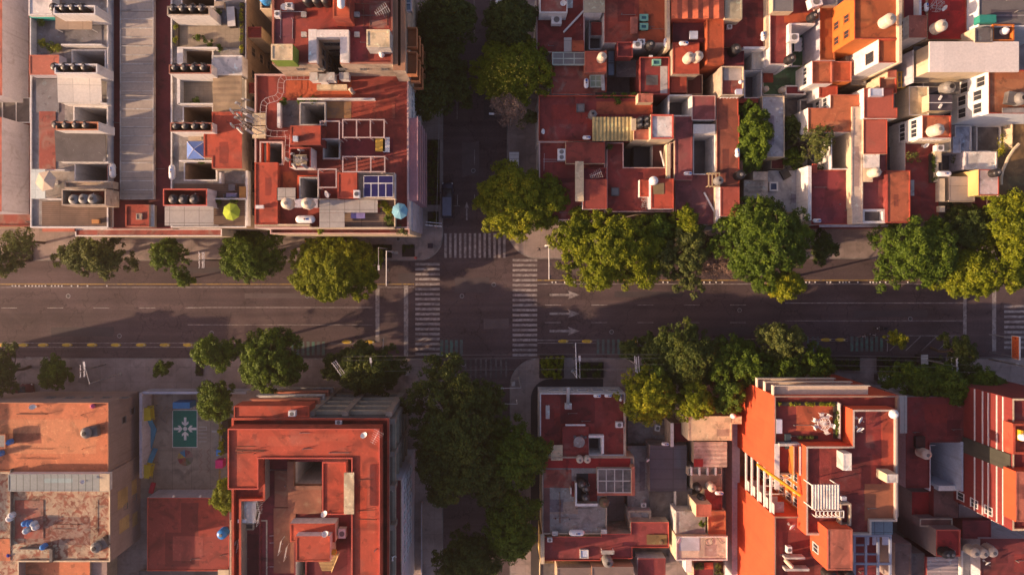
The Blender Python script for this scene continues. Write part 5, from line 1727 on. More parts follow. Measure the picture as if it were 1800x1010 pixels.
# --- flat red roof
h = house('low building with a flat dark red roof below the school yard', 330, 940, 'building')
blk(h, (258.5, 874, 403, 1003), 3.5, 0, M('matte_red_roof', (.27, .045, .035), var=.1, stain=(.2, .05, .04), amt=.4, sscale=.3), lav, ph=.12, t=.12, cap=M('red_rim', (.5, .09, .06)))
slab(h, (244, 1003, 383, 1080), .8, .1, dgrey, 'yard_floor')
slab(h, (383, 1001, 402, 1015), 4, .3, cream, 'ledge')
put(('water_tank', 'bigblue'), b_tank(blue, gplas, .75, 1.3), 'bright blue water tank on the flat red roof beside the taller block', 'water tank', 395.5, 933, 3.4)
for x in (305.5, 352.5): put(('roof_vent', 1), b_tank(gasw, gasw, .35, .4), '%s tiny white lamp on the edge of the flat red roof' % ('left' if x < 320 else 'right'), 'vent', x, 871, 3.4, 0, .5)
# --- big corner block
h = house('big corner apartment block with a ring shaped bright orange roof', 560, 870, 'apartment building')
HI = h
coral = MATS['coral_roof']
gfac = M('grey_brown_facade', (.24, .20, .17), var=.15, streak=.3)
blk(h, [(407, 734, 684.5, 1080)], 16.5, 0, maroon, gfac, ph=.9, t=.3, cap=coral, holes=[(466, 798, 622, 1060), (424, 880, 470, 1060)])
blk(h, [(400, 753, 667.5, 806), (400, 805, 454, 860), (617.5, 805, 668, 1080)], 18.6, 15.9, coral, coral, ph=.28, t=.16, cap=M('red_rim', (.5, .09, .06)), sub='upper_roof')
blk(h, (411, 713, 543.5, 735), 16.4, 13.5, coral, coral, ph=.15, t=.14, sub='front_roof')
blk(h, (455, 806.5, 617, 1080), 15, 0, M('wine_roof', (.20, .028, .035)), white, ph=.3, holes=[k5(375, 418, 522, 548), k5(385, 850, 435, 1060)], hz=3, hmat=dwell, sub='court_roof')
blk(h, (404, 913, 470, 1080), 14.8, 6, M('wine_roof', (.20, .028, .035)), gfac, ph=.35, cap=beige, sub='terrace')
slab(h, k5(275, 465, 345, 655), 14.9, .04, M('brownish_patch', (.26, .10, .06), var=.25, stain=(.3, .2, .12), amt=.6), 'roof_patch')
slab(h, k5(270, 660, 385, 1000), 14.9, .04, M('brownish_patch', (.26, .10, .06)), 'roof_patch')
slab(h, k5(345, 560, 520, 690), 15.1, .06, M('brownish_patch', (.26, .10, .06)), 'roof_patch')
for r_ in (k5(342, 418, 374, 560), k5(374, 545, 522, 565)):
    blk(h, r_, 15.5, 14.6, rust, rust, ph=0, sub='low_wall')
blk(h, k5(523, 420, 648, 695), 17.4, 14.7, coral, lav, ph=.15, t=.16, cap=M('red_rim', (.5, .09, .06)), sub='roof_room')
blk(h, k5(355, 740, 592, 838), 16.6, 14.7, coral, white, ph=.08, sub='roof_room')
blk(h, k5(385, 806, 565, 940), 17.8, 14.7, M('coral_roof', (.5, .1, .05)), white, ph=.08, sub='stair_room')
slab(h, k5(637, 475, 690, 692), 19.3, .12, croof, 'cream_strip')
corr(h, k5(80, 628, 178, 738), 15.6, 'x', wroof, 'white_canopy', pitch=.75, amp=.08)
posts(h, k5(80, 628, 178, 738), 15.6, 12, frame_w)
for r_ in (k5(62, 565, 82, 740), k5(108, 565, 122, 628)):
    blk(h, r_, 15.3, 14.8, coral, coral, ph=0, sub='beam')
slab(h, k5(85, 605, 180, 628), 15.5, .1, frame_w, 'ledge')
blk(h, k5(58, 740, 165, 775), 15, 12, dgrey, beige, ph=.3, t=.15, cap=beige, sub='planter_box')
# yellow stair with slats
mb = MB()
a = wr(k5(490, 880, 620, 1015), 16)
for i in range(15):
    t = i / 14
    mb.box(a[0] + t * .5, a[3] - (a[3] - a[1]) * t - .12, KZ * (16.3 - 1.6 * t) - .05, a[0] + (a[2] - a[0]) * (1 - .45 * t), a[3] - (a[3] - a[1]) * t, KZ * (16.3 - 1.6 * t))
part('stair_treads', mb, M('yellowish_slats', (.50, .36, .16)), h)
mb = MB()
mb.tube((a[2], a[3], KZ * 16.6), (a[2] - (a[2] - a[0]) * .45, a[1], KZ * 14.9), .07)
part('handrail', mb, M('yellowish_slats', (.50, .36, .16)), h)
# north facade: floor bands and piers
fx0, fx1 = wx(543.5, 16.5), wx(684.5, 16.5)
fy = wy(734, 16.5)
for k, z_ in enumerate((14.6, 11.9, 9.2, 6.5, 3.8)):
    mb = MB()
    mb.box(fx0, fy + .01, KZ * z_ - .45, fx1 - .2, fy + .55, KZ * z_ + .45)
    part('floor_band', mb, M('buff_band', (.34, .29, .22), var=.15, streak=.3), h)
    mb = MB()
    mb.box(fx0 + .2, fy + .005, KZ * z_ + .5, fx1 - .3, fy + .12, KZ * z_ + 1.9)
    part('window_band', mb, glass, h)
for px in (545, 606, 683):
    X = wx(px, 16.5)
    mb = MB()
    mb.box(X - .5, fy + .02, .15, X + .35, fy + .72, KZ * 16)
    part('pier', mb, gfac, h)
ex = wx(684.5, 16.5)
for k, z_ in enumerate((14.2, 11.5, 8.8, 6.1, 3.4)):
    mb = MB()
    mb.box(ex + .01, wy(1040, 16.5), KZ * z_ - .4, ex + .5, wy(740, 16.5), KZ * z_ + .35)
    part('floor_band', mb, M('buff_band', (.34, .29, .22)), h)
    mb = MB()
    mb.box(ex + .005, wy(1040, 16.5), KZ * z_ + .4, ex + .1, wy(742, 16.5), KZ * z_ + 1.8)
    part('window_band', mb, glass, h)
for py in (742, 800, 860, 930):
    Y = wy(py, 16.5)
    mb = MB()
    mb.box(ex + .02, Y - .35, .15, ex + .66, Y + .35, KZ * 16)
    part('pier', mb, gfac, h)
# balconies of the left half of the front
for k, z_ in enumerate((13.6, 11, 8.4, 5.8, 3.2)):
    xa, xb = wx(411, 16.4) + .3, wx(543, 16.4)
    yb = wy(713, 16.4)
    mb = MB()
    mb.box(xa, fy + .02, KZ * z_ - .15, xb, yb - .1, KZ * z_)
    mb.box(xa, yb - .22, KZ * z_ + .002, xb, yb - .1, KZ * z_ + .95)
    mb.box(xb - .12, fy + .02, KZ * z_ + .002, xb, yb - .24, KZ * z_ + .95)
    part('balcony', mb, lgrey if k % 2 == 0 else M('coral_band', (.45, .16, .10)), h)
blk(h, (688, 842, 706, 1090), 14, 0, M('wine_roof', (.20, .028, .035)), lav, ph=.3, t=.12, cap=beige, sub='side_terrace')
wins(h, 'E', 706, 14, 850, 1010, 6, (11.5, 8.5, 5.5), 1.2, 1.4)
unit(516, 714.5 + 10, 16.3, 0, 'white unit on the small orange roof over the grey facade', 1.0)
unit(597, 739.5, 15.8, 0, 'white unit in the dark gutter behind the facade', .9)
unit(604, 932, 15, 90, 'pale unit beside the white walled stair room', 1.3)
dish(642, 763, 18.4, 200, 'blue grey dish near the upper right of the ring roof')
dish(573, 900, 17.4, 210, 'blue grey dish on the lower edge of the inner room roof')
dish(574, 935, 17.0, 190, 'round pale dish on the small stair room roof')
dish(691, 854, 13.9, 60, 'upper white dish on the narrow wine red side roof')
dish(692, 975, 13.9, 60, 'lower white dish on the narrow wine red side roof')
put(('tv_antenna', 1), b_antenna, 'thin aerial at the upper right corner of the ring roof', 'antenna', 666, 760, 18.4, 60)
put(('tv_antenna', 1), b_antenna, 'thin aerial in the inner court of the ring roofed block', 'antenna', 465, 880, 14.9, 100)
put(('yellow_box', 1), b_box(.6, .5, .5, ymet), 'small yellow box at the top of the yellow stair', 'box', 588, 968, 16.6)
put(('roof_box', 2), b_box(1.0, .4, .4, frame_w), 'white box on the white slatted canopy', 'box', 427, 913, 15.8)
for i, (x, y) in enumerate(((455, 900), (460, 905), (419, 955), (425, 950), (497, 955), (507, 965))):
    put(('laundry_line', 1), lambda root: (part('clothes', (lambda m: ([m.box(-.6 + k * .3, -.02, .9 + .05 * (k % 2), -.38 + k * .3, .02, 1.6) for k in range(5)], m)[1])(MB()), frame_w, root), part('line', (lambda m: (m.tube((-.9, 0, 1.62), (.9, 0, 1.62), .02), m.tube((-.9, 0, 0), (-.9, 0, 1.7), .03), m.tube((.9, 0, 0), (.9, 0, 1.7), .03), m)[-1])(MB()), metal, root)),
        ['first', 'second', 'third', 'fourth', 'fifth', 'sixth'][i] + ' washing line inside the ring roofed block, top to bottom', 'washing line', x, y, 14.8, 80, group='washing lines inside the ring roofed block')
pipes(h, (410, 760, 660, 800), 18.35, 4, rust)
pipes(h, (625, 810, 662, 1000), 18.35, 3, rust)
pipes(h, (470, 820, 510, 1000), 14.7, 4, metal)
hc = house('low street side building at the bottom beside the dark trees', 728, 950, 'wall', 'boundary_wall')
blk(hc, (740, 885, 741.5, 1080), 1.2, .1, lav, metal, ph=0)
# ================================================================ SE block
g1, g2, h1, h2, i1, i2, j1, j2 = crop(930, 660, 5.772), crop(930, 835, 5.772), crop(1150, 660, 5.772), crop(1150, 835, 5.772), crop(1350, 660, 5.772), crop(1350, 835, 5.772), crop(1550, 660, 5.772), crop(1550, 835, 5.772)
winer = MATS['wine_roof']
coral = MATS['coral_roof']
redrim = MATS['red_rim']
h = house('low corner house with square maroon roof and white parapet by the dark forecourt', 1023, 745, 'house')
blk(h, (949, 690.5, 1099, 801), 5, 0, maroon, white, ph=.35, t=.18, cap=white, holes=[g1(608, 630, 735, 800)], hz=1.5, hmat=dwell)
blk(h, g1(605, 604, 760, 628), 5.5, 4.7, white, white, ph=0, sub='coping')
blk(h, g1(737, 629, 760, 790), 5.5, 4.7, white, white, ph=0, sub='coping')
blk(h, g1(338, 512, 606, 860), 5.25, 4.6, maroon, maroon, ph=.03, sub='raised_roof')
slab(h, g1(370, 494, 572, 508), 5.7, .35, white, 'white_coping')
wins(h, 'N', 690.5, 5, 962, 1095, 5, (3.0,), 1.6, 1.0, fm=white, bars=False)
corr(h, g1(222, 702, 340, 858), 5.5, 'y', croof, 'beige_corrugated_sheet', pitch=.55, amp=.07)
mb = MB()
P = W(1010, 775, 4.9)
T = Matrix.Translation(P)
fc = MB()
z_ = .158
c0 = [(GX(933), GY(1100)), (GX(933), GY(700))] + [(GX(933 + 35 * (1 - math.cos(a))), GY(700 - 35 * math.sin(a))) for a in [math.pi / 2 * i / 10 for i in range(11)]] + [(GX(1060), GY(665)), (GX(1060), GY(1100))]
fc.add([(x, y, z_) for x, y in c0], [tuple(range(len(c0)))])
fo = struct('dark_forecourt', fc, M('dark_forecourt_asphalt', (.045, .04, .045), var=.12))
for (x, y, r_, n_) in ((1049, 694, 0, 'left white gas cylinder at the front parapet of the square maroon roof'), (1068, 693.5, 0, 'middle white gas cylinder at the front parapet of the square maroon roof'), (1090, 697, 90, 'white gas cylinder in the corner under the yellow tree')):
    gheater(x, y, 4.8, r_, n_, 1.0)
unit(1087, 744, 4.8, 0, 'pale square unit by the right parapet of the square maroon roof', 1.1)
def b_duct(root):
    mb = MB()
    mb.box(-.22, -.2, .1, .22, 2.2, .6)
    mb.box(-.5, -1.0, 0, .5, -.15, .9)
    part('duct', mb, lgrey, root)
    mb = MB()
    mb.lathe([(0, .9), (.3, .9), (.3, 1.1), (.2, 1.2), (0, 1.2)], 12, 0, Matrix.Translation((0, -.55, 0)))
    part('cowl', mb, metal, root)
put(('air_duct', 1), b_duct, 'grey sheet metal duct crossing the white parapet of the square maroon roof', 'duct', 998, 705, 4.8)
put(('stone_table', 1), lambda root: (part('tabletop', (lambda m: (m.lathe([(0, .7), (.85, .7), (.85, .78), (0, .8)], 18), m)[1])(MB()), grey, root), part('pedestal', (lambda m: (m.lathe([(0, 0), (.3, 0), (.12, .2), (.12, .7), (0, .7)], 10), m)[1])(MB()), grey, root)), 'round grey table on the square maroon roof', 'table', 1017, 774, 5.0)
for i, (x, y) in enumerate(((1010, 766), (1022, 765.5), (1028.5, 767), (1010, 781), (1023, 781.5))):
    put(('chair', 'g'), None, ['top left', 'top middle', 'top right', 'bottom left', 'bottom right'][i] + ' chair around the round grey table', 'chair', x, y, 5.0, 90 + 60 * i, .8, group='chairs around the round grey table')
tanks([(1018, 804), (1031, 804)], 5, 'behind the round grey table', 'cream tanks behind the table', 'cream', .85)
put(('stone_bench', 1), b_table(.6, 2.0, lgrey), 'pale bench frame by the left parapet of the square maroon roof', 'bench', 962, 722, 4.8)
h = house('house with weathered grey roof, tank well and a skylight grid', 1020, 870, 'house')
blk(h, [(953, 803, 1115, 822), (953, 821, 1050, 858), (953, 857, 1067, 938)], 5.6, 0, grey, cream, ph=.3, t=.14, cap=beige)
slab(h, (954, 804, 1108, 822), 5.45, .03, M('bright_maroon', (.30, .02, .02), var=.1), 'roof_patch')
slab(h, g2(150, -60, 430, 125), 5.4, .03, oldred, 'roof_patch')
slab(h, g2(150, 130, 210, 600), 5.41, .03, M('dusty_maroon', (.17, .075, .065), var=.15), 'roof_patch')
slab(h, g2(430, 60, 470, 215), 5.38, .03, maroon, 'roof_patch')
for r_ in (g2(468, 75, 486, 310), g2(420, 125, 430, 190), g2(486, 285, 695, 312)):
    blk(h, r_, 6.4, 5.2, white, beige, ph=0, sub='low_wall')
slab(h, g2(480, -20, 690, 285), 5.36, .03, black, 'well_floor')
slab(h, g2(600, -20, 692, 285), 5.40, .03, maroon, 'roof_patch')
skylight(h, (1050, 822.5, 1110, 865), 6.3, dgrey, lgrey, .25, 4, 2, b=.14)
blk(h, (1110.5, 820, 1116, 871), 6.9, 0, salmon, M('peach_wall', (.55, .28, .16)), ph=0, sub='peach_wall')
slab(h, g2(690, 165, 1040, 205), 6.4, .3, salmon, 'pink_ledge')
tanks([(1021, 846), (1028, 853), (1028, 869)], 5.5, 'in the dark well beside the skylight grid', 'tanks beside the skylight grid', 'black', 1.05)
gas(1012.5, 932, 5.5, 0, 'white gas tank lying along the lower wall of the weathered grey roof', 1.1)
put(('water_tank', 'rusty'), b_tank(M('dark_olive', (.12, .09, .05)), rust, .75, .5), 'dark olive tank lid at the corner of the weathered grey roof', 'water tank', 1061, 881, 5.7)
put(('rubble_sack', 1), b_box(.8, .6, .4, lgrey), 'pale sack in the left corner of the weathered grey roof', 'sack', 975, 935, 5.5)
put(('rubble_sack', 1), None, 'pale sack in the right corner of the weathered grey roof', 'sack', 1061, 931.5, 5.5)
pipes(h, g2(220, 150, 420, 500), 5.4, 3)
h = house('dull maroon roofed house with a white skylight, bottom middle', 1060, 965, 'house')
blk(h, [g2(128, 620, 730, 866), g2(730, 590, 1050, 845), (1109, 917, 1176, 962)], 5, 0, M('dull_maroon', (.24, .045, .045), var=.12), beige, ph=.2, t=.12, cap=redrim)
slab(h, g2(1195, 600, 1400, 700), 4.95, .04, M('mossy_roof', (.24, .15, .06), var=.3), 'roof_patch')
blk(h, g2(1050, 740, 1425, 830), 3, 0, dgrey, beige, ph=.2, sub='passage')
blk(h, g2(1105, 838, 1385, 1070), 5, 0, M('dull_maroon', (.24, .045, .045)), lav, ph=.1, sub='rear_roof')
skylight(h, g2(515, 745, 602, 832), 5, M('milky_pane', (.5, .56, .68), rough=.3), lgrey, .3)
blk(h, (950, 938, 957, 990), 5.4, 0, cream, M('yellow_cream_wall', (.60, .42, .16)), ph=0, sub='gable_wall')
unit(966, 945.5, 5, 0, 'small white grille box at the left of the dull maroon roof', .8)
put(('water_tank', 'grey'), TANKG, 'weathered grey tank on a frame at the lower edge of the dull maroon roof', 'water tank', 1066, 981, 5, sc=.95)
canopy('pale frame of boards around the weathered grey tank', g2(735, 760, 865, 800), 5.8, 4.9, lgrey)
put(('water_tank', 'rusty'), None, 'small dark pot on the mossy corner of the dull maroon roof', 'pot', 1163, 951, 4.9, 0, .5)
h = house('tan roofed sheds at the bottom edge', 1050, 1003, 'shed')
blk(h, g2(285, 935, 630, 1130), 5.6, 0, M('brown_felt', (.20, .15, .13), var=.12), tanw, ph=.06)
blk(h, g2(635, 925, 1060, 1130), 5.8, 0, M('brown_felt', (.20, .15, .13)), M('peach_wall', (.55, .28, .16)), ph=.06, sub='second_roof')
blk(h, g2(110, 890, 280, 1130), 1.6, 0, dgrey, cream, ph=.1, sub='lower_roof')
shrub('round bush between the maroon roof and the tan sheds', 993, 991, 2, .9, LG, 1.2)
shrub('small bush beside the yellow board of the tan sheds', 1044, 992, 2, .7, LG, 1.0)
# alley buildings
h = house('charcoal corrugated roof beside the long concrete alley', 1160, 830, 'shed')
blk(h, g1(1225, 706, 1600, 1172), 4.4, 0, M('charcoal_sheet', (.085, .08, .095), rough=.6, var=.12, seam=(9, 1.5, .04)), grey, ph=.05)
blk(h, (1103, 738, 1181, 782), 1.0, 0, grey, dgrey, ph=.06, sub='yard_floor')
blk(h, (1103, 783, 1142, 915), 2.4, 0, grey, dgrey, ph=.06, sub='alley_floor')
blk(h, (1143, 864, 1184, 918), 3.0, 0, dgrey, dgrey, ph=.06, sub='dark_roof')
blk(h, g1(970, 350, 985, 820), 5.3, 0, beige, beige, ph=0, sub='boundary_wall')
blk(h, g2(1008, 355, 1240, 455), 3.8, 1, lgrey, lgrey, ph=.5, t=.3, cap=beige, sub='bay')
blk(h, h1(165, 480, 198, 720), 4.6, 0, white, beige, ph=0, sub='white_wall')
gheater(1168, 778, 4.4, 0, 'white gas cylinder on the edge of the charcoal roof')
unit(1154, 750, 1.1, 80, 'white framed unit in the grey yard under the yellow tree')
dish(1137, 806, 4, 40, 'small white dish at the left of the charcoal roof', .7)
unit(1130, 885, 2.5, 0, 'pale box on the long concrete alley', .8)
h = house('cream roofed house with a broken pinkish slatted roof behind the yellow tree', 1240, 780, 'house')
blk(h, [h1(345, 410, 790, 655), h1(790.2, 410, 888, 488)], 7, 0, croof, M('plain_cream_wall', (.62, .50, .34)), ph=.05)  # wall in the common cream colour, one even tone
corr(h, h1(402, 668, 738, 925), 6, 'y', M('pink_slats', (.52, .38, .31), var=.12, stain=(.15, .10, .08), amt=.8, sscale=.6, cov=.64), 'slatted_roof', pitch=.62, amp=.07, body=tanw, bz=1)
slab(h, h1(402, 845, 495, 922), 6.25, .04, MATS['bright_maroon'], 'red_sheet')
blk(h, h1(215, 660, 400, 905), 3, 0, M('stained_yard', (.20, .18, .14), var=.2, stain=(.04, .035, .03), amt=.9, sscale=.6), salmon, ph=.9, t=.16, cap=salmon, sub='yard')
blk(h, h1(340, 928, 690, 1010), 5.3, 0, beige, beige, ph=.3, sub='porch')
for q in range(4):
    blk(h, h1(375 + q * 82, 928, 388 + q * 82, 1010), 5.7, 5, white, white, ph=0, sub='beam')
blk(h, h1(740, 490, 865, 740), 1.5, 0, dgrey, lav, ph=.05, sub='lane')
blk(h, h1(205, 480, 340, 655), 3.5, 0, winer, tanw, ph=.1, sub='side_roof')
put(('ball_lamp', 1), b_tank(gasw, gasw, .4, .35), 'white round vent on the top edge of the cream roof', 'vent', 1288, 730, 7)
h = house('stepped cream and terracotta house with a coiled cable on its roof', 1235, 930, 'house')
blk(h, h2(222, 618, 745, 862), 7, 0, croof if False else M('pale_peach_roof', (.60, .47, .36), var=.08, stain=(.4, .3, .22), amt=.4), cream, ph=.22, t=.14, cap=white)
blk(h, h2(510, 140, 690, 352), 6, 0, maroon, cream, ph=.1, sub='maroon_roof')
blk(h, h2(425, 292, 582, 418), 8, 0, salmon, cream, ph=.04, sub='roof_room')
blk(h, h2(545, 362, 727, 606), 6.3, 0, M('terracotta_roof', (.46, .14, .06), var=.1), cream, ph=.08, sub='terracotta_roof')
blk(h, h2(220, 362, 520, 606), 6.2, 0, grey, lgrey, ph=.08, sub='grey_roof')
blk(h, h2(222, 145, 385, 355), 4.2, 0, dgrey, white, ph=.3, sub='side_roof')
blk(h, h2(385, 0, 690, 138), 5.2, 0, M('stained_yard2', (.34, .27, .2), var=.3, stain=(.08, .07, .06), amt=.8, sscale=.7), beige, ph=.1, sub='junk_roof')
slab(h, h2(255, 622, 460, 762), 6.84, .03, M('pale_blue_patch', (.42, .44, .50)), 'roof_patch')
blk(h, h2(400, 868, 695, 1100), 5, 0, winer, beige, ph=.2, sub='rear_terrace')
slab(h, h2(505, 868, 600, 950), 5.0, .05, coral, 'tile_patch')
blk(h, h2(320, 860, 380, 980), 6, 0, white, white, ph=0, sub='white_pier')
mb = MB()
pts = []
for i in range(40):
    t = i / 39
    px_, py_ = 1237 + 38 * t, 948 + 6 * math.sin(t * 9)
    if t < .35: px_, py_ = 1246 + 7 * math.cos(t * 22), 952 + 6 * math.sin(t * 22)
    pts.append(W(px_, py_, 6.9))
mb.path(pts, .03, 4)
part('cable', mb, black, h)
gheater(1262, 863.5, 6, 0, 'white gas cylinder on the maroon roof beside the lavender lane', 1.1)
tanks([(1224, 853), (1231, 872)], 5.3, 'among junk on the stepped terracotta house', 'black tanks among junk', 'black', .95)
put(('water_tank', 'cream'), TANKC, 'weathered cream tank among junk above the terracotta house', 'water tank', 1247, 852, 5.3)
shrub('potted plant at the step of the terracotta roof', 1232, 919, 6.3, .6, LG, .8)
hedge('planting on the rear terrace below the peach roof', h2(400, 870, 500, 940), 4.8, .8, LO)
hedge('second planting strip on the rear terrace near the white wall', h2(600, 870, 695, 1010), 4.8, .8, LO)
dish(1190, 944, 7, 70, 'white oval dish on the corner of the peach roof', 1.1)
h = house('lavender painted lane wall beside the big orange building', 1290, 860, 'wall', 'lane_wall')
blk(h, (1287, 744, 1300.5, 1100), 3.2, 0, lav, lav, ph=0)
# --- the big orange building
h = house('big bright orange apartment building with layered roofs and a deep side recess', 1460, 850, 'apartment building')
HO = h
O1 = [(1361, 695, 1580, 834), (1415, 833, 1580, 908), (1361, 907, 1500, 1100)]
blk(h, O1, 16, 0, MATS['matte_red_roof'], orwall, ph=.55, t=.22, cap=M('brown_coping', (.30, .20, .15)))
blk(h, [(1499, 719.5, 1577.5, 786), (1417, 784, 1577.5, 916), (1417, 915, 1532, 940)], 18, 15.6, maroon, orwall, ph=.5, t=.25, cap=M('pale_coping', (.48, .40, .34)), sub='upper_roof')
slab(h, (1550, 722, 1573, 850), 17.6, .04, coral, 'roof_patch')
slab(h, (1520, 850, 1574, 914), 17.58, .04, M('mossy_red', (.28, .10, .05), var=.2), 'roof_patch')
blk(h, i2(602, 545, 860, 962), 20, 15.6, salmon, orwall, ph=.06, sub='roof_room')
wins(h, 'W', 1454.3, 20, 970, 990, 1, (17.2,), 1.0, 1.3, fm=frame_w)
blk(h, i1(762, 787, 850, 960), 19.1, 17.4, wroof, lgrey, ph=.03, sub='white_roof_box')
blk(h, i1(1205, 998, 1320, 1085), 19.8, 17.4, wroof, cream, ph=.03, sub='white_corner_box')
corr(h, i2(442, 92, 728, 342), 19.6, 'x', M('ribbed_white_sheet', (.66, .58, .52), var=.05), 'ribbed_canopy', pitch=.34, amp=.09)
posts(h, i2(442, 92, 728, 342), 19.6, 17.4, frame_w)
pergola('slanting white stair frame below the ribbed canopy', i2(490, 362, 770, 425), 18.8, 17.4, 7, 1, frame_w, .1)
blk(h, i2(735, 285, 845, 510), 18.6, 17, winer, beige, ph=.7, t=.2, cap=beige, sub='stair_well')
blk(h, i1(258, 715, 268, 1010), 17, 15.4, cream, mustard, ph=0, sub='recess_wall')
# west recess: beams at each floor along the outer plane, ochre inner wall with windows
Xw = wx(1361, 16)
ya, yb = wy(908, 16), wy(834, 16)
for z_ in (14.75, 12.8, 10.7, 8.5, 6.4):
    mb = MB()
    mb.box(Xw + .02, ya, KZ * z_ - .3, Xw + .25, yb, KZ * z_)
    part('cross_beam', mb, frame_w, h)
    mb = MB()
    mb.box(Xw + .26, ya + .02, KZ * z_ - .2, Xw + 1.9, ya + 1.5, KZ * z_ - .08)
    mb.box(Xw + .26, ya + .02, KZ * z_ - .078, Xw + .32, ya + 1.5, KZ * z_ + .7)
    part('recess_balcony', mb, lgrey, h)
Xi = wx(1415, 16)
blk_ = MB()
blk_.box(Xi - .06, ya + .01, .2, Xi - .005, yb - .01, KZ * 15.4)
part('recess_back_wall', blk_, mustard, h)
wins(h, 'W', 1414.2, 16, 838, 905, 3, (13.8, 11.6, 9.4, 7.2, 5, 2.8), 1.0, 1.5, fm=frame_w)
mb = MB()
mb.box(wx(1363, 16), yb - .06, .2, Xi - .1, yb - .004, KZ * 15.4)
part('recess_side_wall', mb, mustard, h)
wins(h, 'S', 834, 16, 1366, 1412, 3, (13.8, 11.6, 9.4, 7.2, 5), .9, 1.4, fm=frame_w)
mb = MB()
mb.tube(W(1331, 815, 17.0), W(1407, 869, 17.0), .16)
mb.tube(W(1332, 818, 16.7), W(1406, 871, 16.7), .09)
part('yellow_pipe', mb, ymet, h)
mb = MB()
for y in (845, 858, 873, 888):
    Y = wy(y, 16)
    mb.box(wx(1366, 16), Y - .08, KZ * 12 - .3, Xi - .12, Y + .08, KZ * 12 - .15)
part('inner_beams', mb, frame_w, h)
slab(h, i1(68, 690, 118, 1150), 16.05, .1, white, 'white_coping')
slab(h, i1(80, 716, 258, 975), 15.6, .05, maroon, 'planter_floor')
blk(h, i1(265, 716, 315, 975), 16.6, 15.4, salmon, mustard, ph=0, sub='pink_wall')
blk(h, i1(315, 716, 335, 1010), 16.9, 15.4, white, mustard, ph=0, sub='white_beam')
for r_ in (i1(120, 688, 330, 714), i1(728, 280, 738, 640), i2(175, 830, 378, 850), i2(175, 945, 420, 970)):
    blk(h, r_, 16.5, 15.4, lgrey, lgrey, ph=0, sub='low_wall')
slab(h, i1(288, 300, 655, 560), 15.52, .03, M('faded_orange_floor', (.40, .09, .04), var=.1), 'floor_patch')
# north face galleries
nx0, nx1 = wx(1361, 16), wx(1532, 16)
nyy = wy(695, 16)
for k, z_ in enumerate((15.3, 12.7, 10.1, 7.5, 4.9)):
    mb = MB()
    w1 = nx1 - k * .9
    mb.box(nx0, nyy + .01, KZ * z_ - .25, w1, nyy + 1.3, KZ * z_ - .1)
    mb.box(nx0, nyy + 1.18, KZ * z_ - .098, w1, nyy + 1.3, KZ * z_ + .5)
    mb.box(nx0, nyy + .01, KZ * z_ - .096, nx0 + .12, nyy + 1.17, KZ * z_ + .5)
    part('gallery', mb, M('pale_peach_rail', (.60, .50, .40), var=.1), h)
hedge('row of small round bushes along the front edge of the orange building terrace', i1(80, 262, 690, 300), 15.6, .5, LB)
hedge('dark hedge at the right of the roof terrace with the white table', i1(660, 300, 715, 630), 15.6, .8, LG)
hedge('weedy bed at the lower edge of the roof terrace', i1(290, 605, 500, 635), 15.6, .4, LO)
slab(h, i1(700, 320, 730, 550), 15.75, .1, croof, 'pale_bench')
# table set
c_ = W(1444, 741, 15.5)
put(('round_table', 1), lambda root: (part('tabletop', (lambda m: ([m.tube((.85 * math.cos(a), .85 * math.sin(a), .74), (0, 0, .74), .035, n=4) for a in [k * math.pi / 8 for k in range(16)]], m.lathe([(.78, .70), (.9, .70), (.9, .76), (.78, .76), (.78, .70)], 20), m)[-1])(MB()), frame_w, root), part('pedestal', (lambda m: (m.lathe([(0, 0), (.35, 0), (.06, .1), (.06, .7), (0, .7)], 10), m)[1])(MB()), frame_w, root)),
    'white ornate round table on the orange building terrace', 'table', 1444, 742, 15.5)
for i, a in enumerate((100, 55, 160, 205, 290, 345)):
    R_ = 1.15
    px_, py_ = 1444 + R_ * math.cos(math.radians(a)) / s_(15.5), 742 - R_ * math.sin(math.radians(a)) / s_(15.5)
    put(('chair', 'white'), b_chair(frame_w), ['top', 'upper right', 'left', 'lower left', 'bottom', 'right'][i] + ' white chair around the ornate white table', 'chair', px_, py_, 15.5, a + 180, 1.1, group='white chairs around the ornate table')
put(('white_bench', 1), b_box(.7, 1.8, .6, M('pale_lilac', (.52, .50, .60))), 'pale lilac bench against the left parapet of the roof terrace', 'bench', 1366.5, 747, 15.5)
put(('covered_kayak', 1), b_box(.7, 1.9, .4, M('dark_teal', (.03, .05, .06))), 'dark covered object below the roof terrace left corner', 'cover', 1383, 774, 15.5)
tree('potted round tree in the planter of the orange building', 1377, 812, 9, 11, 17.2, LO, 1.2, trunk=bark, size=.12, cat='potted tree', name='potted_tree', base=(1377, 812))
for o_ in [o for o in SC.objects if o.name == 'potted_tree']:
    o_.location.z = 0
for i, (x, y, r_, n_) in enumerate(((1505, 734, 60, 'upper white dish on the left edge of the shaded upper roof'), (1505, 750, 20, 'lower white dish on the left edge of the shaded upper roof'), (1386, 920, 45, 'white dish at the corner below the recess'))):
    dish(x, y, 17.6 if i < 2 else 15.6, r_, n_, 1.1)
put(('roof_vent', 2), b_tank(gasw, gasw, .6, .25), 'large white disc on the upper right corner of the shaded upper roof', 'dish', 1570, 727, 18)
unit(1384, 962, 15.6, 90, 'olive box on the lower left terrace of the orange building', .9)
put(('chimney_pipe', 1), None, 'leaning white pipe on the lower left terrace of the orange building', 'vent', 1381, 984, 15.6)
put(('laundry_bundle', 1), b_box(.6, .5, .4, M('bluish_cloth', (.5, .5, .6))), 'bluish bundle at the right edge of the ribbed canopy', 'bundle', 1481, 874, 17.6)
tanks([(1452, 1004), (1483, 1004)], 15.5, 'behind the orange roof room at the bottom edge', 'black tanks at the bottom edge', 'black', 1.3)
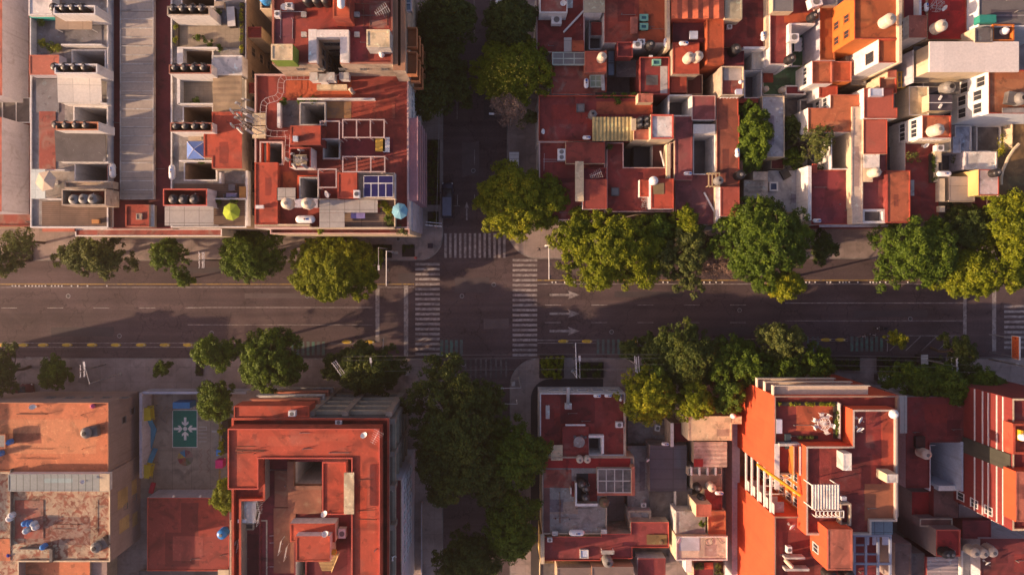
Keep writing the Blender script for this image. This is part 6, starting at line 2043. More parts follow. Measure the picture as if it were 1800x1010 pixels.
# east side canopy and rear frames
h2_ = house('pale grey canopy wrapping the right side of the big orange building', 1575, 740, 'canopy', 'side_canopy')
slab(h2_, (1581.5, 695, 1594.5, 761), 13, .15, M('pale_grey_sheet', (.44, .43, .38), var=.08, seam=(1.2, 40, .03)), 'cover')
slab(h2_, (1540, 694, 1581, 719), 15.4, .12, M('pale_grey_sheet', (.44, .43, .38)), 'cover')
for (x, y) in ((1593, 696.5), (1593, 759)):
    p = W(x, y, 13)
    mb = MB()
    mb.tube((p.x, p.y, .15), (p.x, p.y, p.z - .15), .1)
    part('post', mb, metal, h2_)
h = house('rear court with blue grey glass roof and stacked balcony frames', 1535, 960, 'building')
slab(h, i2(1045, 462, 1268, 600), 16.2, .15, bglass, 'glass_roof')
blk(h, [(1500, 940, 1572, 1100)], 4, 0, winer, lav, ph=.2)
for k, z_ in enumerate((15.2, 12.4, 9.6, 6.8)):
    a = wr((1504, 942, 1569, 1090), 15.6)
    mb = MB()
    w = .14
    for q in range(4):
        x = a[0] + (a[2] - a[0]) * q / 3
        mb.box(x - w, a[1], KZ * z_ - .25, x + w, a[3], KZ * z_)
    mb.box(a[0], a[3] - .25, KZ * z_ - .246, a[2], a[3] + .01, KZ * z_ + .004)
    mb.box(a[0], a[3] - 4.0, KZ * z_ - .246, a[2], a[3] - 3.75, KZ * z_ + .004)
    part('floor_frame', mb, M('blue_grey_steel', (.28, .31, .40), rough=.5), h)
for r_ in (i2(985, 612, 1028, 705), i2(1060, 598, 1125, 705), i2(1160, 598, 1225, 705)):
    slab(h, r_, 14.4, .08, M('pale_lilac', (.52, .50, .60)), 'pale_sheet')
# --- maroon houses between
h = house('large dull red roof with a single cream tank under the dark trees', 1640, 740, 'house')
blk(h, [(1592, 697, 1696, 777), (1592, 776, 1634, 857)], 9, 0, M('wide_maroon_roof', (.20, .035, .035), var=.2, stain=(.13, .06, .055), amt=.6, sscale=.25, bump=.3), lav, ph=.15, t=.12)
tanks([(1617, 793)], 9, 'on a dark stand on the large dull red roof', 'cream tank on the dull red roof', 'cream', 1.2)
put(('dark_crate', 1), b_box(1.3, 1.6, .5, black), 'dark crate behind the cream tank on the dull red roof', 'crate', 1614, 775, 9)
blk(h, (1636, 777.5, 1680, 862), 1, 0, M('pale_blue_floor', (.42, .46, .56), var=.12, stain=(.2, .22, .27), amt=.5), lav, ph=.1, sub='blue_yard')
blk(h, (1689, 776, 1693.4, 863), 9.1, 0, M('pale_blue_stucco', (.46, .52, .62), var=.1, streak=.4), M('pale_blue_stucco', (.46, .52, .62)), ph=0, sub='pale_blue_wall')
blk(h, (1650, 853, 1689, 862), 8, 0, white, M('pale_blue_stucco', (.46, .52, .62)), ph=0, sub='white_beam')
blk(h, (1633, 783, 1636, 862), 7.6, 1, white, lav, ph=0, sub='white_wall')
mb = MB()
mb.tube(W(1624, 781, 7.5), W(1644, 782, 7.5), .05)
mb.tube(W(1668, 769, 7.3), W(1685, 775, 7.3), .09)
part('pole', mb, frame_w, h)
h = house('cluster of dim maroon roofs below the pale blue yard', 1640, 890, 'house')
blk(h, (1603, 864, 1641, 904), 6, 0, MATS['bright_maroon'], M('dusty_mauve_wall', (.28, .22, .21)), ph=.08)
blk(h, (1641.5, 854, 1684, 909), 7, 0, MATS['dusty_maroon'], winer, ph=.08, sub='taller_roof')
blk(h, j2(385, 435, 720, 520), 7.5, 0, MATS['dusty_maroon'], M('dusty_mauve_wall', (.28, .22, .21)), ph=.1, cap=beige, sub='step_roof')
blk(h, j2(550, 548, 800, 822), 9, 0, M('bright_maroon', (.3, .02, .02)), M('dusty_mauve_wall', (.28, .22, .21)), ph=.15, cap=redrim, sub='red_roof')
blk(h, j2(820, 455, 1110, 640), 6, 0, winer, winer, ph=.08, sub='dark_roof')
blk(h, j2(780, 290, 1020, 455), 5, 0, M('dusty_mauve_wall', (.28, .22, .21)), winer, ph=.08, sub='grey_roof')
blk(h, j2(135, 690, 300, 1100), 8, 0, M('brownish_roof', (.16, .10, .09)), M('dusty_mauve_wall', (.28, .22, .21)), ph=.08, sub='brown_roof')
blk(h, j2(301, 790, 435, 1100), 7, 0, dgrey, M('dusty_mauve_wall', (.28, .22, .21)), ph=.08, sub='grey_shed')
corr(h, j2(462, 826, 775, 1100), 8, 'y', M('lilac_slats', (.38, .31, .31), var=.1), 'slatted_roof', pitch=.5, amp=.07, body=winer, bz=1)
blk(h, j2(1000, 640, 1500, 1100), 6.5, 0, MATS['wide_maroon_roof'], lav, ph=.1, sub='wide_roof')
blk(h, j2(808, 760, 1060, 1100), 5, 0, lgrey, white, ph=.6, t=.25, cap=white, sub='white_yard')
tanks([(1654, 967), (1663, 967)], 9, 'side by side on the red roof of the dim cluster', 'black tanks on the dim red roof', 'black', 1.05)
tanks([(1701, 963), (1716, 964), (1732, 962)], 7, 'in the row beside the wide dim roof', 'cream tanks beside the wide dim roof', 'cream', 1.2)
dish(1729, 984, 6.6, 30, 'small silver dish on the wide dim roof', 1.0)
# --- striped red building at right
h = house('tall red building with five white floor ledges on its side wall', 1785, 830, 'apartment building')
blk(h, (1779.5, 700, 1900, 932), 17.5, 0, maroon, redwall, ph=.4, t=.25, cap=cream)
Xs = wx(1779.5, 17.5)
for px_ in (1714, 1728, 1738, 1753, 1764):
    zz = 100 - 1110 * Xs / (px_ - NX)
    mb = MB()
    for y0_, y1_ in ((701, 798.5), (829.5, 930)):
        mb = MB()
        mb.box(Xs - .14, wy(y1_, 17.5), KZ * zz - .05, Xs - .002, wy(y0_, 17.5), KZ * zz + .07)
        part('white_ledge', mb, frame_w, h)
mb = MB()
mb.box(Xs - .16, wy(829, 17.5), .2, Xs - .003, wy(799, 17.5), KZ * 17.3)
part('dark_wall_band', mb, M('dark_mossy_cladding', (.055, .055, .042), var=.3, streak=.5), h)
wins(h, 'S', 932, 17.5, 1782, 1810, 2, (14.5, 12, 9.5), 1.0, 1.2, fm=frame_w)
wins(h, 'W', 1779.5, 17.5, 905, 930, 1, (13.6, 11, 8.4, 5.8), 1.0, 1.3, fm=frame_w)
blk(h, (1781, 744, 1900, 798), 18.6, 17, MATS['coral_roof'], MATS['coral_roof'], ph=.6, t=.3, cap=coral, sub='tank_terrace')
blk(h, j2(1362, -40, 1700, 470), 19, 17, salmon, orwall, ph=.06, sub='salmon_roof_room')
gas(1799, 765, 18.2, 0, 'white gas tank on the orange edged terrace at the right edge', 1.2)
put(('yellow_post', 1), b_box(.3, 1.3, .9, ymet), 'yellow post frame beside the gas tank at the right edge', 'post', 1787, 762, 18.2)
dish(1770.5, 717, 15.5, 80, 'white lamp dish on the red side wall', .8)
# ================================================================ NE block
A, B_, C_, D_, E_, F_ = crop(930, 0, 4.81), crop(1200, 0, 4.81), crop(1500, 0, 4.81), crop(1500, 200, 4.81), crop(1200, 200, 4.81), crop(930, 200, 4.81)
winer = MATS['wine_roof']; coral = MATS['coral_roof']; redrim = MATS['red_rim']; lit = MATS['lit_orange_roof']  # lit: orange roof colour with sunlight put into it
mauve = M('mauve_red_roof', (.27, .07, .065), var=.16, stain=(.2, .1, .08), amt=.5, sscale=.4)
lime_t = M('mint_frame', (.20, .45, .34), rough=.5)
h = house('maroon roofed corner house with a white walled hut at the top of the upper street', 985, 60, 'house')
blk(h, A(62, -60, 470, 445), 6.5, 0, maroon, lgrey, ph=.4, t=.16, cap=M('pinkish_rim', (.5, .3, .28)))
blk(h, A(90, -60, 325, 108), 9, 6, oldred, white, ph=.25, t=.14, cap=white, sub='roof_room')
blk(h, A(365, 343, 466, 432), 7.6, 6.2, lit, maroon, ph=.04, sub='small_red_box')
slab(h, A(295, 318, 360, 442), 7.3, .06, panel, 'grey_sheet')
mb = MB()
mb.box(0, -.12, 0, 4.3, .12, .5, 0, Matrix.Translation(W(990.5, 58, 6.2)) @ Matrix.Rotation(.82, 4, 'Z'))
part('diagonal_white_wall', mb, white, h)
unit(977, 40, 6.3, 0, 'grey rack unit below the white hut of the top corner house', 1.6)
dish(989, 8, 8.9, 0, 'grey dish on the hut roof of the top corner house')
corr(h, A(300, -60, 370, 68), 8.4, 'x', lgrey, 'grey_corrugated', pitch=.5)
h = house('orange lit flat roof with a glass strip and single cream tank beside flowering tree', 1010, 135, 'house')
blk(h, A(190, 432, 655, 795), 6.5, 0, oldred, white, ph=.3, t=.14, cap=coral)
blk(h, A(475, 432, 655, 612), 8, 6.2, M('tomato_roof', (.42, .09, .05), var=.1), salmon, ph=.06, sub='roof_room')
skylight(h, A(195, 443, 475, 552), 7.1, gplas, M('pale_green_frame', (.45, .50, .42)), .15, 3, 2, b=.14)
skylight(h, A(512, 638, 612, 740), 6.6, M('green_tint_pane', (.25, .30, .20), rough=.3), M('pale_green_frame', (.45, .5, .42)), .3, 2, 2)
slab(h, A(614, 590, 642, 765), 7.4, .08, M('pale_blue', (.3, .5, .7)) if False else lgrey, 'leaning_panel', (0, -.8))
tanks([A(607, 500)], 8, 'on the tomato red roof room by the flowering tree', 'cream tank by the flowering tree', 'cream', 1.05)
gheater(*A(478, 715), 6.5, 90, 'white gas cylinder left of the green glass skylight', 1.3)
h = house('broad orange roof with two mint framed skylights and a white parapet', 1110, 40, 'house')
blk(h, A(636, -60, 1168, 362), 7.5, 0, M('terracotta_roof', (.43, .115, .05)) if False else red, white, ph=.28, t=.15, cap=coral)
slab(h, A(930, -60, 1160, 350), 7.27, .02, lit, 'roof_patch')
corr(h, A(462, -60, 640, 108), 8.6, 'y', M('yellow_grey_sheet', (.44, .38, .26), var=.1), 'corrugated_roof', pitch=.6, amp=.08, body=white, bz=5)
blk(h, A(1164, -60, 1192, 412), 8.4, 0, cream, cream, ph=0, sub='white_party_wall')
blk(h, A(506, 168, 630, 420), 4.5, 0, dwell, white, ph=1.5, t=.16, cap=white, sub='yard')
blk(h, A(524, 188, 614, 300), 5.4, 4, maroon, white, ph=.1, sub='yard_roof')
blk(h, A(745, 352, 878, 482), 7.9, 6, maroon, maroon, ph=.25, t=.15, cap=redrim, sub='sunken_roof')
slab(h, A(858, 143, 918, 283), 7.9, .4, salmon, 'salmon_bench')
for k in (127, 202):
    skylight(h, A(932, k, 1004, k + 58), 7.4, M('teal_pane', (.04, .14, .17), rough=.2), lime_t, .35, b=.28)
blk(h, A(640, 420, 660, 655), 6.6, 0, rust, rust, ph=0, sub='party_wall')
skylight(h, A(662, 428, 722, 645), 5, bglass, frame_d, .2, 1, 2)
slab(h, A(735, 508, 935, 652), 4.6, .3, dgrey, 'dark_terrace')
unit(*A(905, 395), 7.4, 0, 'white grille unit beside the round black tank on the broad orange roof', 1.3)
unit(*A(940, 370), 7.4, 0, 'white slatted unit above the black tank on the broad orange roof', 1.1)
tanks([A(1012, 400)], 7.3, 'at the lower edge of the broad orange roof', 'black tank of the broad orange roof', 'black', 1.15)
gheater(*A(1148, 372), 7.4, 90, 'white gas cylinder at the pale party wall of the broad orange roof', 1.15)
blk(h, A(935, 482, 1188, 800), 7, 0, maroon, maroon, ph=.2, t=.14, cap=redrim, sub='rear_roof')
slab(h, A(1110, 560, 1170, 790), 6.85, .03, lgrey, 'grey_patch')
slab(h, A(990, 635, 1090, 720), 6.85, .03, dgrey, 'grey_patch')
skylight(h, A(1040, 505, 1112, 558), 7, M('teal_pane', (.04, .14, .17)), lime_t, .3, b=.2)
put(('roof_box', 2), None, 'small white lump beside the mint framed skylight of the rear roof', 'box', *A(1028, 478), 7, 0, .5)
hedge('green creeper between the dark court and the long maroon roof', A(560, 785, 1040, 835), 6.5, .5, LG)
h = house('long maroon roof with a yellow ribbed sheet and a white topped hut', 1050, 210, 'house')
blk(h, [A(80, 805, 1045, 1100), F_(80, 20, 640, 232)], 7, 0, maroon, white, ph=.35, t=.16, cap=coral)
slab(h, A(570, 860, 1040, 965), 6.72, .03, MATS['faded_orange_floor'], 'roof_patch')
corr(h, F_(535, 28, 882, 230), 8, 'x', M('yellow_ribbed_sheet', (.52, .40, .17), var=.08), 'ribbed_sheet', pitch=.52, amp=.09, body=maroon, bz=5)
blk(h, F_(1030, 5, 1224, 213), 9.6, 0, wroof, cream, ph=.22, t=.22, cap=redrim, sub='white_topped_hut')
blk(h, F_(884, 132, 1030, 220), 8.4, 0, salmon, cream, ph=.06, sub='pink_ledge')
slab(h, F_(865, 40, 905, 140), 8.6, .5, cream, 'cream_block')
blk(h, A(922, 790, 1048, 866), 8.4, 5, salmon, cream, ph=.05, sub='pink_hut')
skylight(h, A(400, 880, 468, 950), 6.9, gplas, dgrey, .3)
tanks([F_(930, 60), F_(985, 55), F_(930, 105), F_(985, 100)], 8.4, 'in the cluster left of the white topped hut', 'black tanks beside the white topped hut', 'black', .8)
tanks([F_(530, 15)], 6.8, 'at the corner of the yellow ribbed sheet', 'black tank by the ribbed sheet', 'grey', .75)
dish(*F_(110, 158), 6.8, 90, 'small white dish near the street edge of the long maroon roof', .9)
gheater(*F_(483, 207), 6.8, 0, 'white gas cylinder below the yellow ribbed sheet', 1.1)
shrub('row of small plants along the long maroon roof', 1085, 178, 6.7, .6, LG, .5)
h = house('maroon roofed house with a cream strip behind the bright corner tree', 1005, 310, 'house')
blk(h, F_(85, 236, 645, 900), 6.5, 0, maroon, white, ph=.3, t=.16, cap=MATS['pinkish_rim'])
blk(h, F_(312, 240, 642, 418), 7.4, 6.2, M('dull_red_roof', (.27, .05, .035), var=.12), cream, ph=.05, sub='raised_roof')
slab(h, F_(390, 402, 462, 740), 8, .15, croof, 'cream_strip')
blk(h, F_(455, 555, 660, 805), 7.8, 0, M('dull_red_roof', (.27, .05, .035)), lav, ph=.05, sub='front_roof')
blk(h, F_(452, 455, 655, 556), 6.9, 0, winer, maroon, ph=.4, t=.12, cap=maroon, sub='tray_roof')
blk(h, F_(462, 806, 660, 885), 5, 0, winer, lav, ph=.1, sub='porch_roof')
unit(*F_(270, 330), 6.4, 0, 'upper grey unit of the pair on the maroon roof near the bright corner tree', 1.2)
unit(*F_(270, 375), 6.4, 0, 'lower grey unit of the pair on the maroon roof near the bright corner tree', 1.2)
pipes(h, F_(100, 260, 300, 500), 6.3, 3, metal)
put(('bent_pipes', 1), b_antenna, 'white aerial over the tray shaped maroon roof', 'antenna', *F_(545, 530), 6.6, 20)
h = house('wine red roof around an open court with slanting white beams', 1130, 300, 'house')
blk(h, F_(655, 242, 1226, 830), 6.5, 0, maroon, beige, ph=.22, t=.14, cap=MATS['pinkish_rim'], holes=[F_(800, 225, 1195, 452)], hz=1, hmat=dwell)
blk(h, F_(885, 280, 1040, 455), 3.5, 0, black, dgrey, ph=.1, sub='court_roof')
blk(h, F_(1045, 268, 1180, 455), 5.2, 0, M('dark_brown_roof', (.10, .03, .03)), lgrey, ph=.1, sub='court_room')
blk(h, F_(1165, 255, 1195, 545), 7, 0, cream, cream, ph=0, sub='cream_wall')
mb = MB()
mb.tube(W(*F_(1110, 315), 6.2), W(*F_(1145, 450), 6.2), .13)
part('slanting_beam', mb, frame_w, h)
blk(h, F_(1030, 548, 1225, 802), 8.6, 0, coral, lav, ph=.08, sub='orange_roof_room')
blk(h, F_(935, 558, 1022, 702), 7.4, 6, coral, white, ph=.06, sub='small_orange_roof')
slab(h, F_(1050, 585, 1142, 680), 8.58, .03, M('olive_patch', (.22, .16, .08), var=.2), 'olive_patch')
skylight(h, F_(692, 625, 760, 695), 6.4, gplas, dgrey, .3)
put(('roof_vent', 2), None, 'white disc at the joint of the two orange roof rooms', 'dish', *F_(1050, 567), 8.6, 0, 1.1)
put(('wire_bundle', 1), lambda root: part('wires', (lambda m: ([m.path([(rnd.uniform(-.9, .9), rnd.uniform(-.9, .9), rnd.uniform(0, .5)) for _ in range(4)], .025, 4) for _ in range(9)], m)[1])(MB()), metal, root), 'tangle of bent metal rods below the small orange roof', 'scrap metal', *F_(985, 760), 6.4)
blk(h, F_(1100, 806, 1205, 915), 4, 0, dgrey, lav, ph=.2, t=.14, cap=white, sub='porch')
shrub('dish like grey plant pot at the top of the wine red roof', *F_(683, 280), 6.4, .5, LO, .4)
h = house('orange ribbed roof with an L shaped lit terrace below it', 1230, 60, 'house')
corr(h, A(1205, -80, 1648, 160), 9.4, 'x', M('orange_ribbed_sheet', (.55, .13, .06), var=.06), 'orange_ribbed_roof', pitch=1.5, amp=.22, body=coral, bz=1)
blk(h, A(1215, 165, 1500, 355), 7.4, 0, M('plum_roof', (.13, .03, .035), var=.12), coral, ph=.2)
blk(h, B_(205, 160, 350, 538), 8.6, 0, lit, lit, ph=.05, sub='lit_terrace')
blk(h, A(1213, 358, 1440, 626), 8, 0, coral, beige, ph=.06, sub='tank_terrace')
blk(h, A(1195, 642, 1334, 782), 6.6, 0, red, redwall, ph=.05, sub='red_hut')
blk(h, B_(35, 630, 170, 800), 5, 0, M('dark_brown_roof', (.10, .03, .03)), beige, ph=.2, t=.12, cap=beige, sub='brown_yard')
slab(h, A(1360, 262, 1428, 328), 7.9, .4, M('milky_pane', (.5, .56, .68)), 'white_dome')
tanks([A(1335, 505), A(1408, 497)], 8, 'on the lit terrace below the orange ribbed roof', 'pair of cream tanks below the ribbed roof', 'cream', 1.15)
gheater(*A(1298, 378), 8, 0, 'white gas cylinder above the pair of cream tanks', 1.2)
h = house('white walled light well beside a dusty salmon strip of roof', 1215, 200, 'house')
blk(h, A(1175, 800, 1378, 985), 6.4, 0, dwell, white, ph=4.5, t=.2, cap=white)
blk(h, B_(80, 808, 278, 1015), 7.6, 0, mauve, white, ph=.1, t=.1, cap=MATS['pinkish_rim'], sub='salmon_strip')
blk(h, [F_(1232, 25, 1382, 470), F_(1232, 460, 1382, 560)], 7.4, 0, mauve, beige, ph=.1, sub='mauve_roof')
blk(h, [E_(-60, 510, 280, 930)], 6.8, 0, M('dull_plum_roof', (.20, .06, .06), var=.15, stain=(.28, .16, .14), amt=.5), tanw, ph=.12)
blk(h, E_(90, 88, 276, 170), 7.4, 0, wpanel, beige, ph=.04, sub='panel_roof')
blk(h, E_(88, 170, 282, 515), 6.9, 0, dwell, white, ph=5, t=.14, cap=white, sub='narrow_yard')
mb = MB()
mb.box(0, -.12, 0, 3.2, .12, .14, 0, Matrix.Translation(W(*E_(180, 665), 6.9)) @ Matrix.Rotation(-1.08, 4, 'Z'))
part('white_plank', mb, frame_w, h)
gheater(*E_(35, 508), 6.9, 0, 'white gas cylinder at the mouth of the narrow white yard', 1.1)
h = house('maroon roof with a cream hut and a slatted white lean to, upper middle', 1310, 50, 'house')
blk(h, B_(350, -60, 704, 402), 7, 0, maroon, cream, ph=.2)
blk(h, B_(350, 395, 520, 560), 6.8, 0, winer, cream, ph=.1, sub='lower_roof')
blk(h, B_(356, -60, 504, 160), 9.2, 6, M('sand_roof', (.42, .36, .24), var=.06), cream, ph=.06, sub='sand_hut')
blk(h, B_(706, -60, 736, 402), 7.8, 0, cream, cream, ph=0, sub='party_wall')
corr(h, B_(584, 415, 690, 588), 6, 'x', M('grey_white_slats', (.42, .40, .37), var=.1), 'lean_to_roof', pitch=.6, amp=.06, body=white, bz=1)
blk(h, B_(515, 395, 700, 415), 7.6, 3, white, white, ph=0, sub='white_wall')
blk(h, B_(690, 402, 738, 570), 6.6, 0, white, white, ph=0, sub='white_wall')
blk(h, B_(328, 560, 518, 806), 9, 0, oldred, beige, ph=.4, t=.14, cap=cream, sub='stained_roof_room')
slab(h, B_(345, 575, 500, 680), 8.72, .03, M('pale_stain', (.42, .36, .32), var=.25), 'pale_stain')
blk(h, B_(520, 594, 672, 832), 5, 0, dwell, lav, ph=3.5, t=.16, cap=white, sub='white_yard')
put(('roof_vent', 2), None, 'round cream lid on the stained roof room', 'vent', *B_(488, 695), 8.8, 0, .5)
put(('laundry_bundle', 1), None, 'white cloth heap at the lower edge of the stained roof room', 'bundle', *B_(465, 785), 8.7, 0, 1.4)
gheater(*B_(667, 320), 7, 90, 'white gas cylinder on the maroon roof beside the cream party wall', 1.25)
tanks([B_(422, 440)], 6.9, 'above the stained roof room', 'black tank above the stained roof room', 'black', 1.3)
unit(*B_(385, 238), 6.9, 0, 'white unit at the foot of the sand coloured hut', .8)
h = house('lit maroon roof with stepped white walls and black tanks beside a green court', 1365, 60, 'house')
blk(h, [B_(736, -60, 910, 545), B_(736, -60, 1120, 205)], 8, 0, maroon, white, ph=.25, t=.15, cap=M('pinkish_rim', (.5, .3, .28)))
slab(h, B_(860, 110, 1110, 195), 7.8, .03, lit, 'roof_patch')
blk(h, B_(762, -60, 936, 96), 9.4, 7.6, gplas, cream, ph=.05, sub='grey_topped_hut')
blk(h, B_(898, 200, 920, 545), 8.6, 0, white, white, ph=0, sub='white_wall')
blk(h, B_(920, 196, 1120, 212), 8.4, 0, white, white, ph=0, sub='white_wall')
blk(h, B_(678, 560, 1045, 805), 3.5, 0, greenf, white, ph=.2, t=.12, cap=white, sub='green_court')
blk(h, B_(922, 262, 1036, 560), 3.6, 0, greenf, white, ph=.2, t=.12, cap=white, sub='green_court')
slab(h, B_(682, 610, 765, 698), 3.6, .1, red, 'red_mat')
blk(h, B_(1045, 205, 1135, 560), 1.5, 0, dgrey, lav, ph=.1, sub='dark_lane')
put(('white_table', 1), b_table(1.1, 2.1, gasw), 'long white table on the green court', 'table', *B_(957, 390), 3.5)
for i, (u, v) in enumerate(((985, 350), (985, 385), (985, 425))): put(('chair', 'white'), None, ['upper', 'middle', 'lower'][i] + ' white chair at the right of the long white table', 'chair', *B_(u, v), 3.5, 180, .8, group='chairs at the long white table')
tanks([B_(1078, 160), B_(888, 515)], 8.2, 'on the white wall by the green court', 'black tanks on the white wall', 'black', 1.1)
unit(*B_(912, 338), 8.6, 0, 'cream unit on the white wall above the green court', 1.5)
unit(*B_(1090, 45), 8.6, 15, 'white unit at the top right of the lit maroon roof', 1.8)
put(('stone_jar', 1), b_tank(bplas, bplas, .45, .8), 'cream urn at the lower wall of the green court', 'urn', *B_(828, 768), 3.6)
put(('stone_jar', 1), None, 'white urn in the lower left of the green court', 'urn', *B_(690, 762), 3.6)
shrub('bright plant at the right wall of the green court', *B_(1010, 610), 3.6, .9, LB, 1.4)
blk(h, B_(672, 812, 862, 1330), 6, 0, M('pale_grey_terrace', (.42, .41, .42), var=.12, stain=(.25, .24, .24), amt=.5), cream, ph=.14, t=.12, cap=cream, sub='pale_terrace')
blk(h, B_(870, 722, 1040, 800), 4.4, 0, winer, white, ph=.4, t=.14, cap=white, sub='stair_roof')
blk(h, B_(868, 830, 985, 1330), 2.5, 0, dgrey, lav, ph=.2, sub='dark_yard')
blk(h, B_(990, 840, 1160, 960), 3.2, 0, dgrey, lgrey, ph=.3, t=.2, cap=lgrey, sub='grey_yard')
h = house('two small terracotta roofs with a white side wall above the green court', 1458, 125, 'house')
blk(h, B_(1095, 515, 1266, 708), 8.4, 0, M('terracotta_roof', (.43, .115, .05)), white, ph=.3, t=.14, cap=salmon)
blk(h, B_(1268, 518, 1430, 690), 8.2, 0, MATS['lit_orange_roof'], mustard, ph=.2, t=.14, cap=salmon, sub='second_roof')
blk(h, B_(1152, 725, 1312, 825), 6.6, 0, coral, white, ph=.1, sub='lower_roof')
h = house('salmon roofed terrace row with a long pale roof strip down its right side', 1480, 260, 'house')
blk(h, [B_(1248, 800, 1500, 965), E_(1060, -50, 1440, 155)], 8, 0, MATS['terracotta_roof'], white, ph=.12, t=.12, cap=salmon)
blk(h, E_(1255, 152, 1440, 470), 7.5, 0, dwell, white, ph=5.5, t=.14, cap=white, sub='light_well')
blk(h, [E_(1088, 475, 1432, 935)], 7, 0, M('plum_red_roof', (.22, .035, .04), var=.1), white, ph=.15, t=.12, cap=coral, sub='plum_roof')
blk(h, E_(1060, 440, 1089, 900), 7.6, 0, white, white, ph=0, sub='white_party_wall')
blk(h, [D_(-10, -60, 82, 930), E_(1425, 150, 1460, 800)], 8.2, 0, M('pale_peach_roof', (.6, .47, .36)), cream, ph=.08, sub='pale_strip')
slab(h, E_(1100, 422, 1138, 500), 7.2, .3, coral, 'red_block')
gheater(*E_(1120, 905), 7, 0, 'white gas cylinder behind the tree at the plum red roof', 1.1)
h = house('pale grey terrace with a small blue skylight among trees', 1390, 330, 'house')
blk(h, E_(722, 480, 1058, 830), 4, 0, M('pale_grey_terrace', (.42, .41, .42)), cream, ph=.1)
skylight(h, E_(727, 578, 800, 655), 4.1, M('dark_blue_pane', (.05, .07, .13), rough=.2), frame_w, .3, b=.22)
corr(h, E_(517, 560, 720, 775), 5.4, 'y', M('tan_slats', (.52, .42, .33), var=.15), 'slatted_roof', pitch=.6, amp=.06, body=tanw, bz=1)
blk(h, E_(597, 490, 720, 560), 5.8, 0, M('pale_peach_roof', (.6, .47, .36)), cream, ph=.06, sub='peach_roof')
blk(h, E_(860, 345, 1055, 500), 2.5, 0, lgrey, white, ph=.2, t=.14, cap=white, sub='white_yard')
blk(h, E_(745, 330, 862, 470), 3.0, 0, mauve, white, ph=.2, t=.14, cap=cream, sub='mauve_yard')
put(('dark_crate', 1), None, 'dark machine beside the pale grey terrace', 'machine', *E_(860, 510), 4, 30, .9)
gheater(*E_(1042, 728), 4, 90, 'white gas cylinder with red mark on the grey terrace', 1.2)
h = house('narrow maroon roof with an orange edge beside the courtyard tree', 1270, 290, 'house')
blk(h, [B_(288, 825, 472, 1000), E_(288, 10, 480, 620)], 7.4, 0, M('russet_roof', (.28, .08, .045), var=.16, stain=(.2, .09, .06), amt=.5), beige, ph=.12, t=.12, cap=coral)
blk(h, B_(460, 835, 640, 870), 5.5, 0, coral, coral, ph=.05, sub='orange_ledge')
blk(h, E_(318, 618, 482, 866), 8.2, 0, M('dull_red_roof2', (.33, .07, .045), var=.1), lav, ph=.06, sub='front_roof')
blk(h, E_(278, 618, 317, 930), 7.6, 0, white, cream, ph=0, sub='cream_wall')
blk(h, E_(443, 395, 508, 492), 7, 0, rust, rust, ph=.06, sub='brown_hut')
pergola('timber frame with boards at the joint of the maroon roofs', E_(222, 500, 312, 610), 8.2, 6.8, 3, 1, M('weathered_timber', (.38, .28, .16)), .16, 'timber frame')
gheater(*E_(450, 335), 7.4, 90, 'white gas cylinder on the orange edge beside the courtyard tree', 1.2)
tanks([E_(462, 525)], 7.2, 'below the brown hut by the courtyard tree', 'black tank below the brown hut', 'black', 1.2)
tanks([E_(290, 570)], 8.3, 'under the timber frame', 'grey tank under the timber frame', 'grey', .75)
# tall orange
h = house('tall orange building with shadowed windowed side and a large water tank', 1545, 60, 'apartment building')
blk(h, C_(8, -60, 388, 332), 14, 0, M('burnt_orange_roof', (.36, .09, .028), var=.12), MATS['ochre_orange_wall'], ph=.25, t=.15, cap=coral)
blk(h, C_(213, 333, 386, 532), 13.9, 0, M('burnt_orange_roof', (.4, .11, .03)), white, ph=.2, t=.15, cap=coral, sub='rear_roof')
blk(h, C_(386, -60, 412, 530), 14.4, 0, cream, cream, ph=0, sub='party_wall')
wins(h, 'W', 1501.7, 14, 10, 66, 2, (12.2, 9.6), 1.0, 1.3, fm=MATS['ochre_orange_wall'])
wins(h, 'W', 1544.3, 14, 80, 108, 1, (12,), 1.3, 1.6, fm=frame_d)
blk(h, [B_(1160, 60, 1290, 510)], 8.6, 0, M('rust_orange_roof', (.30, .08, .02), var=.12), lav, ph=.2, sub='rust_terrace')
blk(h, B_(1145, -60, 1310, 50), 9.4, 0, grey, tanw, ph=.1, sub='grey_sheet_roof')
blk(h, B_(1380, 350, 1560, 530), 7, 0, gplas, cream, ph=.1, sub='grey_shed')
blk(h, C_(-20, 380, 110, 720), 5.5, 0, grey, beige, ph=.1, sub='grey_yard')
blk(h, C_(222, 655, 368, 790), 8.6, 0, M('brownish_patch', (.26, .10, .06)), cream, ph=.3, t=.14, cap=coral, sub='brown_tray')
blk(h, C_(290, 590, 368, 656), 9.2, 0, salmon, cream, ph=.05, sub='salmon_hut')
put(('water_tank', 'cream_tall'), TANKC2, 'tall cream tank on a stand on the tall orange building', 'water tank', *C_(225, 215), 13.9, 20, 1.1)
pergola('yellow scaffold at the white gap beside the tall orange building', C_(375, 610, 440, 740), 8, 0, 2, 3, ymet, .09, 'scaffold')
h = house('bright red roof with a salmon hut and a leaning cream tank', 1660, 35, 'house')
blk(h, C_(630, -60, 958, 335), 11, 0, M('bright_red_roof', (.42, .02, .02), var=.08), cream, ph=.15, t=.15, cap=coral)
blk(h, C_(425, -60, 556, 150), 10.4, 0, winer, cream, ph=.2, t=.14, cap=coral, sub='wine_roof')
blk(h, C_(556, -60, 576, 130), 11.4, 0, white, white, ph=0, sub='white_wall')
blk(h, C_(572, -60, 640, 130), 10.6, 0, MATS['bright_red_roof'], cream, ph=.1, sub='red_strip')
blk(h, C_(470, 130, 624, 320), 12, 0, salmon, white, ph=.06, sub='salmon_hut')
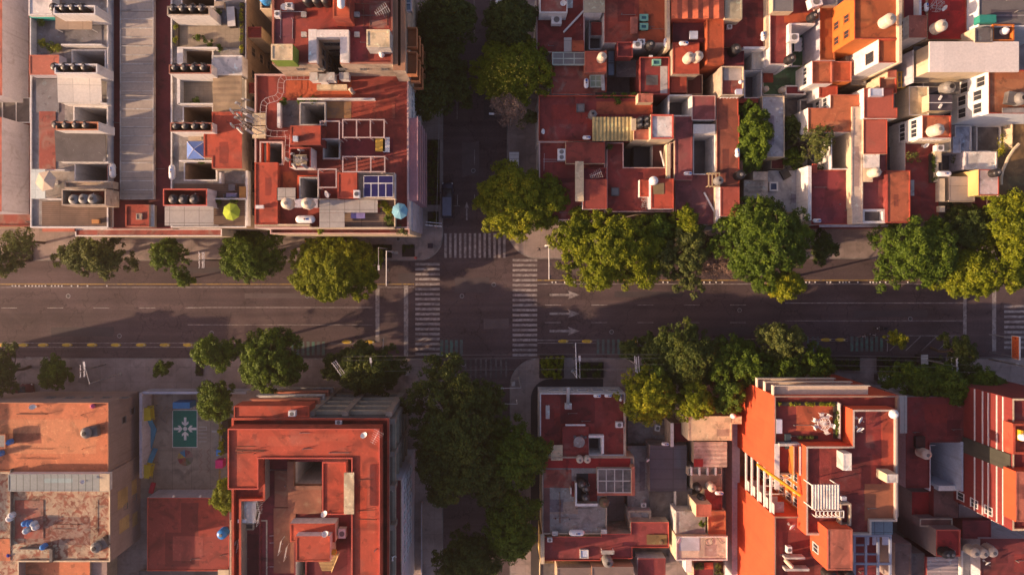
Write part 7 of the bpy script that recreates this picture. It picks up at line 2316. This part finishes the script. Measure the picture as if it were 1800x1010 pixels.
put(('water_tank', 'cream_tall'), None, 'tall cream tank beside the salmon hut on the bright red roof', 'water tank', *C_(655, 265), 11, 60, 1.1)
gheater(*C_(596, 75), 10.6, 90, 'cream gas cylinder beside the rooftop scrap pile', 1.1)
put(('wire_bundle', 1), None, 'rooftop scrap pile above the salmon hut', 'scrap metal', *C_(690, 40), 11, 0, 1.3)
dish(*C_(735, 82), 11, 30, 'small white dish beside the rooftop scrap pile')
h = house('grey lined roof with a white windowed wall at the top right corner', 1750, 25, 'house')
blk(h, C_(1058, -60, 1800, 225), 13, 0, M('grey_lined_roof', (.16, .145, .14), var=.1, seam=(60, 2.6, .07), seamcol=2.2), M('bluish_white_wall', (.62, .66, .70), var=.05, streak=.2), ph=.12, t=.14, cap=white)
wins(h, 'W', 1719.7, 13, 2, 44, 2, (10.2,), 1.2, 1.5, fm=frame_w)
blk(h, C_(1028, 235, 1180, 360), 13.5, 0, dgrey, cream, ph=.1, sub='grey_terrace')
blk(h, C_(1180, 205, 1362, 345), 13.2, 0, dgrey, mustard, ph=.8, t=.18, cap=MATS['ochre_orange_wall'], sub='ochre_terrace')
put(('plant_screen', 1), b_box(2.2, 1.0, 1.2, M('teal_screen', (.02, .22, .17))), 'teal green screen at the edge of the grey lined roof', 'screen', *C_(1085, 185), 12.5)
put(('ball_lamp', 1), None, 'white vessel on the ochre walled terrace', 'vessel', *C_(1265, 270), 12.6, 0, 1.3)
h = house('long plain white roof slab with a glazed grey side', 1710, 100, 'building')
slab(h, C_(645, 352, 1400, 608), 13.4, .3, M('plain_white_roof', (.78, .70, .64), var=.03, seam=(5.6, 60, .01), seamcol=.8), 'white_roof')
blk(h, C_(660, 365, 1390, 595), 13.0, 0, white, cream, ph=0)
slab(h, C_(510, 392, 640, 700), 9.4, .2, M('grey_glazing', (.13, .12, .11), rough=.3, seam=(9, 1.6, .04)), 'glazed_roof')
for r_ in (C_(500, 425, 512, 700),):
    blk(h, r_, 10, 0, white, lav, ph=0, sub='white_wall')
blk(h, C_(425, 430, 508, 740), 5, 0, dgrey, lgrey, ph=.1, sub='dark_court')
blk(h, C_(590, 612, 790, 740), 7, 0, bluetile, lav, ph=.2, t=.14, cap=white, sub='blue_grey_court')
put(('dark_crate', 1), None, 'dark vessel in the narrow court left of the white slab', 'cistern', *C_(505, 480), 5, 30, 1.0)
h = house('russet roof with a long white windowed side wall at the right edge', 1770, 160, 'apartment building')
blk(h, C_(1143, 590, 1900, 962), 12.5, 0, M('russet_brown_roof', (.36, .12, .05), var=.15, stain=(.5, .3, .18), amt=.4, sscale=.25), M('bluish_white_wall', (.62, .66, .70)), ph=.25, t=.16, cap=coral)
wins(h, 'W', 1737.6, 12.5, 150, 196, 2, (10.6, 7.6, 4.6), 1.3, 1.6, fm=frame_w)
wins(h, 'W', 1737.6, 12.5, 128, 150, 1, (11.2, 8), 1.3, 1.6, fm=frame_w)
put(('cistern', 1), None, 'dark cistern on the russet roof at the right edge', 'water tank', *C_(1365, 850), 12.2, 170, 1.1)
slab(h, C_(1262, 912, 1500, 955), 12.6, .15, grey, 'grey_slab')
h = house('salmon terrace block with a white skylight frame, right of centre', 1545, 180, 'house')
blk(h, [C_(90, 745, 342, 1000), C_(90, 910, 374, 1000)], 9, 0, M('dusty_salmon', (.40, .10, .065), var=.1, stain=(.3, .12, .08), amt=.4), white, ph=.12, t=.12, cap=coral)
skylight(h, C_(133, 750, 247, 820), 9.2, M('milky_pane', (.5, .56, .68)), lav, .3)
blk(h, C_(340, 770, 440, 992), 5, 0, bluetile, M('pale_blue_wall', (.42, .45, .55)), ph=.6, t=.2, cap=lgrey, sub='blue_yard')
blk(h, C_(472, 730, 640, 975), 8, 0, croof, cream, ph=.15, t=.1, cap=white, sub='cream_deck')
blk(h, C_(640, 800, 838, 935), 9.4, 0, M('slate_felt', (.06, .05, .07), rough=.7), cream, ph=.03, sub='slate_roof')
slab(h, C_(640, 866, 838, 871), 10.3, .08, frame_w, 'white_ridge')
for i, v in enumerate((830, 900)): put(('roof_box', 2), None, ['upper', 'lower'][i] + ' small white mark box on the slate coloured roof', 'box', *C_(730, v), 9.4, 60, .6)
put(('cistern', 1), None, 'dark cistern between the slate roof and the white building', 'water tank', *C_(765, 755), 8.5, 0, 1.1)
blk(h, C_(838, 760, 905, 1000), 4, 0, winer, lgrey, ph=.2, sub='dark_court')
blk(h, D_(85, 48, 288, 340), 8.5, 0, M('dusty_salmon', (.40, .10, .065)), cream, ph=.1, t=.1, cap=coral, sub='second_terrace')
blk(h, D_(76, 338, 286, 808), 7.6, 0, mauve, cream, ph=.12, t=.12, cap=coral, sub='third_terrace')
slab(h, D_(88, 338, 222, 458), 8.3, .1, wroof, 'white_sheet')
slab(h, D_(90, 460, 165, 575), 8.3, .6, cream, 'cream_block')
blk(h, D_(75, 805, 270, 926), 8, 0, dgrey, white, ph=.9, t=.35, cap=white, sub='white_rimmed_yard')
tanks([D_(152, 503)], 8.3, 'on the cream block of the salmon terraces', 'cream tank on the salmon terraces', 'cream', 1.1)
blk(h, D_(287, 480, 482, 920), 8.6, 0, M('rippled_orange_roof', (.42, .12, .055), var=.2, scale=.5, stain=(.3, .09, .05), amt=.5), maroon, ph=.12, t=.12, cap=coral, sub='orange_lit_roof')
blk(h, D_(286, 50, 440, 475), 3, 0, dgrey, lav, ph=.15, sub='white_court')
blk(h, D_(420, 62, 472, 130), 5.5, 0, maroon, lav, ph=.05, sub='maroon_hut')
mb = MB()
for q in range(14):
    p_ = W(*D_(360 + 8.5 * q, 130 + 14 * q), 3 + .22 * q)
    mb.box(p_.x - .55, p_.y - .2, p_.z - .25, p_.x + .55, p_.y + .2, p_.z)
part('stair', mb, grey, h)
h = house('orange roof with a white side wall and a leaning cream tank, mid right', 1645, 225, 'house')
blk(h, D_(583, 15, 828, 203), 10.5, 0, M('terracotta_roof', (.43, .115, .05)), white, ph=.2, t=.15, cap=coral)
blk(h, [D_(440, 232, 712, 480), D_(482, 400, 720, 905)], 6.6, 0, maroon, white, ph=.12, t=.12, cap=coral, sub='maroon_terrace')
blk(h, D_(530, 205, 826, 232), 8.6, 0, cream, cream, ph=0, sub='cream_ledge')
blk(h, D_(712, 232, 826, 322), 7, 0, croof, cream, ph=.1, sub='cream_roof')
for k, r_ in enumerate((D_(690, 315, 745, 410), D_(690, 415, 720, 575), D_(722, 545, 775, 742), D_(728, 780, 775, 830))):
    blk(h, r_, 7.3 - .05 * k, 6, cream, cream, ph=0, sub='cream_wall')
slab(h, D_(484, 560, 515, 692), 6.75, .05, lgrey, 'grey_sheet')
blk(h, D_(745, 325, 975, 482), 3.5, 0, dgrey, lav, ph=.3, t=.14, cap=cream, sub='dark_court')
blk(h, D_(842, 195, 910, 330), 6, 0, M('pale_blue_floor', (.42, .46, .56)), lav, ph=.1, sub='blue_roof')
blk(h, D_(808, 530, 1028, 742), 7, 0, M('greyish_panel', (.34, .28, .24), var=.08, seam=(9, 2.2, .03)), cream, ph=.03, sub='grey_panel_roof')
blk(h, D_(1058, 470, 1232, 688), 9, 0, M('pale_pinkish_roof', (.55, .43, .40), var=.1, stain=(.4, .3, .27), amt=.5), M('yellow_cream_wall', (.60, .42, .16)), ph=.05, t=.12, cap=coral, sub='pale_roof_room')
blk(h, D_(945, 320, 1215, 470), 6.6, 0, wroof, lav, ph=.1, sub='white_roof')
blk(h, D_(860, 100, 1000, 320), 5.5, 0, M('pale_blue_floor', (.42, .46, .56)), lav, ph=.2, t=.14, cap=white, sub='white_terrace')
blk(h, D_(1040, 100, 1250, 320), 4.5, 0, dgrey, white, ph=.3, t=.18, cap=white, sub='white_walled_court')
put(('water_tank', 'cream_tall'), None, 'tall cream tank on the orange roof with the white side wall', 'water tank', *D_(628, 160), 10.4, 40, 1.1)
unit(*D_(700, 298), 7, 0, 'cream machine below the orange roof with white side wall', 1.2)
dish(*D_(583, 270), 6.7, 20, 'white dish at the top of the long maroon terrace')
gas(*D_(740, 512), 7.4, 0, 'weathered pale tank lying across the cream wall', 1.0)
tanks([D_(1170, 505)], 9, 'beside the pale pinkish roof room', 'black tank beside the pinkish roof', 'black', 1.0)
hedge('ivy along the right side of the long maroon terrace', D_(635, 340, 690, 585), 6.6, .8, LG)
shrub('olive bush at the left of the long maroon terrace', *D_(488, 360), 6.7, .9, LO, .8)
shrub('round bush in the dark court right of the cream walls', *D_(835, 375), 3.4, 1.2, LG, 1.5)
shrub('yellow green bush on the white court wall at right', *D_(1240, 292), 6, 1.2, LB, .8)
h = house('brown earthy roof terrace with a pale curved rail at the right edge', 1780, 290, 'house')
blk(h, [D_(1225, 300, 1800, 700), D_(1345, 30, 1800, 310)], 6, 0, M('earth_roof', (.20, .12, .05), var=.35, scale=.6, stain=(.3, .2, .08), amt=.5), cream, ph=.1)
blk(h, [D_(1005, 690, 1800, 860)], 5.4, 0, M('plum_red_roof', (.22, .035, .04)), tanw, ph=.1, sub='plum_strip')
mb = MB()
pts = [W(*D_(u, v), 7.5) for u, v in ((1400, 255), (1355, 300), (1310, 370), (1285, 430), (1262, 480), (1250, 540), (1250, 600))]
mb.path(pts, .22, 6)
part('curved_rail', mb, cream, h)
h = house('white fronted low wall and parapets along the pavement behind the trees', 1250, 400, 'wall', 'boundary_wall')
blk(h, (1030, 398, 1270, 404), 3.2, .1, lgrey, lgrey, ph=0)
blk(h, (1440, 395, 1575, 399), 5.8, .1, lav, winer, ph=0, wn='front_wall')

for (hl, side, pos, z, a0, a1_, n, zs) in (('russet roof', 'W', 0, 0, 0, 0, 0, ()),): pass
def H_(start): return [o for o in SC.objects if str(o.get('label', '')).startswith(start)][0]
wins(H_('salmon terrace block'), 'W', C_(90, 0)[0], 9, 160, 200, 2, (7.4, 5), 1.1, 1.2)
wins(H_('orange roof with a white side'), 'W', D_(583, 0)[0], 10.5, 206, 238, 2, (8.8, 6.2), 1.1, 1.3)
wins(H_('salmon roofed terrace row'), 'W', B_(1248, 0)[0], 8, 168, 198, 2, (6.6, 4.4), 1.1, 1.2)
wins(H_('bright red roof'), 'W', C_(470, 0)[0], 12, 30, 62, 2, (10.3, 7.8), 1.0, 1.2)
wins(H_('brown earthy'), 'W', D_(1225, 0)[0], 6, 262, 330, 4, (4,), 1.1, 1.2)
wins(H_('orange roof with a white side'), 'S', D_(0, 203)[1], 10.5, 1624, 1668, 3, (8.6,), .9, 1.1)
wins(H_('white walled light well'), 'S', E_(0, 930)[1], 6.8, 1205, 1252, 3, (4.6, 2.2), 1.1, 1.3)
wins(H_('two small terracotta'), 'W', B_(1095, 0)[0], 8.4, 110, 145, 2, (6.4,), 1.0, 1.1)
wins(H_('maroon roof with a cream hut'), 'S', B_(0, 806)[1], 9, 1270, 1305, 2, (7.4,), .9, 1.0)
# ================================================================ trees
TR = [
 ('hazy half bare tree leaning over the top pavement at far left', 30, 425, 34, 26, 8, LO, .5),
 ('hazy tree at the left edge above the avenue', 2, 458, 22, 34, 8, LO, .8),
 ('wide olive tree in the hazy part of the top pavement', 158, 450, 68, 36, 8, LO, 1.0),
 ('split crowned tree right of the wide olive tree', 292, 446, 36, 30, 9, LG, .8),
 ('small low crown hanging over the avenue below the split crowned tree', 323, 488, 15, 17, 7, LG, .9),
 ('dark green tree with ragged crown left of the round tree', 434, 448, 62, 46, 8, LG, 1.04),
 ('large round yellow green tree left of the junction', 585, 472, 78, 60, 7.6, LY, 1.5),
 ('bright yellow tree on the upper right corner', 903, 352, 64, 66, 11, LB, 1.05),
 ('greener tree overlapping the corner house roofs', 962, 350, 40, 50, 9.5, LY, 1.0),
 ('large mixed green tree along the top pavement, right of the corner', 1082, 440, 98, 68, 11, LY, 1.0),
 ('slim yellowish tree between two big crowns over the avenue', 1213, 440, 32, 74, 9.5, LO, 1.0),
 ('biggest spiky green tree reaching over the avenue lanes', 1352, 425, 80, 80, 13, LG, 1.04),
 ('yellow tipped lower branches of a tree over the avenue', 1382, 500, 34, 26, 10, LB, 1.1),
 ('dark small tree in the shade right of the biggest spiky tree', 1450, 435, 22, 28, 7, LD, .9),
 ('broad green tree at the start of the right tree mass', 1618, 438, 76, 64, 12, LG, 1.0),
 ('dark green tree behind the right tree mass', 1700, 402, 48, 40, 10, LD, 1.0),
 ('yellow green tree low over the lanes in the right tree mass', 1712, 480, 62, 46, 11, LY, 1.1),
 ('large tree filling the right edge above the avenue', 1778, 425, 58, 90, 12, LY, 1.0),
 ('very dark tree at the top left of the upper street', 785, 28, 54, 62, 12, LD, 1.0),
 ('dark tree in the middle of the upper street left side', 770, 105, 46, 52, 10, LD, 1.0),
 ('dark tree at the lower end of the upper street row', 756, 168, 42, 40, 10, LD, 1.0),
 ('small dark tree arching toward the street lane', 806, 158, 26, 28, 9, LD, .9),
 ('dark green tree over the white car on the upper street', 900, 40, 44, 52, 11, LD, 1.1),
 ('large tree dotted with yellow blossom on the upper street', 902, 122, 70, 62, 11, LY, 1.2),
 ('small yellowish tree below the bare branches', 925, 208, 20, 14, 7, LO, .9),
 ('hazy green tree at the left edge of the lower pavement', 4, 655, 26, 46, 8, LD, 1.0),
 ('small round green tree on the lower pavement at left', 92, 655, 30, 28, 6, LG, 1.1),
 ('tiny round tree beside the white kerb on the lower pavement', 284, 649, 18, 12, 4, LG, 1.0),
 ('branching tree over the lower kerb above the school yard', 374, 620, 46, 30, 10, LG, .9),
 ('dense low tree above the school yard sign', 378, 708, 34, 36, 8, LG, 1.1),
 ('dark bushy tree in front of the small orange roof', 472, 637, 56, 54, 11, LG, 1.2),
 ('dark tree with hidden lamp in front of the grey facade', 645, 650, 60, 46, 9, LD, 1.1),
 ('shadowed little tree left of the grey facade lamp', 592, 645, 24, 30, 7, LD, .9),
 ('huge dark tree covering the lower street mouth', 802, 765, 84, 126, 15, LD, 1.04),
 ('medium green tree beside the square maroon roof', 902, 800, 60, 62, 12, LG, 1.1),
 ('olive green tree halfway down the lower street', 900, 925, 46, 66, 11, LG, 1.1),
 ('very dark tree at the bottom of the lower street', 820, 985, 58, 44, 10, LD, 1.1),
 ('yellow tree overlapping the square maroon roof parapet', 1143, 695, 48, 50, 11, LB, 1.1),
 ('small dim tree left of the pale crossarms', 1110, 612, 20, 22, 7, LD, .9),
 ('dark green tree mass around the overhead wires', 1210, 625, 62, 56, 10, LD, 1.0),
 ('bright leafed tree above the cream roof', 1222, 705, 36, 40, 11, LY, 1.0),
 ('grey green tree between the cream roof and the orange wall', 1283, 695, 30, 32, 11, LG, 1.1),
 ('olive lit tree reaching to the lower lane', 1375, 602, 44, 34, 10, LO, 1.1),
 ('dark tree at the left end of the orange building galleries', 1315, 646, 42, 36, 10, LG, 1.1),
 ('dark tree at the middle of the orange building galleries', 1376, 650, 46, 34, 10, LG, 1.1),
 ('green tree crowding the wires above the grey green tree', 1262, 645, 36, 34, 9.5, LG, 1.0),
 ('small yellow tree over the hatched lines', 1580, 598, 16, 16, 6, LB, .7),
 ('narrow green tree beside the twin crossarms', 1690, 622, 28, 38, 9, LD, 1.0),
 ('dark tree above the left part of the dull red roof', 1602, 670, 42, 36, 11, LG, 1.1),
 ('dark tree above the right part of the dull red roof', 1662, 680, 46, 38, 11, LG, 1.1),
 ('green tree left of the striped red building', 1728, 682, 52, 38, 10, LG, 1.0),
 ('tall dark green tree in the courtyard beside the russet roof', 1325, 236, 34, 60, 10, LG, 1.25),
 ('small green tree in the white yard behind the pale terrace', 1398, 278, 22, 18, 6, LG, 1.0),
 ('shaded tree in the dark yard beside the pale terrace', 1390, 225, 18, 30, 7, LD, .9),
 ('sparse twiggy tree leaning over the plum red roof', 1438, 248, 36, 44, 10, LO, .5),
 ('yellow green tree filling the gap behind the large mixed tree', 1010, 410, 34, 30, 9, LY, 1.0),
 ('green tree against the house fronts right of the large mixed tree', 1160, 405, 34, 34, 9, LG, 1.0),
 ('dark tree low over the cycle stripes, right of the pale crossarms', 1165, 618, 34, 32, 9, LD, 1.1),
 ('dim green tree right of the wire crossed tree mass', 1290, 622, 40, 34, 9, LG, 1.0),
 ('dark tree beside the olive lit tree, near the gate', 1432, 642, 38, 30, 10, LG, 1.0),
 ('dim green tree above the yellow tree at the square maroon roof', 1150, 655, 36, 24, 9, LG, 1.0),
 ('olive branch crown between the large mixed tree and the slim tree', 1168, 455, 26, 34, 9, LO, .9),
 ('slim yellow crown above the junction corner tree', 1205, 388, 24, 26, 10, LY, .9),
 ('dark tree linking the lower street crowns', 862, 850, 34, 44, 12, LD, 1.1),
 ('tree between the school yard and the orange ring roof', 396, 873, 24, 28, 8, LY, 1.1),
]
for lb, x, y, rx, ry, zt, m, d in TR: tree(lb, x, y, rx, ry, zt, m, d)
tree('bare brown tree with spreading twigs below the flowering tree', 896, 192, 36, 26, 12, LR, .9, trunk=paleb, bare=.9, name='bare_tree', size=.12)
tree('bare reddish tree under the biggest spiky tree', 1268, 465, 38, 34, 7.5, LR, .6, trunk=paleb, bare=.9, name='bare_tree', size=.12)
def blossoms(label, px, py, rx, ry, zt, n, seed=3):
    rs = np.random.RandomState(seed)
    a = rs.rand(n) * 6.28
    q = np.sqrt(rs.rand(n))
    c = W(px, py, zt)
    C = np.column_stack([c.x + rx * s_(zt) * q * np.cos(a), c.y + ry * s_(zt) * q * np.sin(a), KZ * zt * (1.0 - .30 * q ** 2) + .1])
    o = bpy.data.objects.get('tree')
    par = [t for t in SC.objects if t.get('label') == label][0]
    leaves('blossom', C, np.full(n, .16), np.full(n, .9), 5, .09, leafmat('yellow_blossom', (.5, .42, .03), (.6, .5, .05), (.7, .6, .08)), par, par.location, seed)
blossoms('large tree dotted with yellow blossom on the upper street', 902, 125, 58, 50, 10.6, 150)
hedge('square clipped bush at the lower right corner of the junction', (948, 622, 990, 662), .2, 2.6, LY, dens=1.6, sz=.16, cat='bush')
hedge('low dark planting bed behind the street lamp, lower right corner', (1013, 636, 1060, 662), .15, 1.3, LD, box=soil, cat='planting bed', sz=.16)
hedge('dark planting strip along the left side of the upper street', (752, 246, 773, 360), .16, .5, LD, cat='planting bed', sz=.14)
hedge('small planting bed on the upper left corner with cables above', (752, 372, 771, 396), .16, .6, LD, cat='planting bed')
hedge('bare dark planting bed on the upper left corner by the crossing', (707, 430, 729, 451), .16, .15, LD, cat='planting bed', dens=.25)
hedge('dark planting bed under the round yellow green tree', (655, 430, 689, 453), .16, .5, LD, cat='planting bed')
hedge('dark clipped bed left of the gate with tiles, lower right', (1458, 627, 1509, 651), .16, .9, LD, cat='planting bed', dens=1.3)
hedge('dark bed right of the tiled gate path, lower right', (1541, 627, 1660, 652), .16, .7, LD, cat='planting bed')
hedge('bright shrub strip at the right of the school yard', (398, 735, 408, 790), .2, 4.0, LB, cat='hedge', dens=1.4, sz=.15)
hedge('dark bed under the branching lower tree', (345, 637, 357, 660), .16, .5, LD, cat='planting bed')
hedge('weedy strip along the far end of the top pavement beds', (1230, 415, 1290, 452), .16, .3, LD, cat='planting bed', dens=.4)
hedge('dark planting bed under the hazy tree at far left', (10, 430, 58, 458), .16, .4, LD, cat='planting bed', dens=.5)

# manhole covers, gratings and asphalt repairs
def b_cover(root):
    mb = MB()
    mb.lathe([(.33, .002), (.33, .02), (0, .022)], 18)
    part('rim', mb, metal, root)
    mb = MB()
    mb.lathe([(.28, .0225), (.28, .028), (0, .028)], 18)
    part('lid', mb, frame_d, root)
for i, (x, y) in enumerate(((812, 520), (868, 500), (1075, 583), (1300, 545), (1600, 560), (540, 520), (372, 585), (210, 590), (120, 520), (832, 300), (815, 640), (1700, 645), (700, 420))):
    put(('manhole_cover', 1), b_cover, 'round iron manhole cover set in the asphalt or pavement', 'manhole cover', x, y, 0 if i < 11 else .14, 0, group='manhole covers of the junction')
rp = random.Random(5)
for i, (x, y, w_, h_) in enumerate(((800, 488, 60, 26), (850, 560, 44, 18), (1080, 512, 120, 10), (1240, 575, 80, 14), (430, 515, 150, 9), (90, 575, 110, 16), (1500, 545, 130, 12), (812, 250, 30, 60), (850, 120, 24, 90), (640, 590, 40, 12), (1000, 470, 60, 12), (300, 470, 90, 10), (700, 480, 30, 16))):
    mb = MB()
    P_ = [(x + w_ * u, y + h_ * v) for u, v in ((0, 0), (.4, .03), (1, -.04), (1.01, .6), (.98, 1), (.5, .96), (0, 1.03))][::-1]
    mb.add([(GX(a_), GY(b_), .0035) for a_, b_ in P_], [tuple(range(7))])
    struct('asphalt_repair', mb, M('asphalt_repair_%d' % (i % 3), ((.075, .058, .062), (.11, .083, .084), (.062, .05, .054))[i % 3], var=.12, scale=.5))
# unseen building added past the left edge to throw shade on the avenue
h = house('unseen shadow block added beyond the left edge of the lower street front', -230, 800, 'building')
blk(h, (-420, 700, -226, 1000), 12, 0, MATS['matte_red_roof'], tanw, ph=.3)
# ---------------------------------------------------------------- haze
hz_ = MB()
hz_.box(-905, -905, -1.2, 905, 905, 114)
hv = bpy.data.materials.new('haze')
hv.use_nodes = True
hn = hv.node_tree.nodes
hn.remove(hn['Principled BSDF'])
pv = hn.new('ShaderNodeVolumePrincipled')
pv.inputs['Color'].default_value = (.97, .76, .70, 1)
pv.inputs['Density'].default_value = .0007
pv.inputs['Anisotropy'].default_value = .80
hv.node_tree.links.new(pv.outputs[0], hn['Material Output'].inputs['Volume'])
o = part('haze', hz_, hv)
o['kind'] = 'stuff'
